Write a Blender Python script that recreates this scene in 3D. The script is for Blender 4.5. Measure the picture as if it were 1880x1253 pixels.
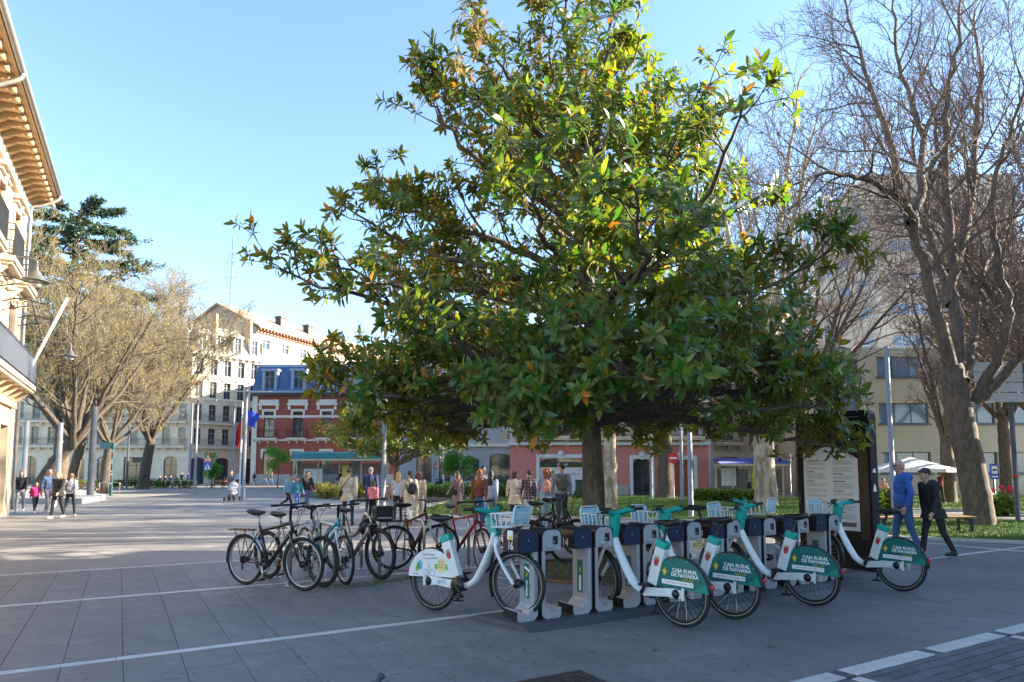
import bpy, math, random
import numpy as np
from mathutils import Vector, Matrix, Quaternion
for o in list(bpy.data.objects): bpy.data.objects.remove(o)
SC = bpy.context.scene
COL = SC.collection
random.seed(7); RNG = np.random.default_rng(11)
R = math.radians; PI = math.pi
# ------------------------------------------------------------------ camera
EYE = 1.54; PITCH = math.atan(102/1208.0); FPX = 1208.0
cam = bpy.data.objects.new('camera', bpy.data.cameras.new('camera')); COL.objects.link(cam)
cam.location = (0, 0, EYE); cam.rotation_euler = (PI/2 + PITCH, 0, 0)
cam.data.sensor_width = 36; cam.data.lens = 36*FPX/1880; cam.data.shift_y = 140.5/1880
cam.data.clip_end = 3000; cam.data.clip_start = 0.1
cam.data.dof.use_dof = True; cam.data.dof.focus_distance = 8.0; cam.data.dof.aperture_fstop = 5.0
SC.camera = cam
# ------------------------------------------------------------------ sky, sun, exposure
SUN_AZ, SUN_EL = R(9), R(24)                 # direction to the sun, from +x towards +y
w = bpy.data.worlds.new('World'); SC.world = w; w.use_nodes = True
nt = w.node_tree; sky = nt.nodes.new('ShaderNodeTexSky'); sky.sky_type = 'NISHITA'; sky.sun_disc = False
sky.sun_elevation = SUN_EL; sky.sun_rotation = PI/2 - SUN_AZ
sky.air_density = 1.1; sky.dust_density = 0.1; sky.ozone_density = 2.8
nt.nodes['Background'].inputs['Strength'].default_value = 0.088
nt.links.new(sky.outputs['Color'], nt.nodes['Background'].inputs['Color'])
sl = bpy.data.lights.new('sun', 'SUN'); sl.energy = 5.0; sl.angle = R(0.5); sl.color = (1, 0.88, 0.70)
sun = bpy.data.objects.new('sun', sl); COL.objects.link(sun)
SD = Vector((math.cos(SUN_AZ)*math.cos(SUN_EL), math.sin(SUN_AZ)*math.cos(SUN_EL), math.sin(SUN_EL)))
sun.rotation_euler = (-SD).to_track_quat('-Z', 'Y').to_euler()
SC.view_settings.view_transform = 'Standard'; SC.view_settings.look = 'None'
SC.view_settings.gamma = 1; SC.view_settings.use_curve_mapping = False
SC.view_settings.exposure = 2.4
# ------------------------------------------------------------------ placing: photo pixel -> point of the place
_c, _s = math.cos(PITCH), math.sin(PITCH)
def ray(px, py):
    u = (px-940)/FPX; v = (767-py)/FPX
    return (u, _c - v*_s, _s + v*_c)
def G(px, py, z=0.0):
    d = ray(px, py); t = (z-EYE)/d[2]; return Vector((d[0]*t, d[1]*t, z))
def D(px, py, depth):
    d = ray(px, py); t = depth/d[1]; return Vector((d[0]*t, depth, EYE + d[2]*t))
AX = Vector((-0.511, 0.860, 0)); BX = Vector((0.860, 0.511, 0))   # the two paving directions
def AB(a, b, z=0.0): return AX*a + BX*b + Vector((0, 0, z))
# ------------------------------------------------------------------ materials
MATS = {}
def mat(name, col, rough=0.6, var=0.12, scale=6.0, metal=0.0, bump=0.0, bscale=None, spec=0.5, coat=0.0, objvar=0.0, detail=4):
    if name in MATS: return MATS[name]
    m = bpy.data.materials.new(name); m.use_nodes = True; t = m.node_tree; b = t.nodes['Principled BSDF']
    b.inputs['Roughness'].default_value = rough; b.inputs['Metallic'].default_value = metal
    b.inputs['Specular IOR Level'].default_value = spec; b.inputs['Coat Weight'].default_value = coat
    tc = t.nodes.new('ShaderNodeTexCoord'); nz = t.nodes.new('ShaderNodeTexNoise')
    nz.inputs['Scale'].default_value = scale; nz.inputs['Detail'].default_value = detail; nz.inputs['Roughness'].default_value = 0.65
    t.links.new(tc.outputs['Object'], nz.inputs['Vector'])
    rp = t.nodes.new('ShaderNodeMapRange'); rp.inputs['From Min'].default_value = 0.25; rp.inputs['From Max'].default_value = 0.75
    rp.inputs['To Min'].default_value = 1-var; rp.inputs['To Max'].default_value = 1+var
    t.links.new(nz.outputs['Fac'], rp.inputs['Value'])
    mul = t.nodes.new('ShaderNodeMix'); mul.data_type = 'RGBA'; mul.blend_type = 'MULTIPLY'; mul.inputs[0].default_value = 1
    mul.inputs[6].default_value = (*col, 1)
    src = rp.outputs['Result']
    if objvar:
        oi = t.nodes.new('ShaderNodeObjectInfo'); r2 = t.nodes.new('ShaderNodeMapRange')
        r2.inputs['To Min'].default_value = 1-objvar; r2.inputs['To Max'].default_value = 1+objvar
        t.links.new(oi.outputs['Random'], r2.inputs['Value'])
        mm = t.nodes.new('ShaderNodeMath'); mm.operation = 'MULTIPLY'
        t.links.new(src, mm.inputs[0]); t.links.new(r2.outputs['Result'], mm.inputs[1]); src = mm.outputs[0]
    t.links.new(src, mul.inputs[7]); t.links.new(mul.outputs[2], b.inputs['Base Color'])
    if bump:
        nb = t.nodes.new('ShaderNodeTexNoise'); nb.inputs['Scale'].default_value = bscale or scale*4; nb.inputs['Detail'].default_value = 5
        t.links.new(tc.outputs['Object'], nb.inputs['Vector'])
        bp = t.nodes.new('ShaderNodeBump'); bp.inputs['Strength'].default_value = bump; bp.inputs['Distance'].default_value = 0.02
        t.links.new(nb.outputs['Fac'], bp.inputs['Height']); t.links.new(bp.outputs['Normal'], b.inputs['Normal'])
    MATS[name] = m; return m
def glass_mat(name, col, rough=0.08):
    if name in MATS: return MATS[name]
    m = mat(name, col, rough, 0.25, 0.6, spec=0.9); return m
def bsdf(m): return m.node_tree.nodes['Principled BSDF']
# ------------------------------------------------------------------ mesh building
class MB:
    def __init__(s): s.v = []; s.f = []; s.m = []; s.n = 0; s.mi = 0; s.sm = []; s.smooth = False
    def add(s, vs, fs):
        b = s.n; s.v.extend([tuple(p) for p in vs]); s.n += len(vs)
        for f in fs: s.f.append(tuple(i+b for i in f)); s.m.append(s.mi); s.sm.append(s.smooth)
        return s
    def box(s, c, d, rot=None):
        x, y, z = d[0]/2, d[1]/2, d[2]/2
        vs = [Vector(p) for p in ((-x,-y,-z),(x,-y,-z),(x,y,-z),(-x,y,-z),(-x,-y,z),(x,-y,z),(x,y,z),(-x,y,z))]
        if rot is not None: vs = [rot @ p for p in vs]
        c = Vector(c)
        return s.add([p+c for p in vs], [(0,3,2,1),(4,5,6,7),(0,1,5,4),(1,2,6,5),(2,3,7,6),(3,0,4,7)])
    def b2(s, lo, hi): return s.box([(a+b)/2 for a, b in zip(lo, hi)], [b-a for a, b in zip(lo, hi)])
    def prism(s, poly, ax, lo, hi):
        """poly: 2D points in the plane of the other two axes, extruded along ax"""
        def P(p, h):
            q = list(p); q.insert(ax, h); return q
        n = len(poly); area = sum(poly[i][0]*poly[(i+1) % n][1]-poly[(i+1) % n][0]*poly[i][1] for i in range(n))
        if (area < 0) != (ax == 1): poly = poly[::-1]
        vs = [P(p, lo) for p in poly]+[P(p, hi) for p in poly]
        fs = [tuple(range(n-1, -1, -1)), tuple(range(n, 2*n))]
        fs += [(i, (i+1) % n, n+(i+1) % n, n+i) for i in range(n)]
        return s.add(vs, fs)
    def tube(s, path, rad, n=8, flat=1.0, caps=True, up=(0, 0, 1)):
        path = [Vector(p) for p in path]; k = len(path)
        if not hasattr(rad, '__len__'): rad = [rad]*k
        vs = []; fs = []; prev = None
        for i, p in enumerate(path):
            t = (path[min(i+1, k-1)]-path[max(i-1, 0)]).normalized()
            if prev is None:
                u = Vector(up)
                if abs(t.dot(u)) > 0.95: u = Vector((1, 0, 0)) if abs(t.x) < 0.9 else Vector((0, 1, 0))
                a = t.cross(u).normalized()
            else: a = (prev - t*prev.dot(t)).normalized()
            prev = a; b = t.cross(a)
            for j in range(n):
                an = 2*PI*j/n; vs.append(p + a*(rad[i]*flat*math.cos(an)) + b*(rad[i]*math.sin(an)))
        for i in range(k-1):
            for j in range(n):
                fs.append((i*n+j, i*n+(j+1) % n, (i+1)*n+(j+1) % n, (i+1)*n+j))
        if caps: fs += [tuple(range(n-1, -1, -1)), tuple(range((k-1)*n, k*n))]
        return s.add(vs, fs)
    def torus(s, c, R0, r, n=28, k=8, ax=1, a0=0, a1=2*PI, rx=None):
        c = Vector(c); full = abs(a1-a0-2*PI) < 1e-6; m = n if full else n+1; rx = rx or r
        vs = []
        for i in range(m):
            a = a0+(a1-a0)*i/n
            for j in range(k):
                b = 2*PI*j/k; q = R0+r*math.cos(b); h = rx*math.sin(b)
                p = [q*math.cos(a), q*math.sin(a)]; p.insert(ax, h); vs.append(c+Vector(p))
        fs = []
        for i in range(n if full else n):
            i2 = (i+1) % m
            for j in range(k): fs.append((i*k+j, i2*k+j, i2*k+(j+1) % k, i*k+(j+1) % k))
        if ax == 1: fs = [f[::-1] for f in fs]
        fs = [f[::-1] for f in fs]
        return s.add(vs, fs)
    def ell(s, c, d, n=12, k=8, rot=None):
        c = Vector(c); vs = []
        for i in range(k+1):
            th = PI*i/k
            for j in range(n):
                ph = 2*PI*j/n
                p = Vector((d[0]*math.sin(th)*math.cos(ph), d[1]*math.sin(th)*math.sin(ph), d[2]*math.cos(th)))
                if rot is not None: p = rot @ p
                vs.append(c+p)
        fs = []
        for i in range(k):
            for j in range(n):
                a, b, cc, dd = i*n+j, (i+1)*n+j, (i+1)*n+(j+1) % n, i*n+(j+1) % n
                if i == 0: fs.append((a, b, cc))
                elif i == k-1: fs.append((a, b, dd))
                else: fs.append((a, b, cc, dd))
        return s.add(vs, fs)
    def lathe(s, prof, c=(0, 0, 0), n=16):
        c = Vector(c); k = len(prof)
        vs = [c+Vector((r*math.cos(2*PI*j/n), r*math.sin(2*PI*j/n), z)) for r, z in prof for j in range(n)]
        fs = [(i*n+j, i*n+(j+1) % n, (i+1)*n+(j+1) % n, (i+1)*n+j) for i in range(k-1) for j in range(n)]
        fs += [tuple(range(n-1, -1, -1)), tuple(range((k-1)*n, k*n))]
        return s.add(vs, fs)
    def mesh(s, name, mats):
        me = bpy.data.meshes.new(name); me.from_pydata(s.v, [], s.f)
        for m in (mats if isinstance(mats, (list, tuple)) else [mats]): me.materials.append(m)
        me.polygons.foreach_set('material_index', s.m); me.polygons.foreach_set('use_smooth', s.sm)
        me.update(); return me
    def build(s, name, mats, parent=None, loc=None, rot=None):
        return link(name, s.mesh(name, mats), parent, loc, rot)
def link(name, me, parent=None, loc=None, rot=None):
    o = bpy.data.objects.new(name, me); COL.objects.link(o)
    if parent is not None: o.parent = parent
    if loc is not None: o.location = loc
    if rot is not None: o.rotation_euler = rot
    return o
def npmesh(name, V, F, mats, mi=None, smooth=False, attr=None):
    """fast mesh from numpy arrays; F has one polygon size"""
    me = bpy.data.meshes.new(name); V = np.asarray(V, np.float32); F = np.asarray(F, np.int32); k = F.shape[1]
    me.vertices.add(len(V)); me.vertices.foreach_set('co', V.ravel())
    me.loops.add(F.size); me.loops.foreach_set('vertex_index', F.ravel())
    me.polygons.add(len(F)); me.polygons.foreach_set('loop_start', np.arange(0, F.size, k, dtype=np.int32))
    me.polygons.foreach_set('loop_total', np.full(len(F), k, np.int32))
    for m in (mats if isinstance(mats, (list, tuple)) else [mats]): me.materials.append(m)
    if mi is not None: me.polygons.foreach_set('material_index', np.asarray(mi, np.int32))
    if smooth: me.polygons.foreach_set('use_smooth', np.ones(len(F), bool))
    if attr is not None:
        at = me.attributes.new('rnd', 'FLOAT', 'POINT'); at.data.foreach_set('value', np.asarray(attr, np.float32))
    me.update(); me.validate(); return me
def tag(o, label=None, cat=None, group=None, kind=None):
    if label: o['label'] = label
    if cat: o['category'] = cat
    if group: o['group'] = group
    if kind: o['kind'] = kind
    return o
def thing(name, label, cat, loc=(0, 0, 0), rz=0.0, group=None):
    o = bpy.data.objects.new(name, None); COL.objects.link(o); o.location = loc; o.rotation_euler = (0, 0, rz)
    o.empty_display_size = 0.2
    return tag(o, label, cat, group)
def copy_tree(o, parent=None):
    c = o.copy(); COL.objects.link(c); c.parent = parent
    for ch in list(o.children): copy_tree(ch, c)
    return c
_txt = {}
def text_mesh(s, size, m, ext=0.0008, align='CENTER', bold=0.0):
    key = (s, size, m.name, align, bold)
    if key in _txt: return _txt[key]
    cu = bpy.data.curves.new('lettering', 'FONT'); cu.body = s; cu.size = size; cu.extrude = ext; cu.align_x = align
    cu.offset = bold; cu.resolution_u = 2
    ob = bpy.data.objects.new('lettering', cu); COL.objects.link(ob); bpy.context.view_layer.update()
    me = bpy.data.meshes.new_from_object(ob.evaluated_get(bpy.context.evaluated_depsgraph_get()))
    bpy.data.objects.remove(ob); bpy.data.curves.remove(cu); me.materials.clear(); me.materials.append(m); me.name = 'lettering'
    _txt[key] = me; return me
def smoothpath(pts, n=6):
    """Catmull-Rom through pts"""
    P = [Vector(p) for p in pts]; out = []
    for i in range(len(P)-1):
        p0, p1, p2, p3 = P[max(i-1, 0)], P[i], P[i+1], P[min(i+2, len(P)-1)]
        for k in range(n):
            t = k/n
            out.append(0.5*((2*p1)+(p2-p0)*t+(2*p0-5*p1+4*p2-p3)*t*t+(3*p1-p0-3*p2+p3)*t**3))
    out.append(P[-1]); return out
def bevel(o, wd=0.005, seg=2):
    b = o.modifiers.new('bevel', 'BEVEL'); b.width = wd; b.segments = seg; b.limit_method = 'ANGLE'; b.angle_limit = R(40)
    return o
# ================================================================== ground
ANG = math.atan2(0.511, 0.860)
def paving_mat():
    m = mat('paving', (0.235, 0.222, 0.207), 0.6, 0.2, 0.5, bump=0.12, bscale=60); t = m.node_tree
    tc = [n for n in t.nodes if n.type == 'TEX_COORD'][0]
    mp = t.nodes.new('ShaderNodeMapping'); mp.inputs['Rotation'].default_value = (0, 0, -ANG+PI/2)
    br = t.nodes.new('ShaderNodeTexBrick'); br.inputs['Scale'].default_value = 1.0
    br.inputs['Brick Width'].default_value = 0.8; br.inputs['Row Height'].default_value = 0.4
    br.inputs['Mortar Size'].default_value = 0.004; br.inputs['Mortar Smooth'].default_value = 0.2
    br.inputs['Color1'].default_value = (1, 1, 1, 1); br.inputs['Color2'].default_value = (0.84, 0.84, 0.85, 1); br.inputs['Mortar'].default_value = (0.72, 0.72, 0.72, 1)
    t.links.new(tc.outputs['Object'], mp.inputs['Vector']); t.links.new(mp.outputs['Vector'], br.inputs['Vector'])
    mul = [n for n in t.nodes if n.type == 'MIX'][0]
    m2 = t.nodes.new('ShaderNodeMix'); m2.data_type = 'RGBA'; m2.blend_type = 'MULTIPLY'; m2.inputs[0].default_value = 1
    t.links.new(mul.outputs[2], m2.inputs[6]); t.links.new(br.outputs['Color'], m2.inputs[7])
    t.links.new(m2.outputs[2], bsdf(m).inputs['Base Color']); return m
def slab_mat():
    """stone slab: cool grey, worn, with pale scuffs and dark gum spots of their own shape"""
    m = mat('slab_stone', (0.162, 0.156, 0.153), 0.55, 0.2, 2.2, bump=0.22, bscale=70, objvar=0.055); t = m.node_tree
    tc = [n for n in t.nodes if n.type == 'TEX_COORD'][0]; geo = t.nodes.new('ShaderNodeNewGeometry')
    mul = [n for n in t.nodes if n.type == 'MIX'][0]; last = mul.outputs[2]
    for sc, lo, hi, colr, st in ((3.2, 0.58, 0.72, (0.30, 0.29, 0.28), 0.4), (13.0, 0.64, 0.66, (0.05, 0.05, 0.05), 0.75), (26.0, 0.665, 0.69, (0.34, 0.33, 0.32), 0.5), (0.5, 0.48, 0.72, (0.105, 0.103, 0.105), 0.7), (30.0, 0.70, 0.76, (0.36, 0.35, 0.34), 0.4)):
        n = t.nodes.new('ShaderNodeTexNoise'); n.inputs['Scale'].default_value = sc; n.inputs['Detail'].default_value = 6
        t.links.new(geo.outputs['Position'], n.inputs['Vector'])
        r = t.nodes.new('ShaderNodeMapRange'); r.inputs['From Min'].default_value = lo; r.inputs['From Max'].default_value = hi; r.inputs['To Max'].default_value = st
        t.links.new(n.outputs['Fac'], r.inputs['Value'])
        mx = t.nodes.new('ShaderNodeMix'); mx.data_type = 'RGBA'; mx.inputs[7].default_value = (*colr, 1)
        t.links.new(r.outputs['Result'], mx.inputs[0]); t.links.new(last, mx.inputs[6]); last = mx.outputs[2]
    t.links.new(last, bsdf(m).inputs['Base Color']); return m
PAV = paving_mat(); SLAB = slab_mat()
MORT = mat('joint_sand', (0.135, 0.128, 0.122), 0.9, 0.3, 30)
WSTONE = mat('pale_strip_stone', (0.50, 0.49, 0.47), 0.55, 0.22, 4, objvar=0.1, bump=0.1, bscale=60)
SETT = mat('dark_sett_stone', (0.09, 0.095, 0.11), 0.5, 0.2, 9, objvar=0.25, bump=0.2, bscale=40)
g = MB(); g.add([(-900, -300, 0), (900, -300, 0), (900, 1500, 0), (-900, 1500, 0)], [(0, 1, 2, 3)])
ground = tag(g.build('ground', PAV), kind='structure')
def quad_ab(mb, a0, a1, b0, b1, z):
    mb.add([AB(a0, b0, z), AB(a0, b1, z), AB(a1, b1, z), AB(a1, b0, z)], [(0, 1, 2, 3)])
bed = MB(); quad_ab(bed, -3, 12.6, -9, 22, 0.003)
bed.build('joint_bed', MORT, ground)
ZP = 0.010                                     # walking level of the built slabs
def chamfer_slab(la, lb, h=0.007, c=0.0012):
    mb = MB(); a, b = la/2, lb/2
    def P(x, y, z): return AX*x + BX*y + Vector((0, 0, z))
    lo = [P(-a, -b, -h), P(-a, b, -h), P(a, b, -h), P(a, -b, -h)]
    hi = [P(-a+c, -b+c, 0), P(-a+c, b-c, 0), P(a-c, b-c, 0), P(a-c, -b+c, 0)]
    mb.add(lo+hi, [(4, 5, 6, 7), (0, 1, 5, 4), (1, 2, 6, 5), (2, 3, 7, 6), (3, 0, 4, 7)])
    return mb
_slabs = {}
def slab(name, a, b, la, lb, m, z=ZP, parent=ground):
    key = (name, round(la, 2), round(lb, 2))
    if key not in _slabs: _slabs[key] = chamfer_slab(key[1]-0.0035, key[2]-0.0035).mesh(name, m)
    o = link(name, _slabs[key], parent, AB(a, b, z+random.uniform(-0.0012, 0.0012)))
    return o
def proj(p):
    x, y, z = p[0], p[1], p[2]-EYE; Y = -_s*y+_c*z; Z = _c*y+_s*z
    return (940+FPX*x/Z, 767-FPX*Y/Z) if Z > 0.05 else (1e9, 1e9)
STRIPS = [3.18, 6.48, 9.67, 12.55]
cand = []
for lo, hi in ((-1.2, 3.12), (3.24, 6.42), (6.54, 9.61), (9.73, 12.49)):
    for r in range(-22, 46):
        b = 0.09+0.42*(r+0.5)
        if lo < 3 and b > 3.0: continue                       # setts there
        a = lo
        while a < hi-0.02:
            L = random.choice((0.6, 0.8, 0.8, 1.0))
            if hi-(a+L) < 0.35: L = hi-a
            p = AB(a+L/2, b); q = proj(p)
            cand.append((a+L/2, b, L, 0.42, q, p.length)); a += L
vis = [c for c in cand if -80 < c[4][0] < 1960 and c[4][1] < 1300]
vis.sort(key=lambda c: c[5]); near = vis[:300]; rest = vis[300:]
for a, b, L, wd, q, d in near: slab('paving_slab', a, b, round(L, 2), wd, SLAB)
mb = MB()
for a, b, L, wd, q, d in rest+[c for c in cand if not (-80 < c[4][0] < 1960 and c[4][1] < 1300)]:
    A, B = L/2-0.0018, wd/2-0.0018; z = ZP+random.uniform(-0.001, 0.001)
    mb.add([AB(a-A, b-B, z), AB(a-A, b+B, z), AB(a+A, b+B, z), AB(a+A, b-B, z)], [(0, 1, 2, 3)])
tag(mb.build('far_paving_slabs', SLAB, ground), kind='stuff')
for i, sa in enumerate(STRIPS):
    b = -8.5 if i else 2.37
    while b < 21.5:
        L = 1.22; c = AB(sa, b+L/2); q = proj(c)
        if i == 0:
            L = 1.245; c = AB(sa, b+L/2)
            slab('pale_strip', sa-0.025, b+L/2-0.06, 0.16, L-0.13, WSTONE, z=ZP+0.006); slab('dark_strip', sa-0.025, b+L-0.06, 0.16, 0.12, SETT, z=ZP+0.006)
        elif c.y > 2: slab('pale_strip', sa, b+L/2, 0.11, L, WSTONE)
        b += L
a = 3.3
while a < 9.5: slab('pale_strip', a+0.6, 15.3, 1.2, 0.11, WSTONE, z=ZP+0.004); a += 1.2
for sb in (4.81, 7.3):                                       # cross strips in the setts
    a = 3.05
    while a > 0.2: slab('pale_strip', a-0.3, sb, 0.6, 0.10, WSTONE, z=ZP+0.003); a -= 0.6
setts = []
for r in range(0, 60):
    a = 3.10-0.105*(r+0.5); b = 3.0+(0.11 if r % 2 else 0)
    while b < 12:
        p = AB(a, b+0.105)
        if abs(b+0.105-4.81) > 0.16 and abs(b+0.105-7.3) > 0.16: setts.append((p.length, a, b+0.105, proj(p)))
        b += 0.212
sv = sorted([s for s in setts if -20 < s[3][0] < 1920 and s[3][1] < 1275])
for d, a, b, q in sv[:300]: slab('sett', a, b, 0.105, 0.212, SETT, z=ZP+random.uniform(-0.002, 0.002))
mb = MB()
for d, a, b, q in sv[300:]+[s for s in setts if not (-20 < s[3][0] < 1920 and s[3][1] < 1275)]:
    mb.add([AB(a-0.049, b-0.102, ZP), AB(a-0.049, b+0.102, ZP), AB(a+0.049, b+0.102, ZP), AB(a+0.049, b-0.102, ZP)], [(0, 1, 2, 3)])
tag(mb.build('far_setts', SETT, ground), kind='stuff')
# manhole cover, bottom edge of the picture
mc = thing('manhole_cover', 'dark rusty square manhole cover at the bottom edge', 'manhole cover', (0.36, 4.62, ZP+0.004), ANG)
IRON = mat('rusty_iron', (0.07, 0.058, 0.052), 0.6, 0.5, 14, metal=0.5, bump=0.5, bscale=60)
MB().b2((-0.42, -0.42, -0.004), (0.42, 0.42, 0.003)).build('cover_plate', IRON, mc)
k = MB()
for i in range(14):
    for j in range(14):
        if (i+j) % 2: k.b2((-0.39+i*0.056, -0.39+j*0.056, 0.0031), (-0.39+i*0.056+0.046, -0.39+j*0.056+0.02, 0.008))
        else: k.b2((-0.39+i*0.056+0.012, -0.39+j*0.056, 0.0031), (-0.39+i*0.056+0.032, -0.39+j*0.056+0.046, 0.008))
k.build('tread_pattern', IRON, mc)
f = MB()
for s in (-1, 1): f.b2((-0.47, s*0.445-0.02, -0.003), (0.47, s*0.445+0.02, 0.005)); f.b2((s*0.445-0.02, -0.4249, -0.003), (s*0.445+0.02, 0.4249, 0.005))
f.build('frame', IRON, mc)
# ------------------------------------------------------------------ lawns, kerbs, beds
def grass_mat(name, c1, c2):
    m = mat(name, c1, 0.75, 0.3, 3.0); t = m.node_tree; mul = [n for n in t.nodes if n.type == 'MIX'][0]
    at = t.nodes.new('ShaderNodeAttribute'); at.attribute_name = 'rnd'
    mx = t.nodes.new('ShaderNodeMix'); mx.data_type = 'RGBA'; mx.inputs[6].default_value = (*c1, 1); mx.inputs[7].default_value = (*c2, 1)
    t.links.new(at.outputs['Fac'], mx.inputs[0]); t.links.new(mx.outputs[2], mul.inputs[6]); return m
GRASS = grass_mat('grass_blade', (0.065, 0.13, 0.018), (0.14, 0.21, 0.03)); SOIL = mat('soil', (0.085, 0.062, 0.042), 0.95, 0.35, 5, bump=0.5, bscale=30)
TURF = mat('turf_base', (0.06, 0.11, 0.018), 0.9, 0.3, 2.5, bump=0.5, bscale=50)
def inside(P, poly):
    x, y = P[:, 0], P[:, 1]; r = np.zeros(len(P), bool); n = len(poly)
    for i in range(n):
        x0, y0 = poly[i]; x1, y1 = poly[(i+1) % n]
        c = ((y0 > y) != (y1 > y)) & (x < (x1-x0)*(y-y0)/((y1-y0)+1e-12)+x0); r ^= c
    return r
def scatter(poly, n):
    P = np.array(poly); lo, hi = P.min(0), P.max(0); out = np.zeros((0, 2))
    while len(out) < n:
        q = RNG.uniform(lo, hi, (n*2, 2)); out = np.vstack([out, q[inside(q, poly)]])
    return out[:n]
def blades(pts, z0, h, wd, name, m, lean=0.5):
    n = len(pts); an = RNG.uniform(0, 2*PI, n); hh = h*RNG.uniform(0.5, 1.2, n); d = np.stack([np.cos(an), np.sin(an)], 1)
    V = np.zeros((n, 3, 3)); V[:, 0, :2] = pts-d*wd/2; V[:, 1, :2] = pts+d*wd/2
    l = RNG.normal(0, lean, (n, 2)); V[:, 2, :2] = pts+l*hh[:, None]; V[:, :, 2] = z0; V[:, 2, 2] += hh
    r = np.repeat(RNG.uniform(0, 1, n), 3)
    return npmesh(name, V.reshape(-1, 3), np.arange(3*n).reshape(-1, 3), m, attr=r)
STONEK = mat('kerb_stone', (0.36, 0.35, 0.33), 0.7, 0.15, 4, bump=0.2)
def lawn(name, pix, nb, z=0.05, h=0.07, wd=0.02):
    poly = [tuple(G(*p)[:2]) for p in pix]
    mb = MB(); mb.prism(poly, 2, -0.02, z); lw = tag(mb.build(name, TURF), kind='structure')
    tag(link('grass_blades', blades(scatter(poly, nb), z, h, wd, 'grass_blades', GRASS), lw), kind='stuff')
    kb = MB(); n = len(poly)
    for i in range(n):
        p, q = Vector(poly[i]), Vector(poly[(i+1) % n]); L = (q-p).length; m = max(1, int(L/1.0)); an = math.atan2((q-p).y, (q-p).x)
        for j in range(m):
            c = p+(q-p)*((j+0.5)/m); kb.box((c.x, c.y, 0.03), (L/m-0.01, 0.12, 0.10), Matrix.Rotation(an, 3, 'Z'))
    kb.build('kerb', STONEK, lw); return lw
lawn('lawn', [(742, 949), (1000, 952), (1330, 960), (1476, 962), (1490, 916), (1250, 909), (1000, 914), (832, 919)], 90000)
lawn('lawn', [(1560, 988), (1640, 990), (1890, 1000), (2050, 1004), (2050, 966), (1890, 960), (1700, 952), (1560, 950)], 45000)
lawn('lawn', [(1600, 936), (1760, 939), (1990, 950), (1990, 914), (1740, 907), (1600, 907)], 45000)
lawn('lawn', [(120, 903), (0, 912), (-60, 906), (40, 897)], 4000)
# road beyond the lawns, with kerb line
ASPH = mat('asphalt', (0.075, 0.075, 0.08), 0.85, 0.2, 3, bump=0.3, bscale=50)
rd = MB(); P = [G(1500, 949), G(2300, 972), G(2300, 953), G(1500, 938)]
rd.add([(p.x, p.y, 0.006) for p in P], [(0, 1, 2, 3)]); tag(rd.build('road', ASPH), kind='structure')
rd = MB(); P = [G(760, 906.5), G(1480, 904), G(1480, 897), G(760, 900)]
rd.add([(p.x, p.y, 0.006) for p in P], [(0, 1, 2, 3)]); tag(rd.build('road', ASPH), kind='structure')
# gravel bed with border stones in front of the shelter
bd = MB(); P = [G(705, 924), G(860, 921), G(850, 909), G(560, 905), G(545, 912)]
bd.prism([tuple(p[:2]) for p in P], 2, -0.02, 0.10); tag(bd.build('planting_bed', SOIL), kind='structure')
bd = MB(); P = [G(0, 925), G(150, 926), G(193, 918), G(150, 906), G(0, 905)]
bd.prism([tuple(p[:2]) for p in P], 2, -0.02, 0.28); tag(bd.build('planting_bed', STONEK), kind='structure')
# tree pit of the magnolia
TREE = Vector((1.28, 10.48, 0))
tp = MB(); tp.smooth = True
tp.lathe([(1.25, 0.0), (1.25, 0.016), (0.2, 0.05), (0.0, 0.05)], TREE, 40); pit = tag(tp.build('tree_pit', SOIL), kind='structure')
rg = MB(); rg.torus(TREE+Vector((0, 0, 0.02)), 1.27, 0.02, 60, 6, ax=2, rx=0.035); rg.build('steel_edge', mat('rust_steel', (0.16, 0.075, 0.035), 0.8, 0.4, 12), pit)
pts = TREE.xy; q = RNG.normal(0, 0.6, (1500, 2)); q = q[(q**2).sum(1) < 1.4]
tag(link('weeds', blades(q+np.array(TREE.xy), 0.03, 0.06, 0.012, 'weeds', GRASS), pit), kind='stuff')
# tufts of weeds growing in the joints under the bicycle racks
tw = []
for cx, cy, n in ((600, 1078, 60), (640, 1075, 70), (668, 1078, 90), (690, 1072, 80), (730, 1068, 90), (575, 1062, 40), (760, 1062, 50), (1005, 1063, 60)):
    c = np.array(G(cx, cy)[:2]); d = np.array(BX[:2]); tw.append(c+RNG.normal(0, 0.16, (n, 1))*d+RNG.normal(0, 0.025, (n, 2)))
tag(link('joint_weeds', blades(np.vstack(tw), ZP, 0.035, 0.012, 'joint_weeds', GRASS, 0.9)), 'thin green weeds growing in the paving joints below the parked bicycles', 'weeds', kind='stuff')
# a few dry leaves and seed cones lying about
lp = [np.array(G(px, py)[:2]) for px, py in ((485, 1086), (648, 1080), (1225, 1190), (1080, 1213), (420, 1140), (905, 1100), (1010, 1100), (1330, 1165), (760, 1180), (1450, 1190), (1600, 1130), (250, 1150), (560, 1200), (1180, 1090), (700, 1100), (880, 1140))]
V, F = [], []
for i, q in enumerate(lp):
    for k in range(random.choice((1, 1, 2))):
        a = random.uniform(0, 6.28); L = random.uniform(0.04, 0.11); w_ = L*0.35; c, s = math.cos(a), math.sin(a); b = len(V); q2 = q+np.array([random.uniform(-.2, .2), random.uniform(-.2, .2)])
        for x, y, z in ((-L/2, 0, 0.004), (0, -w_/2, 0.012), (L/2, 0, 0.02), (0, w_/2, 0.014)): V.append((q2[0]+c*x-s*y, q2[1]+s*x+c*y, ZP+z))
        F.append((b, b+1, b+2, b+3))
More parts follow.
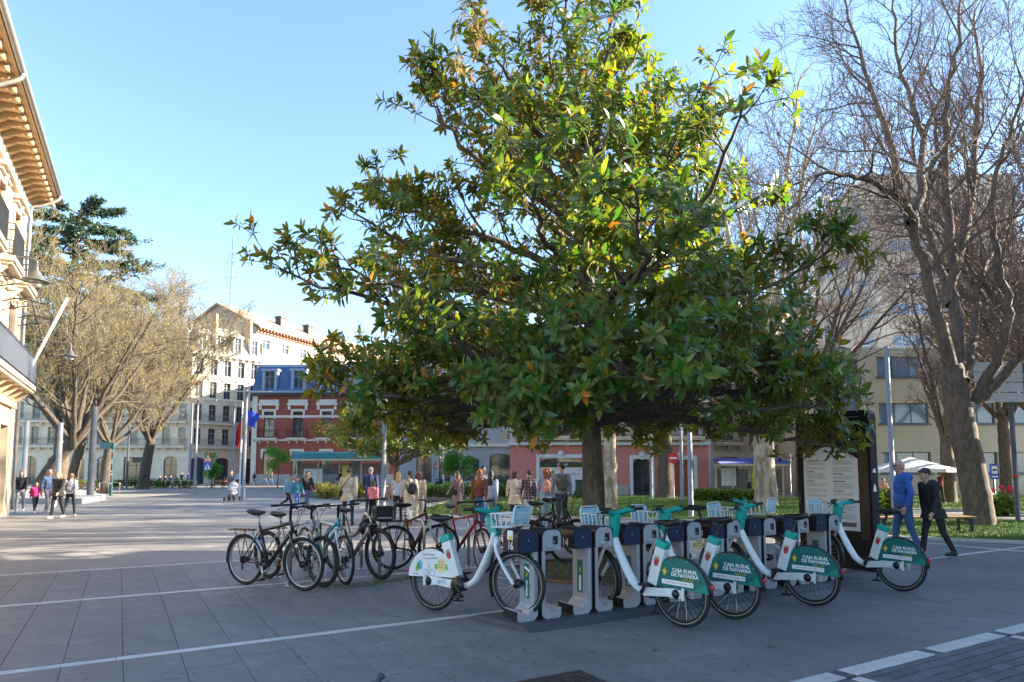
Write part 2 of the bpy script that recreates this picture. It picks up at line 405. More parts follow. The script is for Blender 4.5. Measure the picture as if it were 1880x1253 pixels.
tag(link('fallen_leaves', npmesh('fallen_leaves', V, F, mat('dry_leaf', (0.12, 0.065, 0.03), 0.7, 0.4, 20))), 'scattered dry brown leaves lying on the foreground paving', 'leaves', kind='stuff')
# ================================================================== buildings
PANE = glass_mat('window_glass', (0.035, 0.045, 0.06), 0.06); PANEB = glass_mat('window_glass_blue', (0.10, 0.16, 0.26), 0.1)
WFRAME = mat('white_window_paint', (0.62, 0.61, 0.58), 0.5); DFRAME = mat('dark_frame', (0.04, 0.045, 0.05), 0.5)
WOODB = mat('brown_shutter_wood', (0.20, 0.085, 0.04), 0.6, 0.2, 5); IRONB = mat('black_iron', (0.025, 0.027, 0.03), 0.5, 0.2, 10)
GREYIRON = mat('grey_painted_iron', (0.20, 0.21, 0.22), 0.5)
def TF(off, rz, x, y, z):
    c, s = math.cos(rz), math.sin(rz); return (off[0]+c*x-s*y, off[1]+s*x+c*y, off[2]+z)
def facade(par, off, rz, W, H, ops, m, T=0.3, arch=None, name='wall', z0=0.0):
    xs = sorted({0, W, *[o[0] for o in ops], *[o[1] for o in ops]}); zs = sorted({z0, H, *[o[2] for o in ops], *[o[3] for o in ops]})
    mb = MB()
    for i in range(len(xs)-1):
        for j in range(len(zs)-1):
            cx, cz = (xs[i]+xs[i+1])/2, (zs[j]+zs[j+1])/2
            if any(o[0] < cx < o[1] and o[2] < cz < o[3] for o in ops): continue
            mb.add([(xs[i], 0, zs[j]), (xs[i+1], 0, zs[j]), (xs[i+1], 0, zs[j+1]), (xs[i], 0, zs[j+1])], [(0, 1, 2, 3)])
    for o in ops:
        x0, x1, a, b = o[:4]
        mb.add([(x0, 0, a), (x0, T, a), (x0, T, b), (x0, 0, b)], [(0, 3, 2, 1)]); mb.add([(x1, 0, a), (x1, T, a), (x1, T, b), (x1, 0, b)], [(0, 1, 2, 3)])
        mb.add([(x0, 0, b), (x1, 0, b), (x1, T, b), (x0, T, b)], [(0, 3, 2, 1)]); mb.add([(x0, 0, a), (x1, 0, a), (x1, T, a), (x0, T, a)], [(0, 1, 2, 3)])
        r = o[4] if len(o) > 4 else 0
        if r:
            xm = (x0+x1)/2; hw = (x1-x0)/2
            for s in (-1, 1):
                pts = [(xm+s*hw, b), (xm+s*hw, b-r)]+[(xm+s*hw*math.cos(t*PI/12), b-r+r*math.sin(t*PI/12)) for t in range(1, 7)]
                mb.prism(pts, 1, 0, T*0.9)
    return mb.build(name, m, par, off, (0, 0, rz))
_win = {}
def window(par, off, rz, x0, x1, a, b, style='plain', fm=None, pm=None, y=0.16, r=0):
    W, H = round(x1-x0, 2), round(b-a, 2); fm = fm or WFRAME; pm = pm or PANE
    key = (W, H, style, fm.name, pm.name)
    if key not in _win:
        f = MB(); t = 0.06
        f.b2((0, 0, 0), (t, 0.06, H)); f.b2((W-t, 0, 0), (W, 0.06, H)); f.b2((t, 0, 0), (W-t, 0.06, t)); f.b2((t, 0, H-t), (W-t, 0.06, H))
        if style in ('plain', 'shut', 'half'): f.b2((W/2-t/2, 0.003, t), (W/2+t/2, 0.057, H-t))
        if style in ('plain', 'half') and H > 1.4: f.b2((t, 0.006, H*0.68), (W/2-t/2, 0.054, H*0.68+t)); f.b2((W/2+t/2, 0.006, H*0.68), (W-t, 0.054, H*0.68+t))
        if style == 'band':
            n = max(2, int(W/0.9))
            for i in range(1, n): f.b2((W*i/n-t/2, 0.003, t), (W*i/n+t/2, 0.057, H-t))
        p = MB(); p.add([(t, 0.03, t), (W-t, 0.03, t), (W-t, 0.03, H-t), (t, 0.03, H-t)], [(0, 1, 2, 3)])
        s = None
        if style in ('shut', 'half'):
            s = MB(); w2 = W/2-0.02; h2 = H if style == 'shut' else H
            for q, xo in ((0, 0.01), (1, W/2+0.01)):
                for xx in (xo, xo+w2-0.07): s.b2((xx, -0.09, 0.02), (xx+0.07, -0.04, H-0.02))
                for zz in (0.02, H/2, H-0.12): s.b2((xo+0.07, -0.088, zz), (xo+w2-0.07, -0.042, zz+0.1))
                nz = int((H-0.3)/0.075)
                for i in range(nz):
                    z = 0.16+i*0.075
                    s.box((xo+w2/2, -0.065, z), (w2-0.141, 0.045, 0.012), Matrix.Rotation(R(-35), 3, 'X'))
        _win[key] = (f.mesh('window', fm), p.mesh('pane', pm), s.mesh('shutter', WOODB) if s else None)
    fm_, pm_, sm_ = _win[key]
    o = link('window', fm_, par, TF(off, rz, x0, y, a), (0, 0, rz)); link('pane', pm_, o)
    if sm_: link('shutter', sm_, o)
    return o
def balcony(par, off, rz, x0, x1, z, dep=0.6, m=None, rail=None, h=1.0, step=0.13, br=True, th=0.16):
    W = x1-x0; b = MB(); b.b2((0, -dep, -th), (W, 0, 0)); b.b2((0.06, -dep+0.06, -th-0.1), (W-0.06, 0, -th-0.001))
    if br:
        n = max(2, int(W/1.1)+1)
        for i in range(n):
            x = 0.2+(W-0.4)*i/(n-1); b.prism([(-0.001, -th-0.101), (-dep*0.8, -th-0.101), (-dep*0.55, -th-0.25), (-0.12, -th-0.5), (-0.001, -th-0.55)], 0, x-0.09, x+0.09)
    s = b.build('balcony', m, par, TF(off, rz, x0, 0, z), (0, 0, rz)); r = MB(); d = dep-0.05
    for zz in (0.06, h-0.2, h): r.tube([(0.03, 0, zz), (0.03, -d, zz), (W-0.03, -d, zz), (W-0.03, 0, zz)], 0.02, 4)
    n = int(W/step)
    for i in range(n+1): x = 0.03+(W-0.06)*i/n; r.b2((x-0.009, -d-0.009, 0), (x+0.009, -d+0.009, h))
    for i in range(1, int(d/step)+1):
        for x in (0.03, W-0.03): r.b2((x-0.009, -d+i*step-0.009, 0), (x+0.009, -d+i*step+0.009, h))
    r.build('railing', rail or IRONB, s); return s
def surround(par, off, rz, x0, x1, a, b, m, w=0.16, d=0.06, hood=0.0, keyst=False, name='window_surround'):
    s = MB()
    s.b2((x0-w, -d, a), (x0, 0.01, b)); s.b2((x1, -d, a), (x1+w, 0.01, b)); s.b2((x0-w, -d-0.003, b), (x1+w, 0.01, b+w*1.2))
    if hood: s.b2((x0-w-0.12, -hood, b+w*1.2+0.12), (x1+w+0.12, 0.01, b+w*1.2+0.26)); s.b2((x0-w-0.04, -hood*0.6, b+w*1.2+0.001), (x1+w+0.04, 0.01, b+w*1.2+0.119))
    if keyst: s.b2(((x0+x1)/2-0.14, -d-0.07, b-0.05), ((x0+x1)/2+0.14, -d-0.004, b+w*1.2+0.08)); s.ell(((x0+x1)/2, -d-0.06, b+0.3), (0.22, 0.09, 0.2), 8, 6)
    return s.build(name, m, par, off, (0, 0, rz))
def band(par, off, rz, x0, x1, z, h, d, m, name='cornice', y1=0.01):
    return MB().b2((x0, -d, z), (x1, y1, z+h)).build(name, m, par, off, (0, 0, rz))
O0 = (0, 0, 0)
# ---------------------------------------------------------------- ornate building on the left
CREAM = mat('cream_stone', (0.48, 0.37, 0.25), 0.75, 0.12, 1.5, bump=0.25, bscale=25); WHITEST = mat('white_stucco', (0.52, 0.43, 0.32), 0.7, 0.08, 2)
OCHRE = mat('ochre_timber', (0.44, 0.30, 0.16), 0.7, 0.18, 4); GUT = mat('zinc_gutter', (0.36, 0.35, 0.33), 0.4, 0.15, 3, metal=0.4)
LL = 20.0; lc = Vector((-18.45, 24.2, 0)); LAX = Vector((-0.487, 0.8734, 0)); lo_ = lc-LAX*LL
lb = thing('ornate_building', 'ornate cream building with shuttered windows and bracketed eaves at left edge', 'building', lo_, math.atan2(LAX.y, LAX.x))
EZ = 12.25; cols = [LL-1.75-2.9*i for i in range(6)]
ops = []
for x in cols: ops += [(x-0.6, x+0.6, 4.95, 7.45), (x-0.55, x+0.55, 8.3, 10.7), (x-0.75, x+0.75, 0.1, 3.2)]
facade(lb, O0, 0, LL, 11.45, ops, CREAM, 0.32)
facade(lb, (LL, 0, 0), PI/2, 12, 11.45, [(1.5, 2.7, 4.95, 7.45), (5, 6.2, 4.95, 7.45), (1.5, 2.7, 8.3, 10.7), (5, 6.2, 8.3, 10.7)], CREAM)
for i, x in enumerate(cols):
    for a, b, hw in ((4.95, 7.45, 0.6), (8.3, 10.7, 0.55)):
        window(lb, O0, 0, x-hw, x+hw, a, b, 'shut'); surround(lb, O0, 0, x-hw, x+hw, a, b, WHITEST, 0.17, 0.07, 0.28, True)
    window(lb, O0, 0, x-0.75, x+0.75, 0.1, 3.2, 'plain', DFRAME); surround(lb, O0, 0, x-0.75, x+0.75, 0.1, 3.2, CREAM, 0.2, 0.06)
    balcony(lb, O0, 0, x-0.95, x+0.95, 8.17, 0.62, WHITEST, IRONB, 1.0, 0.1)
for z0, z1 in ((8.3, 10.7), (4.95, 7.45)): window(lb, (LL, 0, 0), PI/2, 1.5, 2.7, z0, z1, 'shut'); window(lb, (LL, 0, 0), PI/2, 5, 6.2, z0, z1, 'shut')
b1 = balcony(lb, O0, 0, LL-11.5, LL-0.1, 4.75, 0.68, CREAM, mat('slate_blue_iron', (0.06, 0.07, 0.09), 0.5), 1.05, 0.09)
MB().b2((0.02, -0.66, 0.1), (11.38, -0.655, 0.92)).build('railing_panel', MATS['slate_blue_iron'], b1)
band(lb, O0, 0, 0, LL+0.05, 11.45, 0.55, 0.08, WHITEST, 'frieze'); band(lb, O0, 0, 0, LL+0.1, 11.25, 0.199, 0.16, WHITEST, 'string_course')
band(lb, O0, 0, 0, LL+0.1, 7.75, 0.16, 0.1, WHITEST, 'string_course'); band(lb, O0, 0, 0, LL+0.06, 3.9, 0.22, 0.12, CREAM, 'string_course')
for x in (LL-0.3, LL-8.9): MB().b2((x-0.28, -0.08, 0), (x+0.28, 0.0, 11.24)).build('pilaster', WHITEST, lb)
MB().b2((-0.3, -0.95, EZ), (LL+0.95, 0.5, EZ+0.1)).build('soffit', OCHRE, lb); MB().b2((LL, 0.5, EZ), (LL+0.95, 12, EZ+0.1)).build('soffit', OCHRE, lb)
MB().b2((-0.3, -0.08, 12.0), (LL+0.08, 0.3, EZ-0.001)).build('eave_beam', OCHRE, lb)
cb = MB(); cb.prism([(-0.08, 0), (-0.80, 0), (-0.80, -0.13), (-0.68, -0.2), (-0.40, -0.22), (-0.24, -0.34), (-0.08, -0.42)], 0, -0.085, 0.085)
cb.smooth = True; cb.tube([(-0.09, -0.72, -0.12), (0.09, -0.72, -0.12)], 0.10, 10); cbm = cb.mesh('corbel', OCHRE)
pnl = MB().b2((-0.17, -0.78, -0.03), (0.17, -0.12, 0.0)).mesh('soffit_panel', mat('ochre_panel', (0.56, 0.40, 0.2), 0.7))
for i in range(36):
    x = LL+0.75-0.56*i; link('corbel', cbm, lb, (x, 0, EZ-0.002)); link('soffit_panel', pnl, lb, (x-0.28, 0, EZ-0.001))
gt = MB(); gt.smooth = True; gt.tube([(-0.3, -1.02, EZ+0.12), (LL+1.02, -1.02, EZ+0.12), (LL+1.02, 12, EZ+0.12)], 0.1, 10); gt.build('gutter', GUT, lb)
for x in (LL+0.15, LL-8.9):
    dp = MB(); dp.smooth = True; dp.tube(smoothpath([(x, -1.02, EZ+0.08), (x, -0.98, EZ-0.12), (x, -0.5, EZ-0.45), (x, -0.17, EZ-0.6), (x, -0.15, EZ-1.1)], 4)+[Vector((x, -0.15, 0.2))], 0.06, 8); dp.build('downpipe', GUT, lb)
rf = MB(); rf.add([(-0.3, -1.05, EZ+0.18), (LL+1.05, -1.05, EZ+0.18), (LL-5, 6, EZ+2.2), (-0.3, 6, EZ+2.2), (LL+1.05, 13, EZ+0.18), (-0.3, 13, EZ+0.18)], [(0, 1, 2, 3), (1, 4, 2), (4, 5, 3, 2)]); rf.build('roof', mat('clay_tile', (0.33, 0.17, 0.09), 0.8, 0.25, 6), lb)
for x in [LL-0.55, LL-3.3, LL-6.2]:
    br = MB(); br.smooth = True; br.tube(smoothpath([(x, 0, 7.2), (x, -0.5, 7.35), (x, -1.1, 7.25), (x, -1.3, 7.3)], 5), 0.025, 6); br.torus((x, -0.3, 7.1), 0.13, 0.018, 14, 6, ax=0); br.torus((x, -0.65, 7.18), 0.09, 0.016, 12, 6, ax=0); br.tube([(x, 0, 6.9), (x, -1.0, 7.23)], 0.018, 6)
    br.build('iron_bracket', IRONB, lb)
# wall lanterns and the white pole
LAMPG = mat('lamp_grey', (0.11, 0.11, 0.105), 0.5, 0.1, metal=0.3); LGLASS = mat('lamp_glass', (0.42, 0.41, 0.37), 0.25)
def lantern(px, py, depth, sc, label):
    p = D(px, py, depth); t = thing('wall_lantern', label, 'lamp', p, math.atan2(-BX.y, -BX.x), 'bell lamps on the left building')
    m = MB(); m.smooth = True; m.lathe([(0.03, 0.36), (0.05, 0.34), (0.06, 0.22), (0.13, 0.14), (0.15, 0.04), (0.32, -0.06), (0.33, -0.08), (0.2, -0.075)], n=16); m.build('shade', LAMPG, t)
    m = MB(); m.smooth = True; m.ell((0, 0, -0.08), (0.17, 0.17, 0.17), 14, 8); m.build('globe', LGLASS, t)
    m = MB(); m.smooth = True; m.tube(smoothpath([(0, 0, 0.36), (0, 0, 0.47), (0.08, 0, 0.52), (0.5, 0, 0.53), (1.6, 0, 0.55)], 4), 0.028, 6); m.build('arm', LAMPG, t); t.scale = (sc,)*3
lantern(66, 512, 20.0, 1.15, 'large grey bell lamp hanging from arm near top of ornate building'); lantern(129, 652, 28.0, 0.95, 'smaller grey bell lamp in front of bare tree by flag pole')
fp = thing('flag_pole', 'slanting white pole fixed to the balcony of the left building', 'pole', TF(lo_, math.atan2(AX.y, AX.x), LL-0.6, -0.9, 4.6), math.atan2(BX.y, BX.x))
q0 = D(43, 700, 23.4); q1 = D(124, 548, 24.6); fp.location = q0; fp.rotation_euler = (0, 0, 0)
m = MB(); m.smooth = True; m.tube([(0, 0, 0), q1-q0], 0.055, 10); m.build('pole', mat('white_pole', (0.62, 0.62, 0.62), 0.4), fp); m = MB(); m.ell((0, 0, 0), (0.09, 0.09, 0.09)); m.build('socket', IRONB, fp)
# ---------------------------------------------------------------- white corner building
WST = mat('pale_corner_stone', (0.64, 0.57, 0.45), 0.75, 0.14, 0.8, bump=0.2, bscale=12); SLATE = mat('grey_slate', (0.20, 0.20, 0.21), 0.6, 0.25, 5)
K = D(345, 860, 86); u2 = Vector((0.68, 0.733)); a2 = math.atan2(u2.y, u2.x)
wb = thing('corner_building', 'pale five-storey corner building with mansard roof and long balconies', 'building', (K.x, K.y, 0))
W1 = 24.0; a1 = math.atan2(0.10, 1); L1 = (-W1*math.cos(a1), -W1*math.sin(a1), 0); W2_ = 9.6
FL = [5.2, 8.4, 11.5, 14.6]
o1, o2 = [], []
for i in range(12):
    x = 1.1+i*2.0
    for k, z in enumerate(FL): o1.append((x-0.5, x+0.5, z+0.1, z+2.3, 0.15))
for i, x in enumerate([1.6, 4.6, 7.6, 10.4, 13.6, 17.6, 21.8]): o1.append((x-0.85, x+0.85, 0.1, 3.7, 0.6) if i != 5 else (x-1.6, x+1.4, 0.1, 3.6))
for i in range(5):
    x = 1.0+i*1.87
    for z in FL: o2.append((x-0.48, x+0.48, z+0.1, z+2.3, 0.15))
for x in (1.2, 4.4, 7.9): o2.append((x-0.9, x+0.9, 0.1, 3.6, 0.4))
facade(wb, L1, a1, W1, 17.3, o1, WST, 0.3); facade(wb, O0, a2, W2_, 17.3, o2, WST, 0.3)
for off, rz, oo in ((L1, a1, o1), (O0, a2, o2)):
    for o in oo:
        if o[2] > 1: window(wb, off, rz, o[0], o[1], o[2], o[3], 'plain', mat('grey_shutter', (0.30, 0.31, 0.30), 0.6)); surround(wb, off, rz, o[0], o[1], o[2], o[3], WST, 0.14, 0.06, 0.16)
        else: window(wb, off, rz, o[0], o[1], o[2], o[3], 'plain', DFRAME, y=0.2)
    Wd = W1 if oo is o1 else W2_
    for z in (5.05, 8.25): balcony(wb, off, rz, 0.2, Wd-0.3, z, 0.6, WST, GREYIRON, 1.0, 0.16)
    for z in (11.3, 14.4): band(wb, off, rz, 0, Wd, z, 0.16, 0.12, WST, 'string_course')
    band(wb, off, rz, -0.2, Wd+0.2, 17.3, 0.5, 0.45, WST, 'cornice', 0.3); band(wb, off, rz, 0, Wd, 4.3, 0.2, 0.12, WST, 'string_course')
    for i in range(int(Wd/0.9)): MB().b2((0.3+i*0.9, -0.4, 17.05), (0.5+i*0.9, -0.001, 17.299)).build('corbel', WST, wb, off, (0, 0, rz))
    m = MB(); m.add([(0, -0.2, 17.8), (Wd, -0.2, 17.8), (Wd, 1.5, 21.6), (0, 1.5, 21.6), (Wd, 9, 22.2), (0, 9, 22.2)], [(0, 1, 2, 3), (3, 2, 4, 5)]); m.build('mansard_roof', SLATE, wb, off, (0, 0, rz))
    nd = 4 if oo is o2 else 9
    for i in range(nd):
        x = Wd*(i+0.5)/nd; m = MB(); m.b2((x-0.65, -0.15, 17.85), (x-0.42, 1.0, 20.2)); m.b2((x+0.42, -0.15, 17.85), (x+0.65, 1.0, 20.2)); m.b2((x-0.75, -0.25, 20.2), (x+0.75, 1.1, 20.5)); m.smooth = True; m.ell((x, 0.2, 20.45), (0.68, 0.4, 0.45), 10, 6)
        m.build('dormer', WST, wb, off, (0, 0, rz)); window(wb, off, rz, x-0.42, x+0.42, 17.9, 20.2, 'plain', y=0.0)
for x, y in ((1.2, 3.2), (4.6, 6.5)): MB().b2((x-0.45, y-0.35, 20), (x+0.45, y+0.35, 23.4)).build('chimney', mat('chimney_brick', (0.45, 0.27, 0.17), 0.8), wb)
MB().b2((17.0, 0.12, 2.9), (20.0, 0.16, 3.55)).build('shop_fascia', DFRAME, wb, L1, (0, 0, a1))
link('lettering', text_mesh('PUN-TA', 0.75, mat('pale_letter', (0.6, 0.6, 0.58), 0.5)), wb, TF(L1, a1, 13.6, -0.06, 2.95), (PI/2, 0, a1))
m = MB(); m.add([(-20, 3, 0), (6.5, 7, 0), (0, 20, 0), (-24, 20, 0), (-20, 3, 20), (6.5, 7, 20), (0, 20, 20), (-24, 20, 20)], [(0, 1, 5, 4), (1, 2, 6, 5), (2, 3, 7, 6), (3, 0, 4, 7), (4, 5, 6, 7)]); m.build('rear_block', SLATE, wb)
# ---------------------------------------------------------------- brick apartment block behind, with mast on its roof
TANB = mat('tan_brick', (0.52, 0.41, 0.30), 0.8, 0.15, 1.2, bump=0.2); ROOFB = mat('brown_roof_tile', (0.38, 0.24, 0.15), 0.85, 0.2, 4)
kp = D(471, 600, 100); rz = math.atan2(0.92, 0.38)
bb = thing('apartment_block', 'tall tan brick apartment block with brown tiled roof behind the red building', 'building', (kp.x, kp.y, 0), rz)
ZE = 24.0; LB = 44; oo = [(2.2+4.3*i-0.8, 2.2+4.3*i+0.8, z, z+2.4) for i in range(10) for z in (4, 8, 12, 16, 20)]
facade(bb, O0, 0, LB, ZE, oo, TANB, 0.3)
for o in oo:
    if o[0] < 30 and o[2] > 10: window(bb, O0, 0, o[0], o[1], o[2]+0.9, o[3], 'plain'); MB().b2((o[0], -0.03, o[2]), (o[1], 0.1, o[2]+0.88)).build('spandrel_panel', mat('ochre_spandrel', (0.36, 0.22, 0.07), 0.6), bb)
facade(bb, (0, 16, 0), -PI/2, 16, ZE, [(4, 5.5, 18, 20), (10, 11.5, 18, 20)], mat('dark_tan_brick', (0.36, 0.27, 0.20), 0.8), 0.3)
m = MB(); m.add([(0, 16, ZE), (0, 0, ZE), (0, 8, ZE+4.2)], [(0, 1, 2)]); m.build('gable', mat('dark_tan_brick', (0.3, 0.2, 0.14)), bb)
m = MB(); m.prism([(-1.0, ZE-0.15), (-1.0, ZE+0.1), (8, ZE+4.6), (17, ZE+0.1), (17, ZE-0.15), (8, ZE+4.25)], 0, -0.4, LB); m.build('roof', ROOFB, bb)
for i in range(60): MB().b2((i*0.72, -0.9, ZE-0.45), (i*0.72+0.2, -0.001, ZE-0.16)).build('rafter_end', mat('red_rafter', (0.28, 0.12, 0.07)), bb)
band(bb, O0, 0, 0, LB, ZE-0.75, 0.29, 0.25, mat('red_rafter', (0.28, 0.12, 0.07)), 'eave_band')
for x in (9, 16): m = MB(); m.b2((x, 3.4, ZE+1.5), (x+1.4, 4.6, ZE+3.8)); m.b2((x-0.1, 3.3, ZE+3.801), (x+1.5, 4.7, ZE+4.1)); m.build('chimney', IRONB, bb)
mp = D(424, 560, 112); MB_ = MB(); hh = D(431, 435, 112).z
mt = thing('antenna_mast', 'thin lattice antenna mast rising above the roofs', 'mast', (mp.x, mp.y, 20)); L = hh-20; x1 = D(431, 435, 112).x-mp.x
for sx, sy in ((-1, -1), (1, -1), (0, 1)): MB_.tube([(sx*0.28, sy*0.28, 0), (sx*0.07, sy*0.07, L)], 0.045, 4)
for i in range(26):
    z = L*i/26; q = 0.28-0.2*i/26
    MB_.tube([(-q, -q, z), (q, -q, z+L/26)], 0.025, 3); MB_.tube([(q, -q, z), (0, q, z+L/26)], 0.025, 3)
MB_.build('lattice', mat('mast_steel', (0.25, 0.3, 0.38), 0.5), mt); m = MB()
for f_, w_ in ((0.55, 0.7), (0.68, 1.0), (0.80, 0.9), (0.86, 0.8)):
    m = MB(); m.tube([(-w_, 0, L*f_), (w_, 0, L*f_)], 0.03, 4)
    for s in (-1, 1): m.tube([(s*w_, 0, L*f_-0.5), (s*w_, 0, L*f_+0.5)], 0.04, 5)
    m.build('antenna_arm', MATS['mast_steel'], mt)

# ---------------------------------------------------------------- red brick building with blue mansard
REDB = mat('red_brick', (0.22, 0.058, 0.042), 0.8, 0.2, 1.5, bump=0.3, bscale=30); BLUES = mat('blue_slate', (0.05, 0.095, 0.21), 0.5, 0.2, 3); GSTONE = mat('grey_white_stone', (0.50, 0.49, 0.46), 0.7, 0.12, 2)
rp = D(462, 880, 84); rb = thing('red_building', 'red brick mansion with white stone trim and blue mansard roof', 'building', (rp.x, rp.y, 0), math.atan2(-0.04, 1))
RW = 22.0; cx = [2.0+3.75*i for i in range(6)]; oo = []
for x in cx: oo += [(x-0.65, x+0.65, 6.15, 9.4, 0.25), (x-0.65, x+0.65, 0.5, 4.3, 0.35)]
facade(rb, O0, 0, RW, 11.4, oo, REDB, 0.3); WG = mat('brown_shutter_red', (0.14, 0.06, 0.045), 0.6)
for x in cx:
    for a, b in ((6.15, 9.4), (0.5, 4.3)): window(rb, O0, 0, x-0.65, x+0.65, a, b, 'plain', WG); surround(rb, O0, 0, x-0.65, x+0.65, b-0.9, b, GSTONE, 0.25, 0.1)
    m = MB(); m.b2((x-1.35, -0.3, 10.15), (x+1.35, 0.01, 10.45)); m.b2((x-1.25, -0.2, 10.45), (x+1.25, 0.01, 10.9))
    for s in (-1, 1): m.b2((x+s*1.1-0.15, -0.25, 9.6), (x+s*1.1+0.15, 0.01, 10.149))
    m.build('window_hood', GSTONE, rb); balcony(rb, O0, 0, x-1.25, x+1.25, 6.0, 0.7, GSTONE, IRONB, 1.1, 0.14)
    m = MB(); m.b2((x-0.95, -0.25, 12.15), (x-0.62, 1.4, 14.6)); m.b2((x+0.62, -0.25, 12.15), (x+0.95, 1.4, 14.6)); m.b2((x-1.1, -0.35, 14.601), (x+1.1, 1.5, 14.9)); m.build('dormer', mat('blue_zinc', (0.20, 0.27, 0.38), 0.5, 0.12, 3), rb)
    window(rb, O0, 0, x-0.62, x+0.62, 12.2, 14.6, 'plain', MATS['blue_zinc'], y=-0.1)
band(rb, O0, 0, 0, RW, 5.6, 0.25, 0.15, GSTONE, 'string_course'); band(rb, O0, 0, 0, RW, 8.6, 0.3, 0.06, GSTONE, 'string_course'); band(rb, O0, 0, 0, RW, 0, 1.4, 0.1, mat('granite_plinth', (0.3, 0.3, 0.3)), 'plinth')
band(rb, O0, 0, -0.3, RW+0.3, 11.4, 0.35, 0.5, IRONB, 'cornice'); band(rb, O0, 0, -0.3, RW+0.3, 11.75, 0.25, 0.6, MATS['blue_zinc'], 'gutter')
m = MB(); m.add([(-0.2, -0.3, 12.0), (RW, -0.3, 12.0), (RW, 1.3, 15.4), (-0.2, 1.3, 15.4), (RW, 12, 15.6), (-0.2, 12, 15.6), (-0.2, 12, 12)], [(0, 1, 2, 3), (3, 2, 4, 5), (0, 3, 5, 6)]); m.build('mansard_roof', BLUES, rb)
m = MB(); m.b2((-0.2, 1.2, 15.35), (RW, 1.4, 15.7)); m.build('roof_ridge', MATS['blue_zinc'], rb)
for i in range(40): MB().b2((i*0.55, 1.26, 15.7), (i*0.55+0.06, 1.32, 16.0)).build('ridge_finial', MATS['blue_zinc'], rb)
m = MB(); m.b2((-0.15, -0.15, 0), (0.5, 0.2, 11.39)); m.build('stone_quoins', GSTONE, rb)
facade(rb, (0, 12, 0), -PI/2, 12, 11.4, [], REDB)
# ---------------------------------------------------------------- grey arcade building
GREYST = mat('blue_grey_stone', (0.34, 0.35, 0.36), 0.75, 0.12, 1.2, bump=0.2)
gp = D(728, 880, 64); gb = thing('grey_arcade_building', 'grey stone building with arched doorways behind the second magnolia', 'building', (gp.x, gp.y, 0))
GW = 12.2; oo = [(1.9, 3.4, 0, 3.3, 0.7), (4.1, 5.2, 0, 3.3, 0.5), (6.4, 8.0, 0.8, 3.0, 0.3), (9.0, 11.2, 0, 3.4, 0.4)]+[(x, x+1.2, z, z+2.2) for x in (1, 4, 7, 10) for z in (4.8, 8.3, 11.6)]
facade(gb, O0, 0, GW, 15, oo, GREYST, 0.4)
for o in oo: window(gb, O0, 0, o[0], o[1], o[2], o[3], 'plain', DFRAME if o[2] < 2 else WFRAME, y=0.25); surround(gb, O0, 0, o[0], o[1], max(o[2], 0), o[3], GREYST, 0.18, 0.08)
band(gb, O0, 0, -0.2, GW, 4.1, 0.3, 0.3, WST, 'cornice'); band(gb, O0, 0, -0.2, GW, 15, 0.5, 0.5, WST, 'cornice')
MB().b2((3.75-0.1, -0.04, 1.9), (3.75+0.55-0.1, -0.001, 2.5)).build('red_sign', mat('red_sign', (0.5, 0.04, 0.03), 0.5), gb)
link('lettering', text_mesh('M', 0.45, mat('letter_white', (0.8, 0.8, 0.8), 0.5)), gb, (3.92, -0.05, 2.03), (PI/2, 0, 0))
m = MB(); m.b2((0, 1, 0), (GW, 12, 15)); m.build('rear_block', GREYST, gb)
# ---------------------------------------------------------------- pink shop building
PINK = mat('pink_render', (0.46, 0.17, 0.155), 0.75, 0.1, 1.5, bump=0.15); BLUEW = mat('pale_blue_trim', (0.50, 0.54, 0.60), 0.6)
pp = D(936, 880, 44.5); pb = thing('pink_building', 'pink rendered shop building with white arched surrounds', 'building', (pp.x, pp.y, 0))
PW = 13.4; oo = [(2.0, 4.9, 0.05, 2.55, 0.35), (8.3, 9.5, 0, 2.5, 0.35), (10.5, 12.4, 0, 2.45, 0.35)]+[(x-0.5, x+0.5, 4.1, 6.4) for x in (1.5, 4.2, 6.9, 9.6, 12.3)]+[(x-0.5, x+0.5, 7.4, 9.6) for x in (1.5, 4.2, 6.9, 9.6, 12.3)]
facade(pb, O0, 0, PW, 3.5, [o for o in oo if o[2] < 3], PINK, 0.4); UP = mat('upper_cream', (0.55, 0.46, 0.38), 0.75, 0.12, 1.2)
facade(pb, O0, 0, PW, 10.8, [o for o in oo if o[2] > 3], UP, 0.3, z0=3.5)
for o in oo:
    if o[2] > 3: window(pb, O0, 0, *o[:4], 'half')
    surround(pb, O0, 0, *o[:4], BLUEW, 0.22 if o[2] < 3 else 0.12, 0.09, keyst=o[2] < 3)
window(pb, O0, 0, 8.3, 9.5, 0, 2.5, 'plain', IRONB, y=0.25); MB().b2((10.5, 0.2, 0), (12.4, 0.26, 2.45)).build('red_gate', mat('oxide_door', (0.22, 0.055, 0.04), 0.6), pb)
sh = MB().b2((2.0, 0.12, 0.05), (4.9, 0.16, 1.95)).build('shop_front', mat('white_shop_panel', (0.55, 0.57, 0.6), 0.4), pb)
MB().b2((2.25, 0.10, 0.1), (3.0, 0.118, 1.7)).build('shop_door', PANE, pb); MB().b2((2.0, -0.02, 1.98), (4.9, 0.2, 2.28)).build('sign_board', mat('black_sign', (0.012, 0.012, 0.014), 0.35), pb); MB().b2((2.0, 0.1, 2.29), (4.9, 0.2, 2.6)).build('fanlight', PANE, pb)
LW = mat('letter_white', (0.8, 0.8, 0.8), 0.5)
link('lettering', text_mesh('KLA-R', 0.26, LW), pb, (3.55, -0.03, 2.04), (PI/2, 0, 0)); link('lettering', text_mesh('KLA-R', 0.22, mat('letter_dark', (0.05, 0.05, 0.06), 0.5)), pb, (4.4, 0.11, 1.4), (PI/2, 0, 0))
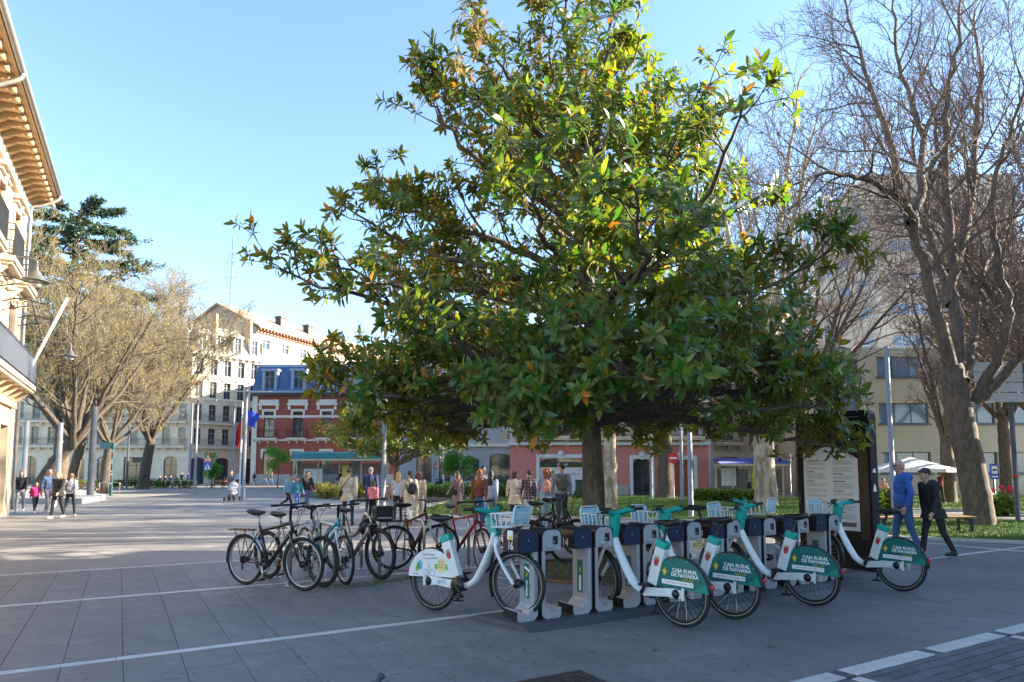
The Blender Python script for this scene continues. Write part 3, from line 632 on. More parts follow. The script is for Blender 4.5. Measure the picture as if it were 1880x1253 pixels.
band(pb, O0, 0, -0.1, PW+0.1, 3.42, 0.2, 0.35, BLUEW, 'cornice'); band(pb, O0, 0, 5.2, 8.0, 0, 0.75, 0.06, MATS['granite_plinth'], 'plinth'); balcony(pb, O0, 0, 0.3, PW-0.3, 4.0, 0.7, UP, IRONB, 1.0, 0.12)
link('lettering', text_mesh('M', 0.5, MATS['red_sign']), pb, (10.0, -0.05, 2.55), (PI/2, 0, 0)); band(pb, O0, 0, -0.1, PW+0.1, 10.8, 0.4, 0.4, UP, 'cornice')
m = MB(); m.b2((0, 1, 0), (PW, 12, 10.8)); m.build('rear_block', UP, pb)
# ---------------------------------------------------------------- stone building on the right of it
STN = mat('brown_grey_stone', (0.40, 0.37, 0.33), 0.75, 0.12, 1.2, bump=0.2)
sp = D(1300, 880, 52); sb = thing('stone_building', 'brown grey stone building with iron balconies behind the plane tree', 'building', (sp.x, sp.y, 0)); SW = 12.5
oo = [(x-0.6, x+0.6, z, z+2.3) for x in (1.6, 4.4, 7.2, 10.2) for z in (4.1, 7.6, 11.1)]+[(7.3, 8.9, 0, 3.0, 0.7), (1.0, 2.4, 0.6, 2.8), (4, 5.4, 0, 2.9, 0.4)]
facade(sb, O0, 0, SW, 15, oo, STN, 0.35)
for o in oo: window(sb, O0, 0, *o[:4], 'plain', BLUEW if o[2] > 3 else DFRAME, y=0.2); surround(sb, O0, 0, *o[:4], STN, 0.16, 0.08)
for x in (1.6, 4.4, 7.2, 10.2):
    for z in (3.95, 7.45): balcony(sb, O0, 0, x-1.1, x+1.1, z, 0.65, STN, IRONB, 1.0, 0.12)
band(sb, O0, 0, 0, SW, 15, 0.5, 0.5, STN, 'cornice'); MB().b2((-0.6, -0.05, 0), (0.25, 0.3, 15)).build('stone_quoins', BLUEW, sb); m = MB(); m.b2((0, 1, 0), (SW, 12, 15)); m.build('rear_block', STN, sb)
# ---------------------------------------------------------------- concrete block at the right
CONC = mat('beige_concrete', (0.44, 0.395, 0.31), 0.8, 0.1, 0.7, bump=0.2); BLIND = mat('blue_grey_blind', (0.13, 0.17, 0.23), 0.4, 0.2, 2)
op = D(1489, 880, 46); ob = thing('concrete_block', 'low beige concrete office block with blue-grey strip windows', 'building', (op.x, op.y, 0)); OW = 26.0
oo = [(x, x+3.5, z, z+1.45) for x in (4.95, 9.6, 14.2, 18.8) for z in (1.55, 5.0, 8.3)]+[(0.6, 3.6, 4.6, 7.2), (0.6, 3.6, 8.2, 9.6)]
facade(ob, O0, 0, OW, 10.4, oo, CONC, 0.3)
for o in oo: window(ob, O0, 0, *o[:4], 'band', mat('blue_frame', (0.07, 0.10, 0.14), 0.5), PANEB, y=0.15); MB().b2((o[0]-0.1, -0.1, o[2]-0.12), (o[1]+0.1, 0.05, o[2]-0.002)).build('window_sill', mat('blue_frame', (0.07, 0.1, 0.14)), ob)
MB().b2((-0.01, 0.5, 10.2), (OW, 13, 10.4)).build('roof', CONC, ob); facade(ob, (0, 13, 0), -PI/2, 13, 10.4, [], CONC)
t0 = D(1598, 325, 60); t1 = D(1860, 325, 60); tb = thing('concrete_tower', 'tall grey beige concrete tower with strip windows behind the bare trees', 'building', (t0.x, 60, 0)); TW = t1.x-t0.x; TH = t0.z
oo = [(x, x+w_, z, z+1.15) for z in (25.2, 22.2, 19.2, 16.2, 13.2, 10.6) for x, w_ in ((1.4, 3.6), (6.0, 3.6), (10.4, 2.2))]
CONT = mat('grey_concrete', (0.40, 0.36, 0.31), 0.8, 0.1, 0.6, bump=0.2)
facade(tb, O0, 0, TW, TH, oo, CONT, 0.3)
for o in oo: window(tb, O0, 0, *o[:4], 'band', WFRAME, PANEB, y=0.12)
lo2 = [(x, x+2.4, z, z+1.15) for z in (25.2, 22.2, 19.2, 16.2, 13.2) for x in (1.0, 4.4, 7.8)]; facade(tb, (-0.5, 11, 0), math.atan2(-11, 0.5), 11.01, TH, lo2, CONT)
for o in lo2: window(tb, (-0.5, 11, 0), math.atan2(-11, 0.5), *o[:4], 'band', WFRAME, PANEB, y=0.12)
facade(tb, (TW, 0, 0), PI/2, 11, TH, [], CONT)
MB().b2((-0.2, -0.15, TH), (TW+0.2, 11, TH+0.2)).build('roof', MATS['granite_plinth'], tb)
for z in (24.6, 21.6, 18.6, 15.6): band(tb, O0, 0, 0, TW, z, 0.1, 0.03, CONT, 'slab_edge')
# the block that shades the foreground stands outside the picture, to the right
xb = thing('side_apartment_building', 'cream apartment building right of the frame that shades the foreground', 'building', (23.0, 17.4, 0), -PI/2)
oo = [(2+3.2*i, 3.3+3.2*i, z, z+2) for i in range(11) for z in (1, 4.6, 8, 10.9)]
facade(xb, O0, 0, 40, 13.2, oo, CREAM, 0.3)
for o in oo: window(xb, O0, 0, *o[:4], 'plain')
facade(xb, (0, 14, 0), -PI/2, 14, 13.2, [], CREAM); MB().b2((-0.6, -0.6, 13.2), (40, 14, 13.5)).build('roof', ROOFB, xb); facade(xb, (40, 0, 0), PI/2, 14, 13.2, [], CREAM); facade(xb, (40, 14, 0), PI, 40, 13.2, [], CREAM)
# ================================================================== trees
def tubes(polys, sides):
    """polys: list of (pts[n,3], rad[n]) -> one vertex / quad array; lines of equal length are done together"""
    Vs, Fs, base = [], [], 0
    ang = np.arange(sides)*2*PI/sides; ca, sa = np.cos(ang), np.sin(ang); by = {}
    for P, r in polys: by.setdefault(len(P), []).append((P, r))
    for n, L in by.items():
        P = np.array([q[0] for q in L], float); r = np.array([q[1] for q in L], float); m = len(L)
        T = np.empty_like(P); T[:, 1:-1] = P[:, 2:]-P[:, :-2]; T[:, 0] = P[:, 1]-P[:, 0]; T[:, -1] = P[:, -1]-P[:, -2]
        T /= (np.linalg.norm(T, axis=2, keepdims=True)+1e-9)
        ref = np.where(np.abs(T[:, :1, 1:2]) < 0.8, np.array([0.31, 0.95, 0.05]), np.array([1.0, 0.1, 0.0]))
        A = np.cross(T, np.broadcast_to(ref, T.shape)); A /= (np.linalg.norm(A, axis=2, keepdims=True)+1e-9); B = np.cross(T, A)
        V = P[:, :, None, :]+r[:, :, None, None]*(A[:, :, None, :]*ca[:, None]+B[:, :, None, :]*sa[:, None])
        Vs.append(V.reshape(-1, 3)); i = np.arange(n-1)[:, None]*sides; j = np.arange(sides)[None, :]; k = (j+1) % sides
        F = np.stack([i+j, i+k, i+sides+k, i+sides+j], -1).reshape(-1, 4)
        Fs.append((F[None]+(np.arange(m)*n*sides)[:, None, None]).reshape(-1, 4)+base); base += m*n*sides
    return np.vstack(Vs), np.vstack(Fs)
class Rnd:
    def __init__(s, seed): s.r = random.Random(seed)
    def u(s, a, b): return s.r.uniform(a, b)
    def g(s, a): return s.r.gauss(0, a)
def npv(*a): return np.array(a, float)
def unit(v):
    l = math.sqrt(v[0]*v[0]+v[1]*v[1]+v[2]*v[2])+1e-9; return v/l
def perp(rn, d):
    x, y, z = rn.g(1), rn.g(1), rn.g(1); k = x*d[0]+y*d[1]+z*d[2]; return unit(npv(x-d[0]*k, y-d[1]*k, z-d[2]*k))
def grow_line(rn, p, d, L, r0, r1, n, wob, trop):
    x, y, z = p; a, b, c = d; g_ = rn.r.gauss; st = L/n; P = [(x, y, z)]
    l = math.sqrt(a*a+b*b+c*c)+1e-9; a /= l; b /= l; c /= l
    for i in range(n):
        a += g_(0, wob); b += g_(0, wob); c += g_(0, wob)+trop; l = math.sqrt(a*a+b*b+c*c)+1e-9; a /= l; b /= l; c /= l
        x += a*st; y += b*st; z += c*st; P.append((x, y, z))
    return np.array(P), np.array([r0+(r1-r0)*(i/n)**0.9 for i in range(n+1)])
def curve(rn, pts, r0, r1, wob=0.03, per=5, pw=0.9):
    P = np.array([list(p) for p in smoothpath(pts, per)]); n = len(P); P[1:-1] += np.array([[rn.g(wob), rn.g(wob), rn.g(wob)] for _ in range(n-2)])
    return P, r0+(r1-r0)*np.linspace(0, 1, n)**pw
def bark_mat(name, c1, c2, sc=6, bump=0.8, thr=0.5):
    if name in MATS: return MATS[name]
    m = mat(name, c1, 0.85, 0.25, sc, bump=bump, bscale=sc*4); t = m.node_tree; mul = [n for n in t.nodes if n.type == 'MIX'][0]
    tc = [n for n in t.nodes if n.type == 'TEX_COORD'][0]; n = t.nodes.new('ShaderNodeTexNoise'); n.inputs['Scale'].default_value = sc*0.7; n.inputs['Detail'].default_value = 6
    mp = t.nodes.new('ShaderNodeMapping'); mp.inputs['Scale'].default_value = (1, 1, 0.35); t.links.new(tc.outputs['Object'], mp.inputs['Vector']); t.links.new(mp.outputs['Vector'], n.inputs['Vector'])
    r = t.nodes.new('ShaderNodeMapRange'); r.inputs['From Min'].default_value = thr-0.06; r.inputs['From Max'].default_value = thr+0.06
    mx = t.nodes.new('ShaderNodeMix'); mx.data_type = 'RGBA'; mx.inputs[6].default_value = (*c1, 1); mx.inputs[7].default_value = (*c2, 1)
    t.links.new(n.outputs['Fac'], r.inputs['Value']); t.links.new(r.outputs['Result'], mx.inputs[0]); t.links.new(mx.outputs[2], mul.inputs[6]); return m
BARK = bark_mat('grey_brown_bark', (0.125, 0.09, 0.066), (0.08, 0.058, 0.042), 16, 1.0); BARKM = bark_mat('magnolia_bark', (0.13, 0.105, 0.07), (0.075, 0.06, 0.045), 9, 0.5)
BARKP = bark_mat('plane_bark', (0.40, 0.35, 0.26), (0.22, 0.185, 0.12), 7, 0.5, 0.52); TWIG = mat('twig_bark', (0.17, 0.12, 0.095), 0.85, 0.2, 3); TWIGY = mat('olive_twig_bark', (0.165, 0.135, 0.085), 0.85, 0.2, 3)
# ---------------------------------------------------------------- leaves
def leaf_mat(name, top, top2, under, old, spec=0.6, rough=0.28, trans=0.25, pold=0.94):
    m = bpy.data.materials.new(name); m.use_nodes = True; t = m.node_tree; b = t.nodes['Principled BSDF']; out = t.nodes['Material Output']
    at = t.nodes.new('ShaderNodeAttribute'); at.attribute_name = 'rnd'; oi = t.nodes.new('ShaderNodeObjectInfo')
    ad = t.nodes.new('ShaderNodeMath'); ad.operation = 'ADD'; t.links.new(at.outputs['Fac'], ad.inputs[0]); t.links.new(oi.outputs['Random'], ad.inputs[1])
    fr = t.nodes.new('ShaderNodeMath'); fr.operation = 'FRACT'; t.links.new(ad.outputs[0], fr.inputs[0])
    rp = t.nodes.new('ShaderNodeValToRGB'); e = rp.color_ramp.elements; e[0].position = 0; e[0].color = (*top, 1); e[1].position = pold-0.02; e[1].color = (*top2, 1)
    x = rp.color_ramp.elements.new(pold); x.color = (*old, 1); t.links.new(fr.outputs[0], rp.inputs['Fac'])
    geo = t.nodes.new('ShaderNodeNewGeometry'); mx = t.nodes.new('ShaderNodeMix'); mx.data_type = 'RGBA'; mx.inputs[7].default_value = (*under, 1)
    t.links.new(geo.outputs['Backfacing'], mx.inputs[0]); t.links.new(rp.outputs['Color'], mx.inputs[6]); t.links.new(mx.outputs[2], b.inputs['Base Color'])
    rr = t.nodes.new('ShaderNodeMapRange'); rr.inputs['To Min'].default_value = rough; rr.inputs['To Max'].default_value = 0.7; t.links.new(geo.outputs['Backfacing'], rr.inputs['Value']); t.links.new(rr.outputs['Result'], b.inputs['Roughness'])
    b.inputs['Specular IOR Level'].default_value = spec
    tr = t.nodes.new('ShaderNodeBsdfTranslucent'); tm = t.nodes.new('ShaderNodeMix'); tm.data_type = 'RGBA'; tm.blend_type = 'MULTIPLY'; tm.inputs[0].default_value = 1; tm.inputs[7].default_value = (2.1, 1.75, 0.45, 1)
    t.links.new(rp.outputs['Color'], tm.inputs[6]); t.links.new(tm.outputs[2], tr.inputs['Color'])
    ms = t.nodes.new('ShaderNodeMixShader'); ms.inputs[0].default_value = trans; t.links.new(b.outputs[0], ms.inputs[1]); t.links.new(tr.outputs[0], ms.inputs[2]); t.links.new(ms.outputs[0], out.inputs['Surface'])
    MATS[name] = m; return m
MAGL = leaf_mat('magnolia_leaf', (0.034, 0.125, 0.025), (0.155, 0.185, 0.033), (0.24, 0.135, 0.045), (0.40, 0.17, 0.02), trans=0.44, pold=0.985, rough=0.25, spec=0.5)
def leaf_shape(L, W, bend, fold=0.25):
    """pointed oval leaf along +x, upper side +z"""
    st = [(0, 0), (0.18, 0.55), (0.45, 1.0), (0.75, 0.72), (1.0, 0)]; V = []; F = []
    for i, (u, w) in enumerate(st):
        x = u*L; z = -bend*L*u*u
        if w == 0: V.append((x, 0, z))
        else: V += [(x, -w*W/2, z+fold*w*W/2), (x, 0, z), (x, w*W/2, z+fold*w*W/2)]
    F = [(0, 1, 2), (0, 2, 3), (1, 4, 2), (2, 4, 5), (2, 5, 3), (3, 5, 6), (4, 7, 5), (5, 7, 8), (5, 8, 6), (6, 8, 9), (7, 10, 8), (8, 10, 9)]
    return np.array(V), np.array(F)
LV = [leaf_shape(1.0, w, b) for w, b in ((0.40, 0.05), (0.36, 0.22), (0.42, 0.40))]
def frames(dirs, ups):
    X = dirs/np.linalg.norm(dirs, axis=1, keepdims=True); Y = np.cross(ups, X); Y /= (np.linalg.norm(Y, axis=1, keepdims=True)+1e-9); Z = np.cross(X, Y)
    return np.stack([X, Y, Z], -1)
def place_leaves(pos, M, size, name, m):
    Vs, Fs, base, R_ = [], [], 0, []
    kind = RNG.integers(0, 3, len(pos))
    for k in range(3):
        s = kind == k; V, F = LV[k]; n = s.sum()
        if n == 0: continue
        W = np.einsum('nij,vj->nvi', M[s], V)*size[s][:, None, None]+pos[s][:, None, :]
        Vs.append(W.reshape(-1, 3)); Fs.append((F[None]+(np.arange(n)*len(V))[:, None, None]).reshape(-1, 3)+base); base += n*len(V)
        R_.append(np.repeat(RNG.uniform(0, 1, n), len(V)))
    return npmesh(name, np.vstack(Vs), np.vstack(Fs), m, smooth=True, attr=np.concatenate(R_))
def rosettes(tips, dirs, nl, Ls, rn_seed):
    """rings of leaves at twig ends -> positions, frames, sizes"""
    g_ = np.random.default_rng(rn_seed); n = len(tips); N = n*nl
    T = np.repeat(tips, nl, 0); Dd = np.repeat(dirs/np.linalg.norm(dirs, axis=1, keepdims=True), nl, 0)
    ref = np.where(np.abs(Dd[:, 2:3]) < 0.9, [[0, 0, 1.0]], [[1.0, 0, 0]]); A = np.cross(Dd, ref); A /= np.linalg.norm(A, axis=1, keepdims=True); B = np.cross(Dd, A)
    ph = np.tile(np.arange(nl)*2.4, n)+np.repeat(g_.uniform(0, 6, n), nl)+g_.normal(0, 0.25, N)
    op = np.tile(np.linspace(0.55, 1.65, nl), n)+g_.normal(0, 0.18, N)
    rad = A*np.cos(ph)[:, None]+B*np.sin(ph)[:, None]; d = Dd*np.cos(op)[:, None]+rad*np.sin(op)[:, None]+np.array([0, 0, -0.12])
    up = Dd*np.sin(op)[:, None]-rad*np.cos(op)[:, None]+g_.normal(0, 0.15, (N, 3))
    pos = T-Dd*(np.tile(np.linspace(0, 0.10, nl), n)[:, None]); size = Ls*g_.uniform(0.5, 1.3, N)
    return pos, frames(d, up), size
def magnolia(name, label, base, env, ztrunk, nl_limb, seed, leafL, camleaf=300, r0=0.23, nleaf=10, sub=1.0, group=None):
    rn = Rnd(seed); t = thing(name, label, 'tree', base, group=group); H = env[-1][0]
    def cx_(z): return -0.42*min(1, max(0, (z-2.4)/1.2)) if camleaf else 0.0
    def Rz(z): return np.interp(z, [e[0] for e in env], [e[1] for e in env])
    big, mid, small, tips, tdir = [], [], [], [], []
    zt = H*0.78
    trunk = curve(rn, [(0, 0, 0), (0.02, 0, ztrunk*0.5), (-0.03, 0.02, ztrunk), (0.05, 0.05, zt*0.5), (-0.06, 0, zt*0.75), (0.05, 0, zt)], r0, 0.035, 0.012, 6, 0.8); trunk[1][:3] *= (1.25, 1.1, 1.03)
    big.append(trunk)
    def tip(p, d):
        tips.append(p); o = npv(p[0], p[1], 0); k = 0.05 if p[2] < H*0.5 else 0.3; tdir.append(unit(unit(d)+unit(o)*0.7+npv(0, 0, k)))
    def twig(p, d, L, lev):
        if L < 0.12: return
        P, r = grow_line(rn, p, d, L, 0.004+0.007*L, 0.004, 4, 0.13, 0.07); small.append((P, r)); tip(P[-1], P[-1]-P[-2])
        if lev:
            for k in range(2, 4):
                if rn.u(0, 1) < 0.50*sub: dd = unit(P[k]-P[k-1]); twig(P[k], dd*0.7+perp(rn, dd)*0.8+npv(0, 0, 0.15), L*rn.u(0.45, 0.75), lev-1)
    limbs = nl_limb
    for i in range(limbs):
        nlow = int(limbs*0.26); f = (i+0.5-nlow)/(limbs-nlow) if i >= nlow else 0.16*(i+0.5)/nlow; zt_ = env[0][0]+(H-env[0][0])*(f**1.05 if i >= nlow else f)+rn.g(0.1); phi = i*2.39996+rn.g(0.2)
        rr = Rz(zt_)*(rn.u(0.70, 1.04) if i >= nlow else rn.u(0.72, 0.9))*(1.07 if i % 5 == 0 else 1.0); e = npv(rr*math.cos(phi)+cx_(zt_), rr*math.sin(phi), zt_)
        zs = max(ztrunk*0.85, min(zt*0.97, ztrunk*0.85+(zt_-env[0][0])*0.62-0.1*rr)); s = npv(0, 0, zs); s[:2] = [np.interp(zs, trunk[0][:, 2], trunk[0][:, k]) for k in (0, 1)]
        m1 = s+(e-s)*0.35+npv(0, 0, 0.10*rr*(0.5-f)); m2 = s+(e-s)*0.7+npv(rn.g(0.15), rn.g(0.15), -0.05*rr*f)
        L = np.linalg.norm(e-s); P, r = curve(rn, [s, m1, m2, e], 0.022+0.016*L, 0.008, 0.03, 6); (big if L > 2 else mid).append((P, r)); tip(P[-1], P[-1]-P[-2]); n = len(P)
        step = max(1, int(n*0.3/L/0.3*0.24))
        for k in range(int(n*0.22), n-1):
            for q in range(2):
                if rn.u(0, 1) > 0.66*sub*min(1.0, (L/3.3)**1.3)*(0.6 if zt_ > H*0.74 else 1): continue
                d = unit(P[k+1]-P[k]); fr_ = 1-k/n; l2 = (0.35+1.5*fr_)*rn.u(0.55, 1.1)*min(1, L/3)
                sd = unit(np.cross(d, npv(0, 0, 1)))*(1 if rn.u(0, 1) < 0.5 else -1); dd = d*0.65+sd*rn.u(0.5, 1)+npv(0, 0, rn.u(-0.15, 0.6))
                Q, r2 = grow_line(rn, P[k], dd, l2, 0.006+0.010*l2, 0.005, 6, 0.10, 0.05); mid.append((Q, r2)); tip(Q[-1], Q[-1]-Q[-2])
                for j in range(2, 6):
                    if rn.u(0, 1) < 0.70*sub: d2 = unit(Q[j]-Q[j-1]); twig(Q[j], d2*0.7+perp(rn, d2)*0.8+npv(0, 0, 0.12), rn.u(0.22, 0.5), 1)
    V, F = tubes([trunk], 14); link('trunk', npmesh('trunk', V, F, BARKM, smooth=True), t)
    V1, F1 = tubes(big[1:]+mid, 7); link('limbs', npmesh('limbs', V1, F1, BARKM, smooth=True), t); V2, F2 = tubes(small, 4); link('twigs', npmesh('twigs', V2, F2, BARKM, smooth=True), t)
    T = np.array(tips); Dd = np.array(tdir); rel = np.hypot(T[:, 0]-np.array([cx_(z) for z in T[:, 2]]), T[:, 1])/np.array([max(0.5, Rz(z)) for z in T[:, 2]])
    ok = (rel < 1.22) & (T[:, 2] > env[0][0]-0.35) & ((T[:, 2] > 3.3) | (rel > 0.6) | (camleaf == 0)) & ((rel > 0.42) | (T[:, 2] > H*0.62) | (RNG.uniform(0, 1, len(T)) < 0.35)); T, Dd = T[ok], Dd[ok]
    pos, M, size = rosettes(T, Dd, nleaf, leafL, seed)
    if camleaf:
        wp = pos+np.array(base); d = np.linalg.norm(wp-np.array([0, 0, EYE]), axis=1); o = np.argsort(d); nr = o[:camleaf]
        me = [npmesh('leaf', V, F, MAGL, smooth=True) for V, F in LV]
        for i in nr:
            ob = link('leaf', me[i % 3], t); ob.matrix_local = Matrix.Translation(pos[i]) @ Matrix(M[i].tolist()).to_4x4() @ Matrix.Scale(size[i], 4)
        keep = np.ones(len(pos), bool); keep[nr] = False; pos, M, size = pos[keep], M[keep], size[keep]
    tag(link('foliage', place_leaves(pos, M, size, 'foliage', MAGL), t), kind='stuff'); return t, len(T)
ENV = [(2.1, 3.9), (2.8, 4.3), (3.5, 4.4), (4.5, 4.55), (5.3, 4.25), (6.1, 3.4), (6.9, 2.7), (7.7, 2.15), (8.5, 1.8), (9.3, 1.4)]
mg, nt_ = magnolia('magnolia_tree', 'large glossy magnolia tree standing behind the bike docks', TREE, ENV, 2.75, 74, 5, 0.16, nleaf=11, sub=0.92)
print('rosettes', nt_)
magnolia('magnolia_tree', 'smaller magnolia tree behind the walking group near the bus shelter', D(728, 900, 32).xy.to_3d(), [(2.6, 2.8), (3.4, 3.7), (4.4, 3.6), (5.4, 2.6), (6.3, 1.0)], 2.2, 22, 9, 0.17, 0, 0.19, 9, 0.8)
# ---------------------------------------------------------------- bare trees
BUD = leaf_mat('yellow_bud', (0.25, 0.22, 0.05), (0.33, 0.27, 0.06), (0.25, 0.22, 0.05), (0.4, 0.33, 0.1), 0.3, 0.6, 0.4)
def bare_tree(label, base, limbs, trunk_r, seed, bark=None, twigm=None, depth=3, dens=1.0, twigL=0.9, buds=0, droop=0.0, group='bare street trees', fork=None, mint=0.012, budsize=0.06):
    """limbs: list of (points, r0, r1) in local metres; finer branches are grown from them"""
    rn = Rnd(seed); t = thing('bare_tree', label, 'tree', base, group=group); bark = bark or BARK
    L0 = [curve(rn, p, a, b, 0.04 if i else 0.012, 5) for i, (p, a, b) in enumerate(limbs)]; L0[0][1][:2] *= (1.3, 1.08)
    L1, L2, L3, tips = [], [], [], []
    def sub(P, r, lev, Lp):
        n = len(P); k0 = int(n*0.25) if lev == 0 else 1
        cnt = {0: 13, 1: 8, 2: 6}[lev]*dens; step = max(1e-6, (n-k0)/cnt); k = k0+rn.u(0, step)
        while k < n-0.01:
            i = min(int(k), n-2); f = k-i; p = P[i]+(P[i+1]-P[i])*min(f, 1); d = unit(P[i+1]-P[i]); fr = 1-k/n
            dd = unit(d*0.8+perp(rn, d)*rn.u(0.5, 0.95)+npv(0, 0, 0.12-droop*(lev > 0)))
            L = Lp*(0.34+0.36*fr)*rn.u(0.6, 1.15)
            ra = max(mint*0.6, min(r[i]*0.6, 0.012*L+mint*0.5)); nseg = 6 if lev < 2 else 4
            Q, rq = grow_line(rn, p, dd, L, ra, mint*0.45, nseg, 0.14, 0.05-droop*0.12)
            (L1 if lev == 0 else L2 if lev == 1 else L3).append((Q, rq))
            if lev+1 < depth: sub(Q, rq, lev+1, L)
            else: tips.extend([Q[-1], Q[-2], Q[2]])
            k += step*rn.u(0.6, 1.4)
    for (P, r), (pts, a, b) in zip(L0[1:], limbs[1:]):
        sub(P, r, 0, float(np.linalg.norm(np.diff(P, axis=0), axis=1).sum())*0.62)
    V, F = tubes(L0[:1], 14); link('trunk', npmesh('trunk', V, F, bark, smooth=True), t); V, F = tubes(L0[1:]+[], 9); link('limbs', npmesh('limbs', V, F, bark, smooth=True), t)
    V, F = tubes(L1, 5); link('branches', npmesh('branches', V, F, bark, smooth=True), t); V, F = tubes(L2+L3, 3); tag(link('twigs', npmesh('twigs', V, F, twigm or TWIG), t), kind='stuff')
    if buds:
        T = np.array(tips); T = T[RNG.integers(0, len(T), buds)]+RNG.normal(0, 0.05, (buds, 3)); d = RNG.normal(0, 1, (buds, 3)); M = frames(d, RNG.normal(0, 1, (buds, 3)))
        tag(link('buds', place_leaves(T, M, RNG.uniform(0.6, 1.3, buds)*budsize, 'buds', BUD), t), kind='stuff')
    return t
def pl(pix, depth, base, dz=0.0, jy=None):
    out = []
    for i, (x, y) in enumerate(pix):
        p = D(x, y, depth+(jy[i] if jy else 0)); out.append((p.x-base[0], p.y-base[1], p.z))
    return out
# large bare tree at the right edge
b0 = G(1800, 968); dp = b0.y
LM = [([(0, 0, -0.05), (-0.02, 0, 0.5), (-0.15, 0, 1.6), (-0.35, 0, 2.8), (-0.5, 0, 4.0), (-0.6, 0.0, 4.6)], 0.40, 0.32)]
for px, r0, r1, jy in (([(1762, 740), (1735, 640), (1708, 540), (1685, 440), (1655, 368), (1600, 335), (1530, 318), (1470, 335)], 0.22, 0.03, (0, -.2, -.4, -.6, -1, -1.5, -2, -2.4)),
                       ([(1662, 385), (1640, 300), (1612, 200), (1575, 90), (1540, -20)], 0.13, 0.025, (-1, -.8, -.6, 0, .5)),
                       ([(1672, 410), (1690, 330), (1690, 230), (1650, 120), (1640, 0)], 0.15, 0.03, (-.8, -.2, 1, 1.5, 2)),
                       ([(1765, 740), (1755, 600), (1748, 480), (1738, 380), (1735, 280), (1742, 170), (1760, 60), (1765, -40)], 0.20, 0.03, (0, .3, .6, .8, 1, 1.3, 1.5, 2)),
                       ([(1750, 500), (1772, 410), (1788, 300), (1800, 160), (1790, 20)], 0.19, 0.03, (.6, 1.2, 1.8, 2.5, 3)),
                       ([(1790, 740), (1835, 650), (1850, 560), (1832, 480), (1820, 360), (1850, 250), (1900, 120)], 0.17, 0.03, (0, -.3, -.6, -.8, -1, -1.4, -2)),
                       ([(1800, 730), (1850, 680), (1910, 620), (1990, 560)], 0.17, 0.035, (0, -.5, -1.2, -2)),
                       ([(1770, 700), (1790, 600), (1800, 500), (1860, 400), (1930, 300)], 0.15, 0.035, (0, 1, 2, 3, 4)),
                       ([(1745, 560), (1720, 470), (1700, 380), (1720, 250), (1690, 130)], 0.14, 0.03, (.4, 1.5, 2.5, 3.2, 4))):
    LM.append((pl(px, dp, b0, jy=jy), r0, r1))
bare_tree('massive bare tree with several upright stems at the right edge', b0, LM, 0.5, 21, dens=1.2, mint=0.0095, droop=0.06)
def generic_limbs(rn, H, Rc, rt, fork, n, lean=(0, 0)):
    LM = [([(0, 0, -0.05), (lean[0]*0.2, lean[1]*0.2, fork*0.3), (lean[0]*0.6, lean[1]*0.6, fork*0.7), (lean[0], lean[1], fork)], rt, rt*0.72)]
    for i in range(n):
        a = 2*PI*i/n+rn.g(0.3); e = rn.u(0.6, 1.0); rr = Rc*e*(0.45 if i % 3 == 2 else 1); hh = H*(rn.u(0.82, 1) if i % 3 == 2 else rn.u(0.55, 0.85)); s = npv(lean[0], lean[1], fork*rn.u(0.85, 1.0))
        e_ = npv(lean[0]+rr*math.cos(a), lean[1]+rr*math.sin(a), hh); m1 = s+(e_-s)*npv(0.32, 0.32, 0.30); m2 = s+(e_-s)*npv(0.68, 0.68, 0.68)
        LM.append(([tuple(s), tuple(m1), tuple(m2), tuple(e_)], rt*0.42, 0.03))
    return LM
def auto_tree(label, px, depth, H, Rc, rt, fork, n, seed, lean=(0, 0), **kw):
    p = D(px, 900, depth); b = Vector((p.x, p.y, 0)); return bare_tree(label, b, generic_limbs(Rnd(seed), H, Rc, rt, fork, n, lean), rt, seed+1, **kw)
auto_tree('pale plane tree trunk right of the magnolia, bare crown above it', 1405, 30.8, 21, 8.5, 0.52, 7.5, 10, 31, bark=BARKP, mint=0.018, dens=0.85)
auto_tree('bare plane tree directly behind the magnolia trunk', 1121, 27.5, 12.5, 4.0, 0.30, 4.2, 6, 33, bark=BARKP, mint=0.018, dens=0.7)
auto_tree('dark bare tree beside the no entry sign', 1222, 40, 13, 5, 0.55, 4.2, 6, 35, mint=0.02, dens=0.7)
auto_tree('tall bare tree rising behind the upper right of the magnolia', 1475, 42, 25, 9, 0.45, 6, 11, 37, mint=0.02, dens=0.95)
auto_tree('slim bare tree in front of the concrete block', 1742, 34, 12, 4.0, 0.38, 3.4, 6, 39, mint=0.018, dens=0.7)
auto_tree('bare tree standing far right beside the parasol', 1850, 40, 17, 6, 0.4, 5, 7, 40, mint=0.02, dens=0.7)
sh0 = None
for i, (x, y, rz_, sc) in enumerate(((18.2, 20.6, 0.0, 0.85), (20.5, 24.2, 2.3, 1.0), (23.5, 27.6, 4.4, 1.05), (25.5, 31.2, 1.2, 1.0), (29.5, 35.4, 3.3, 1.1), (34, 41, 5.0, 1.15))):
    if sh0 is None: sh0 = tb_ = bare_tree('', Vector((x, y, 0)), generic_limbs(Rnd(41), 15.5, 6, 0.45, 4, 8), 0.45, 42, mint=0.03, dens=0.8)
    else: tb_ = copy_tree(sh0)
    tb_.location = (x, y, 0); tb_.rotation_euler = (0, 0, rz_); tb_.scale = (sc,)*3; tb_['group'] = 'bare trees right of the frame'
    tb_['label'] = 'bare tree right of the frame casting branch shadows across the plaza'
BARKD = bark_mat('dark_bark', (0.085, 0.068, 0.05), (0.055, 0.044, 0.032), 14, 1.0)
kw = dict(twigm=TWIGY, group='budding trees left', mint=0.015, dens=1.2, bark=BARKD)
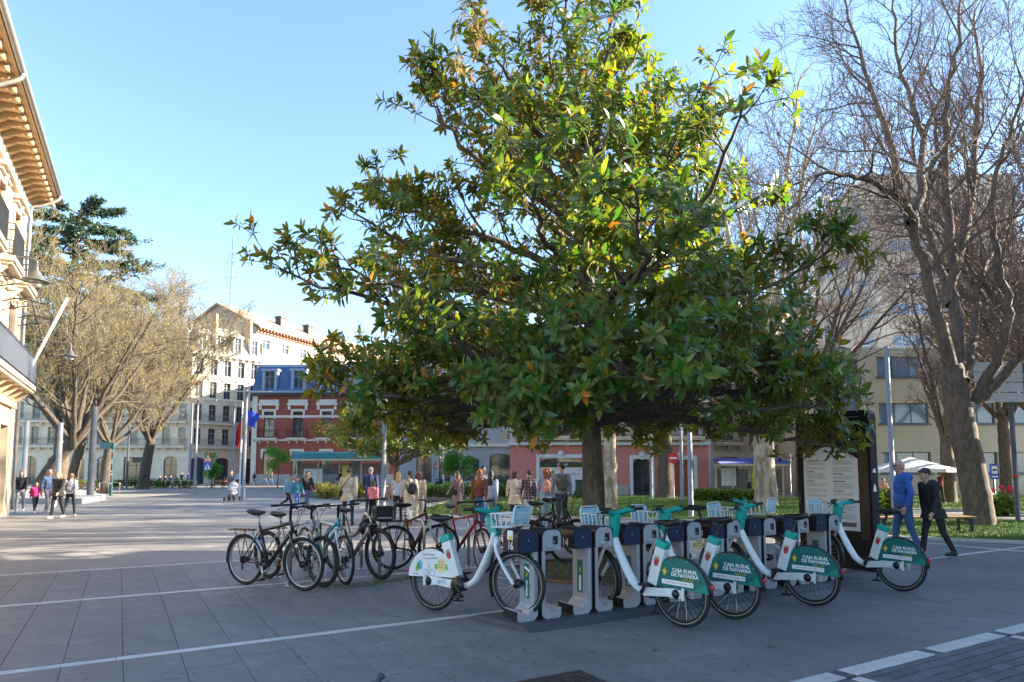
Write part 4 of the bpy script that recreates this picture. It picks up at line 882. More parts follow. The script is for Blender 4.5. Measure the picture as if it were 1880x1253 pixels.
auto_tree('leaning budding tree nearest the ornate building', 66, 42, 16, 8.0, 0.46, 3.6, 11, 51, (2.2, 0), buds=6000, budsize=0.13, **kw)
auto_tree('dark trunked budding tree behind the leaning one', 128, 50, 15, 6.5, 0.40, 4.2, 8, 53, (0.8, 0), buds=3500, budsize=0.14, **kw)
auto_tree('pale forked budding tree beside the direction sign', 190, 50, 13.5, 6.5, 0.40, 3.8, 9, 55, (0.3, 0), buds=3500, budsize=0.14, **kw)
auto_tree('forked dark budding tree in front of the corner building', 262, 64, 20, 9, 0.55, 4.8, 10, 57, (0.6, 0), buds=1500, budsize=0.15, **dict(kw, mint=0.03))
# ---------------------------------------------------------------- cedar behind the ornate building
CEDL = leaf_mat('cedar_needle', (0.05, 0.095, 0.075), (0.09, 0.15, 0.12), (0.07, 0.12, 0.09), (0.09, 0.13, 0.09), 0.3, 0.6, 0.15)
cp = D(118, 700, 58); ct = thing('cedar_tree', 'tall blue-green cedar behind the ornate building', 'tree', (cp.x, cp.y, 0)); rn = Rnd(77); br_, tp_, td_ = [], [], []
tr = curve(rn, [(0, 0, 0), (0.2, 0, 8), (0.5, 0, 16), (0.3, 0, 22), (0.8, 0, 26.0)], 0.7, 0.08, 0.03)
for i in range(64):
    z = 10+15.5*(i/64); a = i*2.4; L = 6.6*(1-(i/64)**2*0.55)*rn.u(0.75, 1.15); P, r = grow_line(rn, npv(0.35, 0, z), npv(math.cos(a), math.sin(a), 0.18), L, 0.05+0.02*L, 0.02, 10, 0.07, -0.005); br_.append((P, r))
    for k in range(3, 11):
        for s in (-1, 1):
            d = unit(P[min(k, 10)]-P[k-1]); sd = unit(np.cross(d, npv(0, 0, 1)))*s; Q, rq = grow_line(rn, P[min(k, 10)], d*0.8+sd*rn.u(0.5, 1.0), L*0.26*rn.u(0.5, 1.2), 0.03, 0.01, 5, 0.1, -0.03); br_.append((Q, rq))
            for w_ in range(len(Q)): tp_.append(Q[w_]); td_.append(d+sd*0.5)
T = np.repeat(np.array(tp_), 9, 0); Dd = np.repeat(np.array(td_), 9, 0)+RNG.normal(0, 0.6, (len(T), 3)); T = T+RNG.normal(0, 0.10, T.shape); T[:, 2] -= 0.05
V, F = tubes([tr], 10); link('trunk', npmesh('trunk', V, F, BARK, smooth=True), ct); V, F = tubes(br_, 4); link('limbs', npmesh('limbs', V, F, BARK), ct)
tag(link('foliage', place_leaves(T, frames(Dd, RNG.normal(0, 0.5, T.shape)+np.array([0, 0, 1])), RNG.uniform(0.22, 0.42, len(T)), 'foliage', CEDL), ct), kind='stuff')
# ---------------------------------------------------------------- shrubs and young trees
SHR = leaf_mat('shrub_leaf', (0.06, 0.13, 0.02), (0.13, 0.2, 0.03), (0.08, 0.14, 0.03), (0.2, 0.22, 0.04), 0.4, 0.5, 0.3); YNG = leaf_mat('young_leaf', (0.05, 0.18, 0.02), (0.09, 0.25, 0.03), (0.06, 0.18, 0.03), (0.12, 0.28, 0.04), 0.4, 0.45, 0.4)
def leaf_blob(n, blobs, size, m, name='foliage'):
    P = []; g_ = RNG
    for c, r in blobs:
        k = int(n/len(blobs)); d = g_.normal(0, 1, (k, 3)); d /= np.linalg.norm(d, axis=1, keepdims=True); P.append(np.array(c)+d*np.array(r)*(g_.uniform(0, 1, (k, 1))**0.4))
    P = np.vstack(P); P[:, 2] = np.maximum(P[:, 2], 0.03); return place_leaves(P, frames(g_.normal(0, 1, P.shape)+[0, 0, 0.3], g_.normal(0, 0.5, P.shape)+[0, 0, 1]), g_.uniform(0.6, 1.3, len(P))*size, name, m)
def shrub(label, px, py, depth, w, h, n=1500, m=None, size=0.16, name='shrub', nb=5):
    p = D(px, py, depth); t = thing(name, label, 'shrub', (p.x, p.y, 0)); rn = Rnd(int(px)); bl = [((w*(-0.5+(i+0.5)/nb), rn.g(0.15), h*rn.u(0.35, 0.55)), (w/nb*0.9, 0.45, h*rn.u(0.4, 0.55))) for i in range(nb)]
    tag(link('foliage', leaf_blob(n, bl, size, m or SHR), t), kind='stuff'); mb = MB()
    for i in range(nb*2): x = w*(-0.45+0.9*i/(nb*2)); mb.tube([(x, 0, 0), (x+rn.g(0.06), rn.g(0.06), h*0.7)], 0.02, 4)
    mb.build('stems', BARK, t); return t
shrub('long bright green hedge behind the walking group', 870, 900, 40, 7.5, 1.0, 6500, nb=12); shrub('strappy green shrub bed right of the magnolia trunk', 1330, 905, 36, 3.6, 0.65, 5500, nb=8, size=0.2)
shrub('yellow green bush beside the bench', 612, 905, 40, 2.2, 1.0, 1500, m=leaf_mat('gold_leaf', (0.2, 0.2, 0.03), (0.28, 0.25, 0.03), (0.2, 0.2, 0.03), (0.3, 0.22, 0.03))); shrub('rounded bush right of the beige coat', 655, 905, 38, 1.4, 1.1, 1200, m=MATS['gold_leaf'])
shrub('low green planting along the corner building', 250, 893, 68, 12, 1.0, 3500, nb=12, size=0.25); shrub('green bush beside the information panel', 1620, 925, 25, 1.6, 1.1, 2500)
shrub('low planting beside the steps at the pink building', 1075, 900, 40, 1.4, 0.7, 800)
tl = shrub('bed of red tulips beside the large trunk', 1833, 925, 24, 1.3, 0.8, 1600, size=0.2); TUL = mat('red_petal', (0.55, 0.015, 0.02), 0.45); rn = Rnd(4)
for i in range(14):
    m = MB(); m.smooth = True; m.lathe([(0.015, 0), (0.05, 0.03), (0.06, 0.07), (0.035, 0.12), (0.02, 0.125)], n=8); m.build('tulip_flower', TUL, tl, (rn.u(-0.6, 0.6), rn.u(-0.3, 0.2), rn.u(0.8, 1.0)))
def young(label, px, depth, z0, z1, w):
    p = D(px, 880, depth); t = thing('young_tree', label, 'tree', (p.x, p.y, 0), group='young street trees'); rn = Rnd(int(px)); h = z1-z0
    bl = [((rn.g(w*0.22), rn.g(w*0.22), z0+h*rn.u(0.15, 0.9)), (w*0.32, w*0.32, h*0.2)) for i in range(9)]
    tag(link('foliage', leaf_blob(2200, bl, 0.2, YNG), t), kind='stuff'); mb = MB(); mb.smooth = True; mb.tube([(0, 0, 0), (0.03, 0, z0), (0, 0, z1*0.9)], [0.06, 0.045, 0.015], 7)
    for b in bl: mb.tube([(0, 0, b[0][2]-0.4), b[0]], 0.015, 4)
    mb.build('trunk', BARK, t)
young('young green tree in front of the red building', 510, 70, 1.6, 4.7, 2.6); young('young green tree before the grey arcade', 838, 46, 1.2, 3.4, 2.0); young('young green tree beside the crossing signs', 388, 66, 0.9, 3.6, 2.0)
# ================================================================== bicycles
BWHITE = mat('bike_white_paint', (0.68, 0.68, 0.67), 0.38, 0.10, 9, coat=0.3); TEAL = mat('teal_plastic', (0.0, 0.33, 0.27), 0.42, 0.05, 4); BLACKP = mat('black_plastic', (0.010, 0.0105, 0.012), 0.42, 0.15, 8); TYRE = mat('tyre_rubber', (0.012, 0.012, 0.013), 0.75, 0.2, 10, bump=0.3, bscale=120)
REFL = mat('grey_sidewall_stripe', (0.33, 0.30, 0.25), 0.6); SPOKE = mat('spoke_steel', (0.5, 0.5, 0.5), 0.3, 0.05, metal=0.9); RIMB = mat('black_rim', (0.03, 0.03, 0.033), 0.35, metal=0.4); RIMS = mat('silver_rim', (0.45, 0.45, 0.46), 0.35, metal=0.8)
DGREEN = mat('dark_green_print', (0.004, 0.125, 0.105), 0.4, 0.05, 3); GREEN2 = mat('mid_green_print', (0.01, 0.21, 0.16), 0.4); YEL = mat('yellow_print', (0.72, 0.48, 0.02), 0.5); PRW = mat('white_print', (0.78, 0.78, 0.77), 0.5); REDP = mat('crest_red', (0.42, 0.04, 0.06), 0.5); GOLD = mat('crest_gold', (0.45, 0.30, 0.06), 0.5); BLUEP = mat('print_blue', (0.06, 0.28, 0.42), 0.5); CREAMP = mat('print_cream', (0.75, 0.62, 0.28), 0.5); GREENP = mat('print_green', (0.2, 0.42, 0.12), 0.5); GREYP = mat('print_grey', (0.35, 0.36, 0.38), 0.5)
RLIGHT = mat('red_lamp', (0.5, 0.04, 0.05), 0.25); STEEL = mat('brushed_steel', (0.50, 0.49, 0.47), 0.32, 0.1, 20, metal=0.9)
def wheel(par, x, R0, tw=0.024, rim=RIMB, stripe=True, nsp=28, spokem=SPOKE, rz=0.0, z=None, off=(0, 0, 0), hubr=0.045):
    z = R0 if z is None else z
    m = MB(); m.smooth = True; m.torus((0, 0, 0), R0-tw, tw, 44, 8, ax=1); ty = m.build('wheel', TYRE, par, (x+off[0], off[1], z), (0, 0, rz))
    if stripe:
        m = MB()
        for s in (-1, 1):
            for i in range(44):
                a0, a1 = 2*PI*i/44, 2*PI*(i+1)/44; r0, r1 = R0-tw*1.72, R0-tw*1.42; y = s*tw*0.82
                q = [(r*math.cos(a), y, r*math.sin(a)) for r, a in ((r0, a0), (r1, a0), (r1, a1), (r0, a1))]; m.add(q if s > 0 else q[::-1], [(0, 1, 2, 3)])
        m.build('reflective_stripe', REFL, ty)
    m = MB(); m.smooth = True; m.torus((0, 0, 0), R0-tw*2.1-0.006, 0.012, 40, 6, ax=1, rx=0.014); m.build('rim', rim, ty)
    m = MB(); ri = R0-tw*2.1-0.012
    for i in range(nsp):
        a = 2*PI*i/nsp; s = 1 if i % 2 else -1; h = a+0.45*(1 if (i//2) % 2 else -1); m.tube([(hubr*math.cos(h), s*0.03, hubr*math.sin(h)), (ri*math.cos(a), 0, ri*math.sin(a))], 0.0016, 3, caps=False)
    m.build('spokes', spokem, ty)
    m = MB(); m.smooth = True; m.tube([(0, -0.055, 0), (0, -0.04, 0), (0, -0.039, 0), (0, 0.039, 0), (0, 0.04, 0), (0, 0.055, 0)], [0.015, 0.02, hubr, hubr, 0.02, 0.015], 14); m.build('hub', BLACKP, ty)
    return ty
def fender(par, x, R0, a0, a1, wd=0.05, m=BLACKP, z=None, n=24, name='fender'):
    mb = MB(); mb.smooth = True; z = R0 if z is None else z; prof = [(-wd/2, -0.012), (-wd*0.32, 0.006), (0, 0.011), (wd*0.32, 0.006), (wd/2, -0.012)]; vs = []; fs = []
    for i in range(n+1):
        a = a0+(a1-a0)*i/n
        for y, dr in prof: r = R0+0.018+dr; vs.append((r*math.cos(a), y, r*math.sin(a)))
    for i in range(n):
        for j in range(4): fs.append((i*5+j, i*5+j+1, (i+1)*5+j+1, (i+1)*5+j))
    mb.add(vs, fs); o = mb.build(name, m, par, (x, 0, z)); so = o.modifiers.new('solid', 'SOLIDIFY'); so.thickness = 0.004; return o
def skirt_shape(R0, h0):
    r = R0+0.012; a0 = math.asin(h0/r); return [(r*math.cos(a0+(PI-2*a0)*i/22), r*math.sin(a0+(PI-2*a0)*i/22)) for i in range(23)]
def share_bike(label, skirt, num=None):
    t = thing('share_bike', label, 'bicycle', group='white and teal share bikes in the docks'); R0 = 0.335; WB = 1.13
    wheel(t, 0, R0); fw = wheel(t, WB, R0)
    fender(t, 0, R0, R(-8), R(178)); fender(t, WB, R0, R(60), R(205), 0.055)
    # skirt panels with print
    for s in (-1, 1):
        m = MB(); pts = skirt_shape(R0, 0.04); m.prism(pts, 1, 0, 0.003); sk = m.build('fender_skirt', BWHITE if skirt == 'white' else DGREEN, t, (0, s*0.036-(0.003 if s < 0 else 0), R0))
        yo = -0.0025 if s < 0 else 0.0055; rot = (PI/2, 0, 0) if s < 0 else (PI/2, 0, PI)
        def T_(txt, x, z, sz, mm, bold=0.0): link('lettering', text_mesh(txt, sz, mm, bold=bold), sk, (x*(1 if s < 0 else -1), yo, z), rot)
        def shape(poly, mm, nm='print'):
            pp = [((px if s < 0 else -px), pz) for px, pz in poly]; MB().prism(pp, 1, min(0, yo) if s < 0 else 0.003, 0 if s < 0 else yo).build(nm, mm, sk)
        if skirt == 'green':
            T_('CAJA RURAL', 0.075, 0.21, 0.052, PRW, 0.0012); T_('DE NAVARRA', 0.075, 0.165, 0.052, PRW, 0.0012); T_('GRUPO CAJA', 0.11, 0.135, 0.022, YEL)
            shape([(-0.20, 0.215), (-0.165, 0.16), (-0.13, 0.215), (-0.150, 0.205), (-0.165, 0.245), (-0.18, 0.205)], YEL, 'logo'); shape([(-0.185, 0.175), (-0.165, 0.155), (-0.145, 0.175), (-0.165, 0.168)], YEL, 'logo')
            shape([(-0.20, 0.075), (0.17, 0.075), (0.17, 0.122), (-0.20, 0.122)], PRW, 'sticker'); T_('CAJA RURAL NAVARRA', -0.03, 0.09, 0.026, REDP); link('lettering', text_mesh('*', 0.05, DGREEN), sk, ((0.145 if s < 0 else -0.145), yo*1.4, 0.078), rot)
            shape([(0.05, 0.042), (0.335, 0.042), (0.315, 0.115), (0.28, 0.118), (0.2, 0.062), (0.1, 0.058)], GREEN2, 'printed_wave')
        else:
            T_('Una forma', -0.03, 0.27, 0.042, GREYP); T_('de mover NAV', -0.01, 0.232, 0.036, GREYP)
            for cx, cz, r in ((-0.19, 0.155, 0.038), (-0.16, 0.17, 0.045), (-0.215, 0.125, 0.025)): shape([(cx+r*0.7*math.cos(k*PI/6), cz+r*1.2*math.sin(k*PI/6)) for k in range(12)], GREENP if r != 0.045 else mat('print_teal', (0.1, 0.4, 0.5), 0.5))
            shape([(0.10, 0.09), (0.20, 0.09), (0.20, 0.215), (0.15, 0.26), (0.10, 0.215)], CREAMP)
            for i in range(3):
                for j in range(4): shape([(0.112+i*0.031, 0.10+j*0.033), (0.126+i*0.031, 0.10+j*0.033), (0.126+i*0.031, 0.12+j*0.033), (0.112+i*0.031, 0.12+j*0.033)], mat('print_brown', (0.2, 0.14, 0.05), 0.5)) if j else None
            for cx in (0.075, 0.225): shape([(cx+0.025*math.cos(k*PI/5), 0.15+0.035*math.sin(k*PI/5)) for k in range(10)], GREENP)
            for cx in (-0.075, 0.015):
                m2 = MB(); m2.torus((cx if s < 0 else -cx, yo, 0.085), 0.036, 0.003, 18, 4, ax=1); m2.build('print', GREYP, sk)
            shape([(-0.075, 0.083), (-0.03, 0.125), (-0.024, 0.125), (-0.066, 0.083)], BLUEP); shape([(-0.03, 0.13), (-0.035, 0.19), (-0.03, 0.19), (-0.022, 0.13)], GREYP)
            shape([(-0.27, 0.06), (-0.19, 0.06), (-0.19, 0.075), (-0.27, 0.075)], GREYP)
    # bolts along the rear fender
    for i in range(6):
        a = R(12+32*i)
        for s in (-1, 1): MB().box(((R0+0.004)*math.cos(a), s*0.041, R0+(R0+0.004)*math.sin(a)), (0.008, 0.004, 0.008)).build('bolt', SPOKE, t)
    # frame
    m = MB(); m.smooth = True; P = smoothpath([(0.885, 0, 0.86), (0.80, 0, 0.68), (0.70, 0, 0.50), (0.60, 0, 0.36), (0.50, 0, 0.30), (0.40, 0, 0.295)], 5); m.tube(P, [0.056]*8+[0.06]*(len(P)-8), 14, 0.60, up=(0, 1, 0)); m.build('frame', BWHITE, t)
    m = MB(); m.smooth = True; m.tube([(0.905, 0, 0.70), (0.865, 0, 0.84)], 0.036, 12); m.build('head_tube', BWHITE, t)
    for s in (-1, 1):
        m = MB(); m.prism([(0.40, 0.255), (0.44, 0.30), (0.40, 0.345), (0.02, 0.385), (-0.055, 0.375), (-0.06, 0.30), (0.0, 0.285), (0.10, 0.295)], 1, s*0.075-0.018, s*0.075+0.018); bevel(m.build('chainstay_cover', BWHITE, t), 0.008, 2)
        m = MB(); m.smooth = True; m.tube([(0, s*0.09, 0.335), (0, s*0.115, 0.335)], [0.05, 0.028], 12); m.build('axle_cap', BLACKP, t)
        m = MB(); m.b2((-0.085, s*0.075-0.01, 0.28), (-0.062, s*0.075+0.01, 0.40)); m.build('dropout', BWHITE, t)
    if num:
        for s in (-1, 1): link('lettering', text_mesh(num, 0.062, BLUEP), t, (0.19, s*0.0945, 0.312), (PI/2, R(-6) if s < 0 else R(6), 0 if s < 0 else PI))
    bt = MB(); ro = Matrix.Rotation(R(-17), 3, 'Y'); bt.box((0.275, 0, 0.57), (0.125, 0.085, 0.40), ro); bevel(bt.build('battery_case', BWHITE, t), 0.012, 3)
    bt = MB(); bt.box((0.275-0.068, 0, 0.57+0.227), (0.132, 0.092, 0.075), ro); bevel(bt.build('battery_cap', TEAL, t), 0.012, 3)
    for s in (-1, 1):
        c = MB(); c.prism([(-0.028, 0.03), (0.028, 0.03), (0.028, -0.018), (0.016, -0.04), (0, -0.05), (-0.016, -0.04), (-0.028, -0.018)], 1, -0.002, 0.002); e = c.build('crest', REDP, t, (0.262, s*0.0445, 0.62), (0, R(-17), 0)); c = MB(); c.prism([(-0.028, 0.034), (-0.03, 0.06), (-0.012, 0.045), (0, 0.065), (0.012, 0.045), (0.03, 0.06), (0.028, 0.034)], 1, -0.002, 0.002); c.build('crown_print', GOLD, e)
    m = MB(); m.smooth = True; m.tube([(0.26, 0, 0.62), (0.155, 0, 0.985)], 0.016, 10); m.build('seat_post', BLACKP, t); saddle(t, (0.14, 0, 1.0))
    # drive
    m = MB(); m.smooth = True; m.ell((0.41, 0, 0.30), (0.075, 0.07, 0.075), 16, 8); m.build('motor', BLACKP, t)
    m = MB(); m.smooth = True; m.tube([(0.41, -0.085, 0.30), (0.41, -0.105, 0.30)], 0.085, 24); m.build('chain_guard', BLACKP, t); cranks(t, (0.41, 0, 0.30), R(-50), 0.13)
    m = MB(); m.tube([(0.30, -0.03, 0.26), (0.26, 0.10, 0.11)], 0.012, 6); m.b2((0.21, 0.07, 0.10), (0.31, 0.13, 0.115)); m.build('kickstand', BLACKP, t)
    # fork, head, handlebar
    fk = MB(); fk.smooth = True
    for s in (-1, 1): fk.tube(smoothpath([(0.905, s*0.02, 0.735), (0.925, s*0.075, 0.715), (0.955, s*0.092, 0.64), (1.03, s*0.085, 0.49), (WB-0.005, s*0.07, 0.335)], 5), 0.0185, 9)
    fk.tube([(0.9, -0.06, 0.735), (0.9, 0.06, 0.735)], 0.028, 10); fk.build('fork', BWHITE, t)
    hd = MB(); hd.prism([(0.83, 0.80), (0.925, 0.83), (0.90, 0.98), (0.905, 1.05), (0.83, 1.09), (0.775, 1.05), (0.80, 0.95)], 1, -0.045, 0.045); bevel(hd.build('head_cover', TEAL, t), 0.016, 3)
    hb = MB(); hb.smooth = True; hb.tube(smoothpath([(0.77, -0.22, 1.11), (0.81, -0.14, 1.10), (0.84, -0.05, 1.075), (0.84, 0.05, 1.075), (0.81, 0.14, 1.10), (0.77, 0.22, 1.11)], 4), 0.030, 10); hb.build('handlebar', TEAL, t)
    for s in (-1, 1):
        m = MB(); m.smooth = True; m.tube([(0.77, s*0.215, 1.11), (0.765, s*0.235, 1.112), (0.725, s*0.335, 1.115)], [0.026, 0.019, 0.018], 10); gr = m.build('grip', BLACKP, t)
        m = MB(); m.tube([(0.80, s*0.20, 1.10), (0.83, s*0.26, 1.085), (0.81, s*0.32, 1.08)], 0.007, 5); m.b2((0.75, s*0.2-0.03, 1.12), (0.80, s*0.2+0.03, 1.15)); m.build('brake_lever', BLACKP, gr)
    # front basket
    bk = MB()
    def wire(p): bk.tube(p, 0.0075, 5)
    for z, i in ((0.92, 0.02), (1.06, 0.0)): wire([(0.92, -0.15+i, z), (1.19-i, -0.15+i, z), (1.19-i, 0.15-i, z), (0.92, 0.15-i, z), (0.92, -0.15+i, z)])
    for y in (-0.13, -0.065, 0, 0.065, 0.13): wire([(0.92, y, 1.06), (0.925, y, 0.92), (1.17, y, 0.92), (1.19, y, 1.06)])
    for x in (0.99, 1.05, 1.11): wire([(x, -0.15, 1.06), (x, -0.13, 0.92), (x, 0.13, 0.92), (x, 0.15, 1.06)])
    fr_ = [(1.205, -0.12, 0.93), (1.205, -0.15, 0.96), (1.225, -0.15, 1.10), (1.23, -0.12, 1.13), (1.23, 0.12, 1.13), (1.225, 0.15, 1.10), (1.205, 0.15, 0.96), (1.205, 0.12, 0.93), (1.205, -0.12, 0.93)]; bk.tube(fr_, 0.009, 6)
    bko = bk.build('basket', BWHITE, t); ap = MB(); ap.box((1.218, 0, 1.03), (0.006, 0.285, 0.165), Matrix.Rotation(R(7), 3, 'Y')); ap.build('advert_plate', mat('pale_blue_plate', (0.28, 0.52, 0.62), 0.4, 0.1, 6), t)
    link('lettering', text_mesh('CAJA RURAL', 0.036, PRW), t, (1.2245, 0.02, 1.04), (PI/2, 0, PI/2)); link('lettering', text_mesh('DE NAVARRA', 0.036, PRW), t, (1.2215, 0.02, 1.0), (PI/2, 0, PI/2))
    m = MB(); m.smooth = True; m.ell((-0.36, 0, 0.44), (0.018, 0.03, 0.025)); m.build('rear_light', RLIGHT, t); m = MB(); m.b2((-0.352, -0.018, 0.33), (-0.338, 0.018, 0.47)); m.build('light_bracket', BLACKP, t)
    for x, a in ((0, 2.3), (WB, 0.9)): m = MB(); m.box((x+0.19*math.cos(a), 0.012, R0+0.19*math.sin(a)), (0.075, 0.008, 0.02), Matrix.Rotation(-a+PI/2, 3, 'Y')); m.build('spoke_reflector', PRW, t)
    m = MB(); m.smooth = True; m.tube(smoothpath([(0.80, 0.2, 1.09), (0.93, 0.12, 1.0), (0.92, 0.03, 0.86), (0.93, 0.03, 0.74)], 5), 0.005, 5); m.tube(smoothpath([(0.80, -0.2, 1.09), (0.94, -0.1, 0.99), (0.91, -0.03, 0.86)], 5), 0.005, 5); m.build('cables', BLACKP, t)
    return t
def saddle(par, c, m=None, L=0.26):
    x, y, z = c; mb = MB(); mb.smooth = True; st = [(-0.13, 0.07, 0.04), (-0.10, 0.088, 0.06), (-0.04, 0.078, 0.065), (0.03, 0.038, 0.055), (0.10, 0.025, 0.045), (0.15, 0.016, 0.025)]; vs = []; fs = []; n = 10
    for u, wd, h in st:
        for j in range(n): a = 2*PI*j/n; vs.append((x+u*L/0.26, y+wd*math.cos(a), z+0.02+h*math.sin(a)*(0.7 if math.sin(a) < 0 else 0.55)+(0.015 if u < -0.05 else 0)))
    for i in range(len(st)-1):
        for j in range(n): fs.append((i*n+j, (i+1)*n+j, (i+1)*n+(j+1) % n, i*n+(j+1) % n))
    fs += [tuple(range(n)), tuple(range(len(st)*n-1, (len(st)-1)*n-1, -1))]; mb.add(vs, fs); o = mb.build('saddle', m or BLACKP, par)
    r = MB(); r.tube([(x-0.10, y-0.03, z), (x+0.02, y-0.025, z-0.035), (x+0.11, y, z)], 0.005, 4); r.tube([(x-0.10, y+0.03, z), (x+0.02, y+0.025, z-0.035), (x+0.11, y, z)], 0.005, 4); r.build('saddle_rails', STEEL, o); return o
def cranks(par, bb, ang, L=0.17, m=None, pm=None):
    for s in (-1, 1):
        a = ang if s < 0 else ang+PI; e = (bb[0]+L*math.cos(a), s*0.13, bb[2]+L*math.sin(a)); k = MB(); k.smooth = True; k.tube([(bb[0], s*0.09, bb[2]), (bb[0], s*0.115, bb[2]), e], [0.02, 0.018, 0.013], 7); c = k.build('crank', m or BLACKP, par)
        k = MB(); k.box((e[0], s*0.18, e[2]), (0.085, 0.09, 0.022)); bevel(k.build('pedal', pm or BLACKP, c), 0.005, 1)
def place_bike(t, rear, front, lean=0.0):
    d = front-rear; t.location = (rear.x, rear.y, rear.z); t.rotation_euler = (lean, 0, math.atan2(d.y, d.x))
P0B = 3.45; PIT = 0.68; FA = 5.69
first = None
BK = [('green', 1, 'share bike with green rear fender in dock beside number 14, nearest on the right'), ('green', 2, 'share bike with green rear fender, second nearest on the right of the docks'), ('green', 4, 'share bike with green rear fender, third on the right of the docks'), ('green', 7, 'share bike with green rear fender, farthest right beside the information panel')]
proto = None
for sk, k, lab in BK:
    if proto is None: proto = b = share_bike(lab, 'green')
    else: b = copy_tree(proto)
    b['label'] = lab; bc = P0B+PIT*k+0.555; fr = AB(FA+0.33, bc, 0.03); rr = AB(FA+0.33-1.12, {1: 4.88, 2: 5.6, 4: 6.95, 7: 8.78}[k], 0.012); place_bike(b, rr, fr, R({1: -1.5, 2: 2.0, 4: -3.0, 7: 1.0}[k])); b.rotation_euler[1] = -math.atan2(0.018, 1.13)
w1 = share_bike('share bike numbered 0012 with illustrated white fender in dock 16', 'white', '0012'); fr = AB(5.87, 3.575, 0.075); dr = Vector((0.83, -0.557, 0)).normalized(); place_bike(w1, Vector((fr.x, fr.y, 0.012))-dr*1.13, fr); w1.rotation_euler[1] = -math.atan2(0.06, 1.13)
w2 = copy_tree(w1); w2['label'] = 'share bike with illustrated white fender half hidden behind the docks near dock 4'; fr = AB(5.95, P0B+PIT*6+0.06, 0.075); dr = -AX; place_bike(w2, Vector((fr.x, fr.y, 0.012))+Vector((-0.75, 0.66, 0)).normalized()*1.13, fr); w2.rotation_euler[1] = -math.atan2(0.06, 1.13)
# ---------------------------------------------------------------- docks
DOCKG = mat('dock_grey_paint', (0.37, 0.38, 0.40), 0.4, 0.06, 4, metal=0.15); DOCKS = mat('dock_shell_black', (0.013, 0.0135, 0.016), 0.38, 0.12, 6); NAVY = mat('dock_navy_panel', (0.012, 0.024, 0.06), 0.35, 0.08, 3); PLAT = mat('platform_rubber', (0.06, 0.063, 0.07), 0.6, 0.2, 8, bump=0.3, bscale=80)
pf = thing('dock_platform', 'long low dark platform carrying the bike docks', 'platform', (0, 0, 0))
def abp(a, b, z): return AB(a, b, z)
for i in range(4):
    b0, b1 = 3.28+i*1.45, 3.28+(i+1)*1.45-0.006; m = MB(); z = 0.062
    l0 = -0.10 if i == 0 else 0
    vs = [abp(5.45, b0+0.18*(i == 0), ZP), abp(5.45, b1, ZP), abp(6.36, b1, ZP), abp(6.36, b0+l0, ZP), abp(5.57, b0+0.14*(i == 0), z), abp(5.57, b1, z), abp(6.24, b1, z), abp(6.24, b0, z)]
    m.add(vs, [(0, 1, 5, 4), (1, 2, 6, 5), (2, 3, 7, 6), (3, 0, 4, 7), (4, 5, 6, 7)]); m.build('platform_plate', PLAT, pf)
def cprof(s, w_, H=0.90):
    """C-shaped outline in (b, z); the web stands at the far side; s=+1 opens to -b, s=-1 opens to +b"""
    cap = 0.215; web = 0.045; r = 0.075
    pts = [(0, H-cap), (0, H-r)]+[(r-r*math.cos(t), H-r+r*math.sin(t)) for t in (0.4, 0.8, 1.2, PI/2)]+[(w_-r, H)]+[(w_-r+r*math.sin(t), H-r+r*math.cos(t)) for t in (0.4, 0.8, 1.2, PI/2)]
    pts += [(w_, 0.05), (w_-0.03, 0.012), (w_-0.06, 0), (0.02, 0), (0, 0.03), (0, 0.10), (0.03, 0.105), (0.065, 0.06), (0.12, 0.06), (0.15, 0.10), (w_-web-0.02, 0.115), (w_-web, 0.14), (w_-web, H-cap)]
    return pts if s > 0 else [(w_-p[0], p[1]) for p in pts][::-1]
DEP = 0.29; dock_p = {}
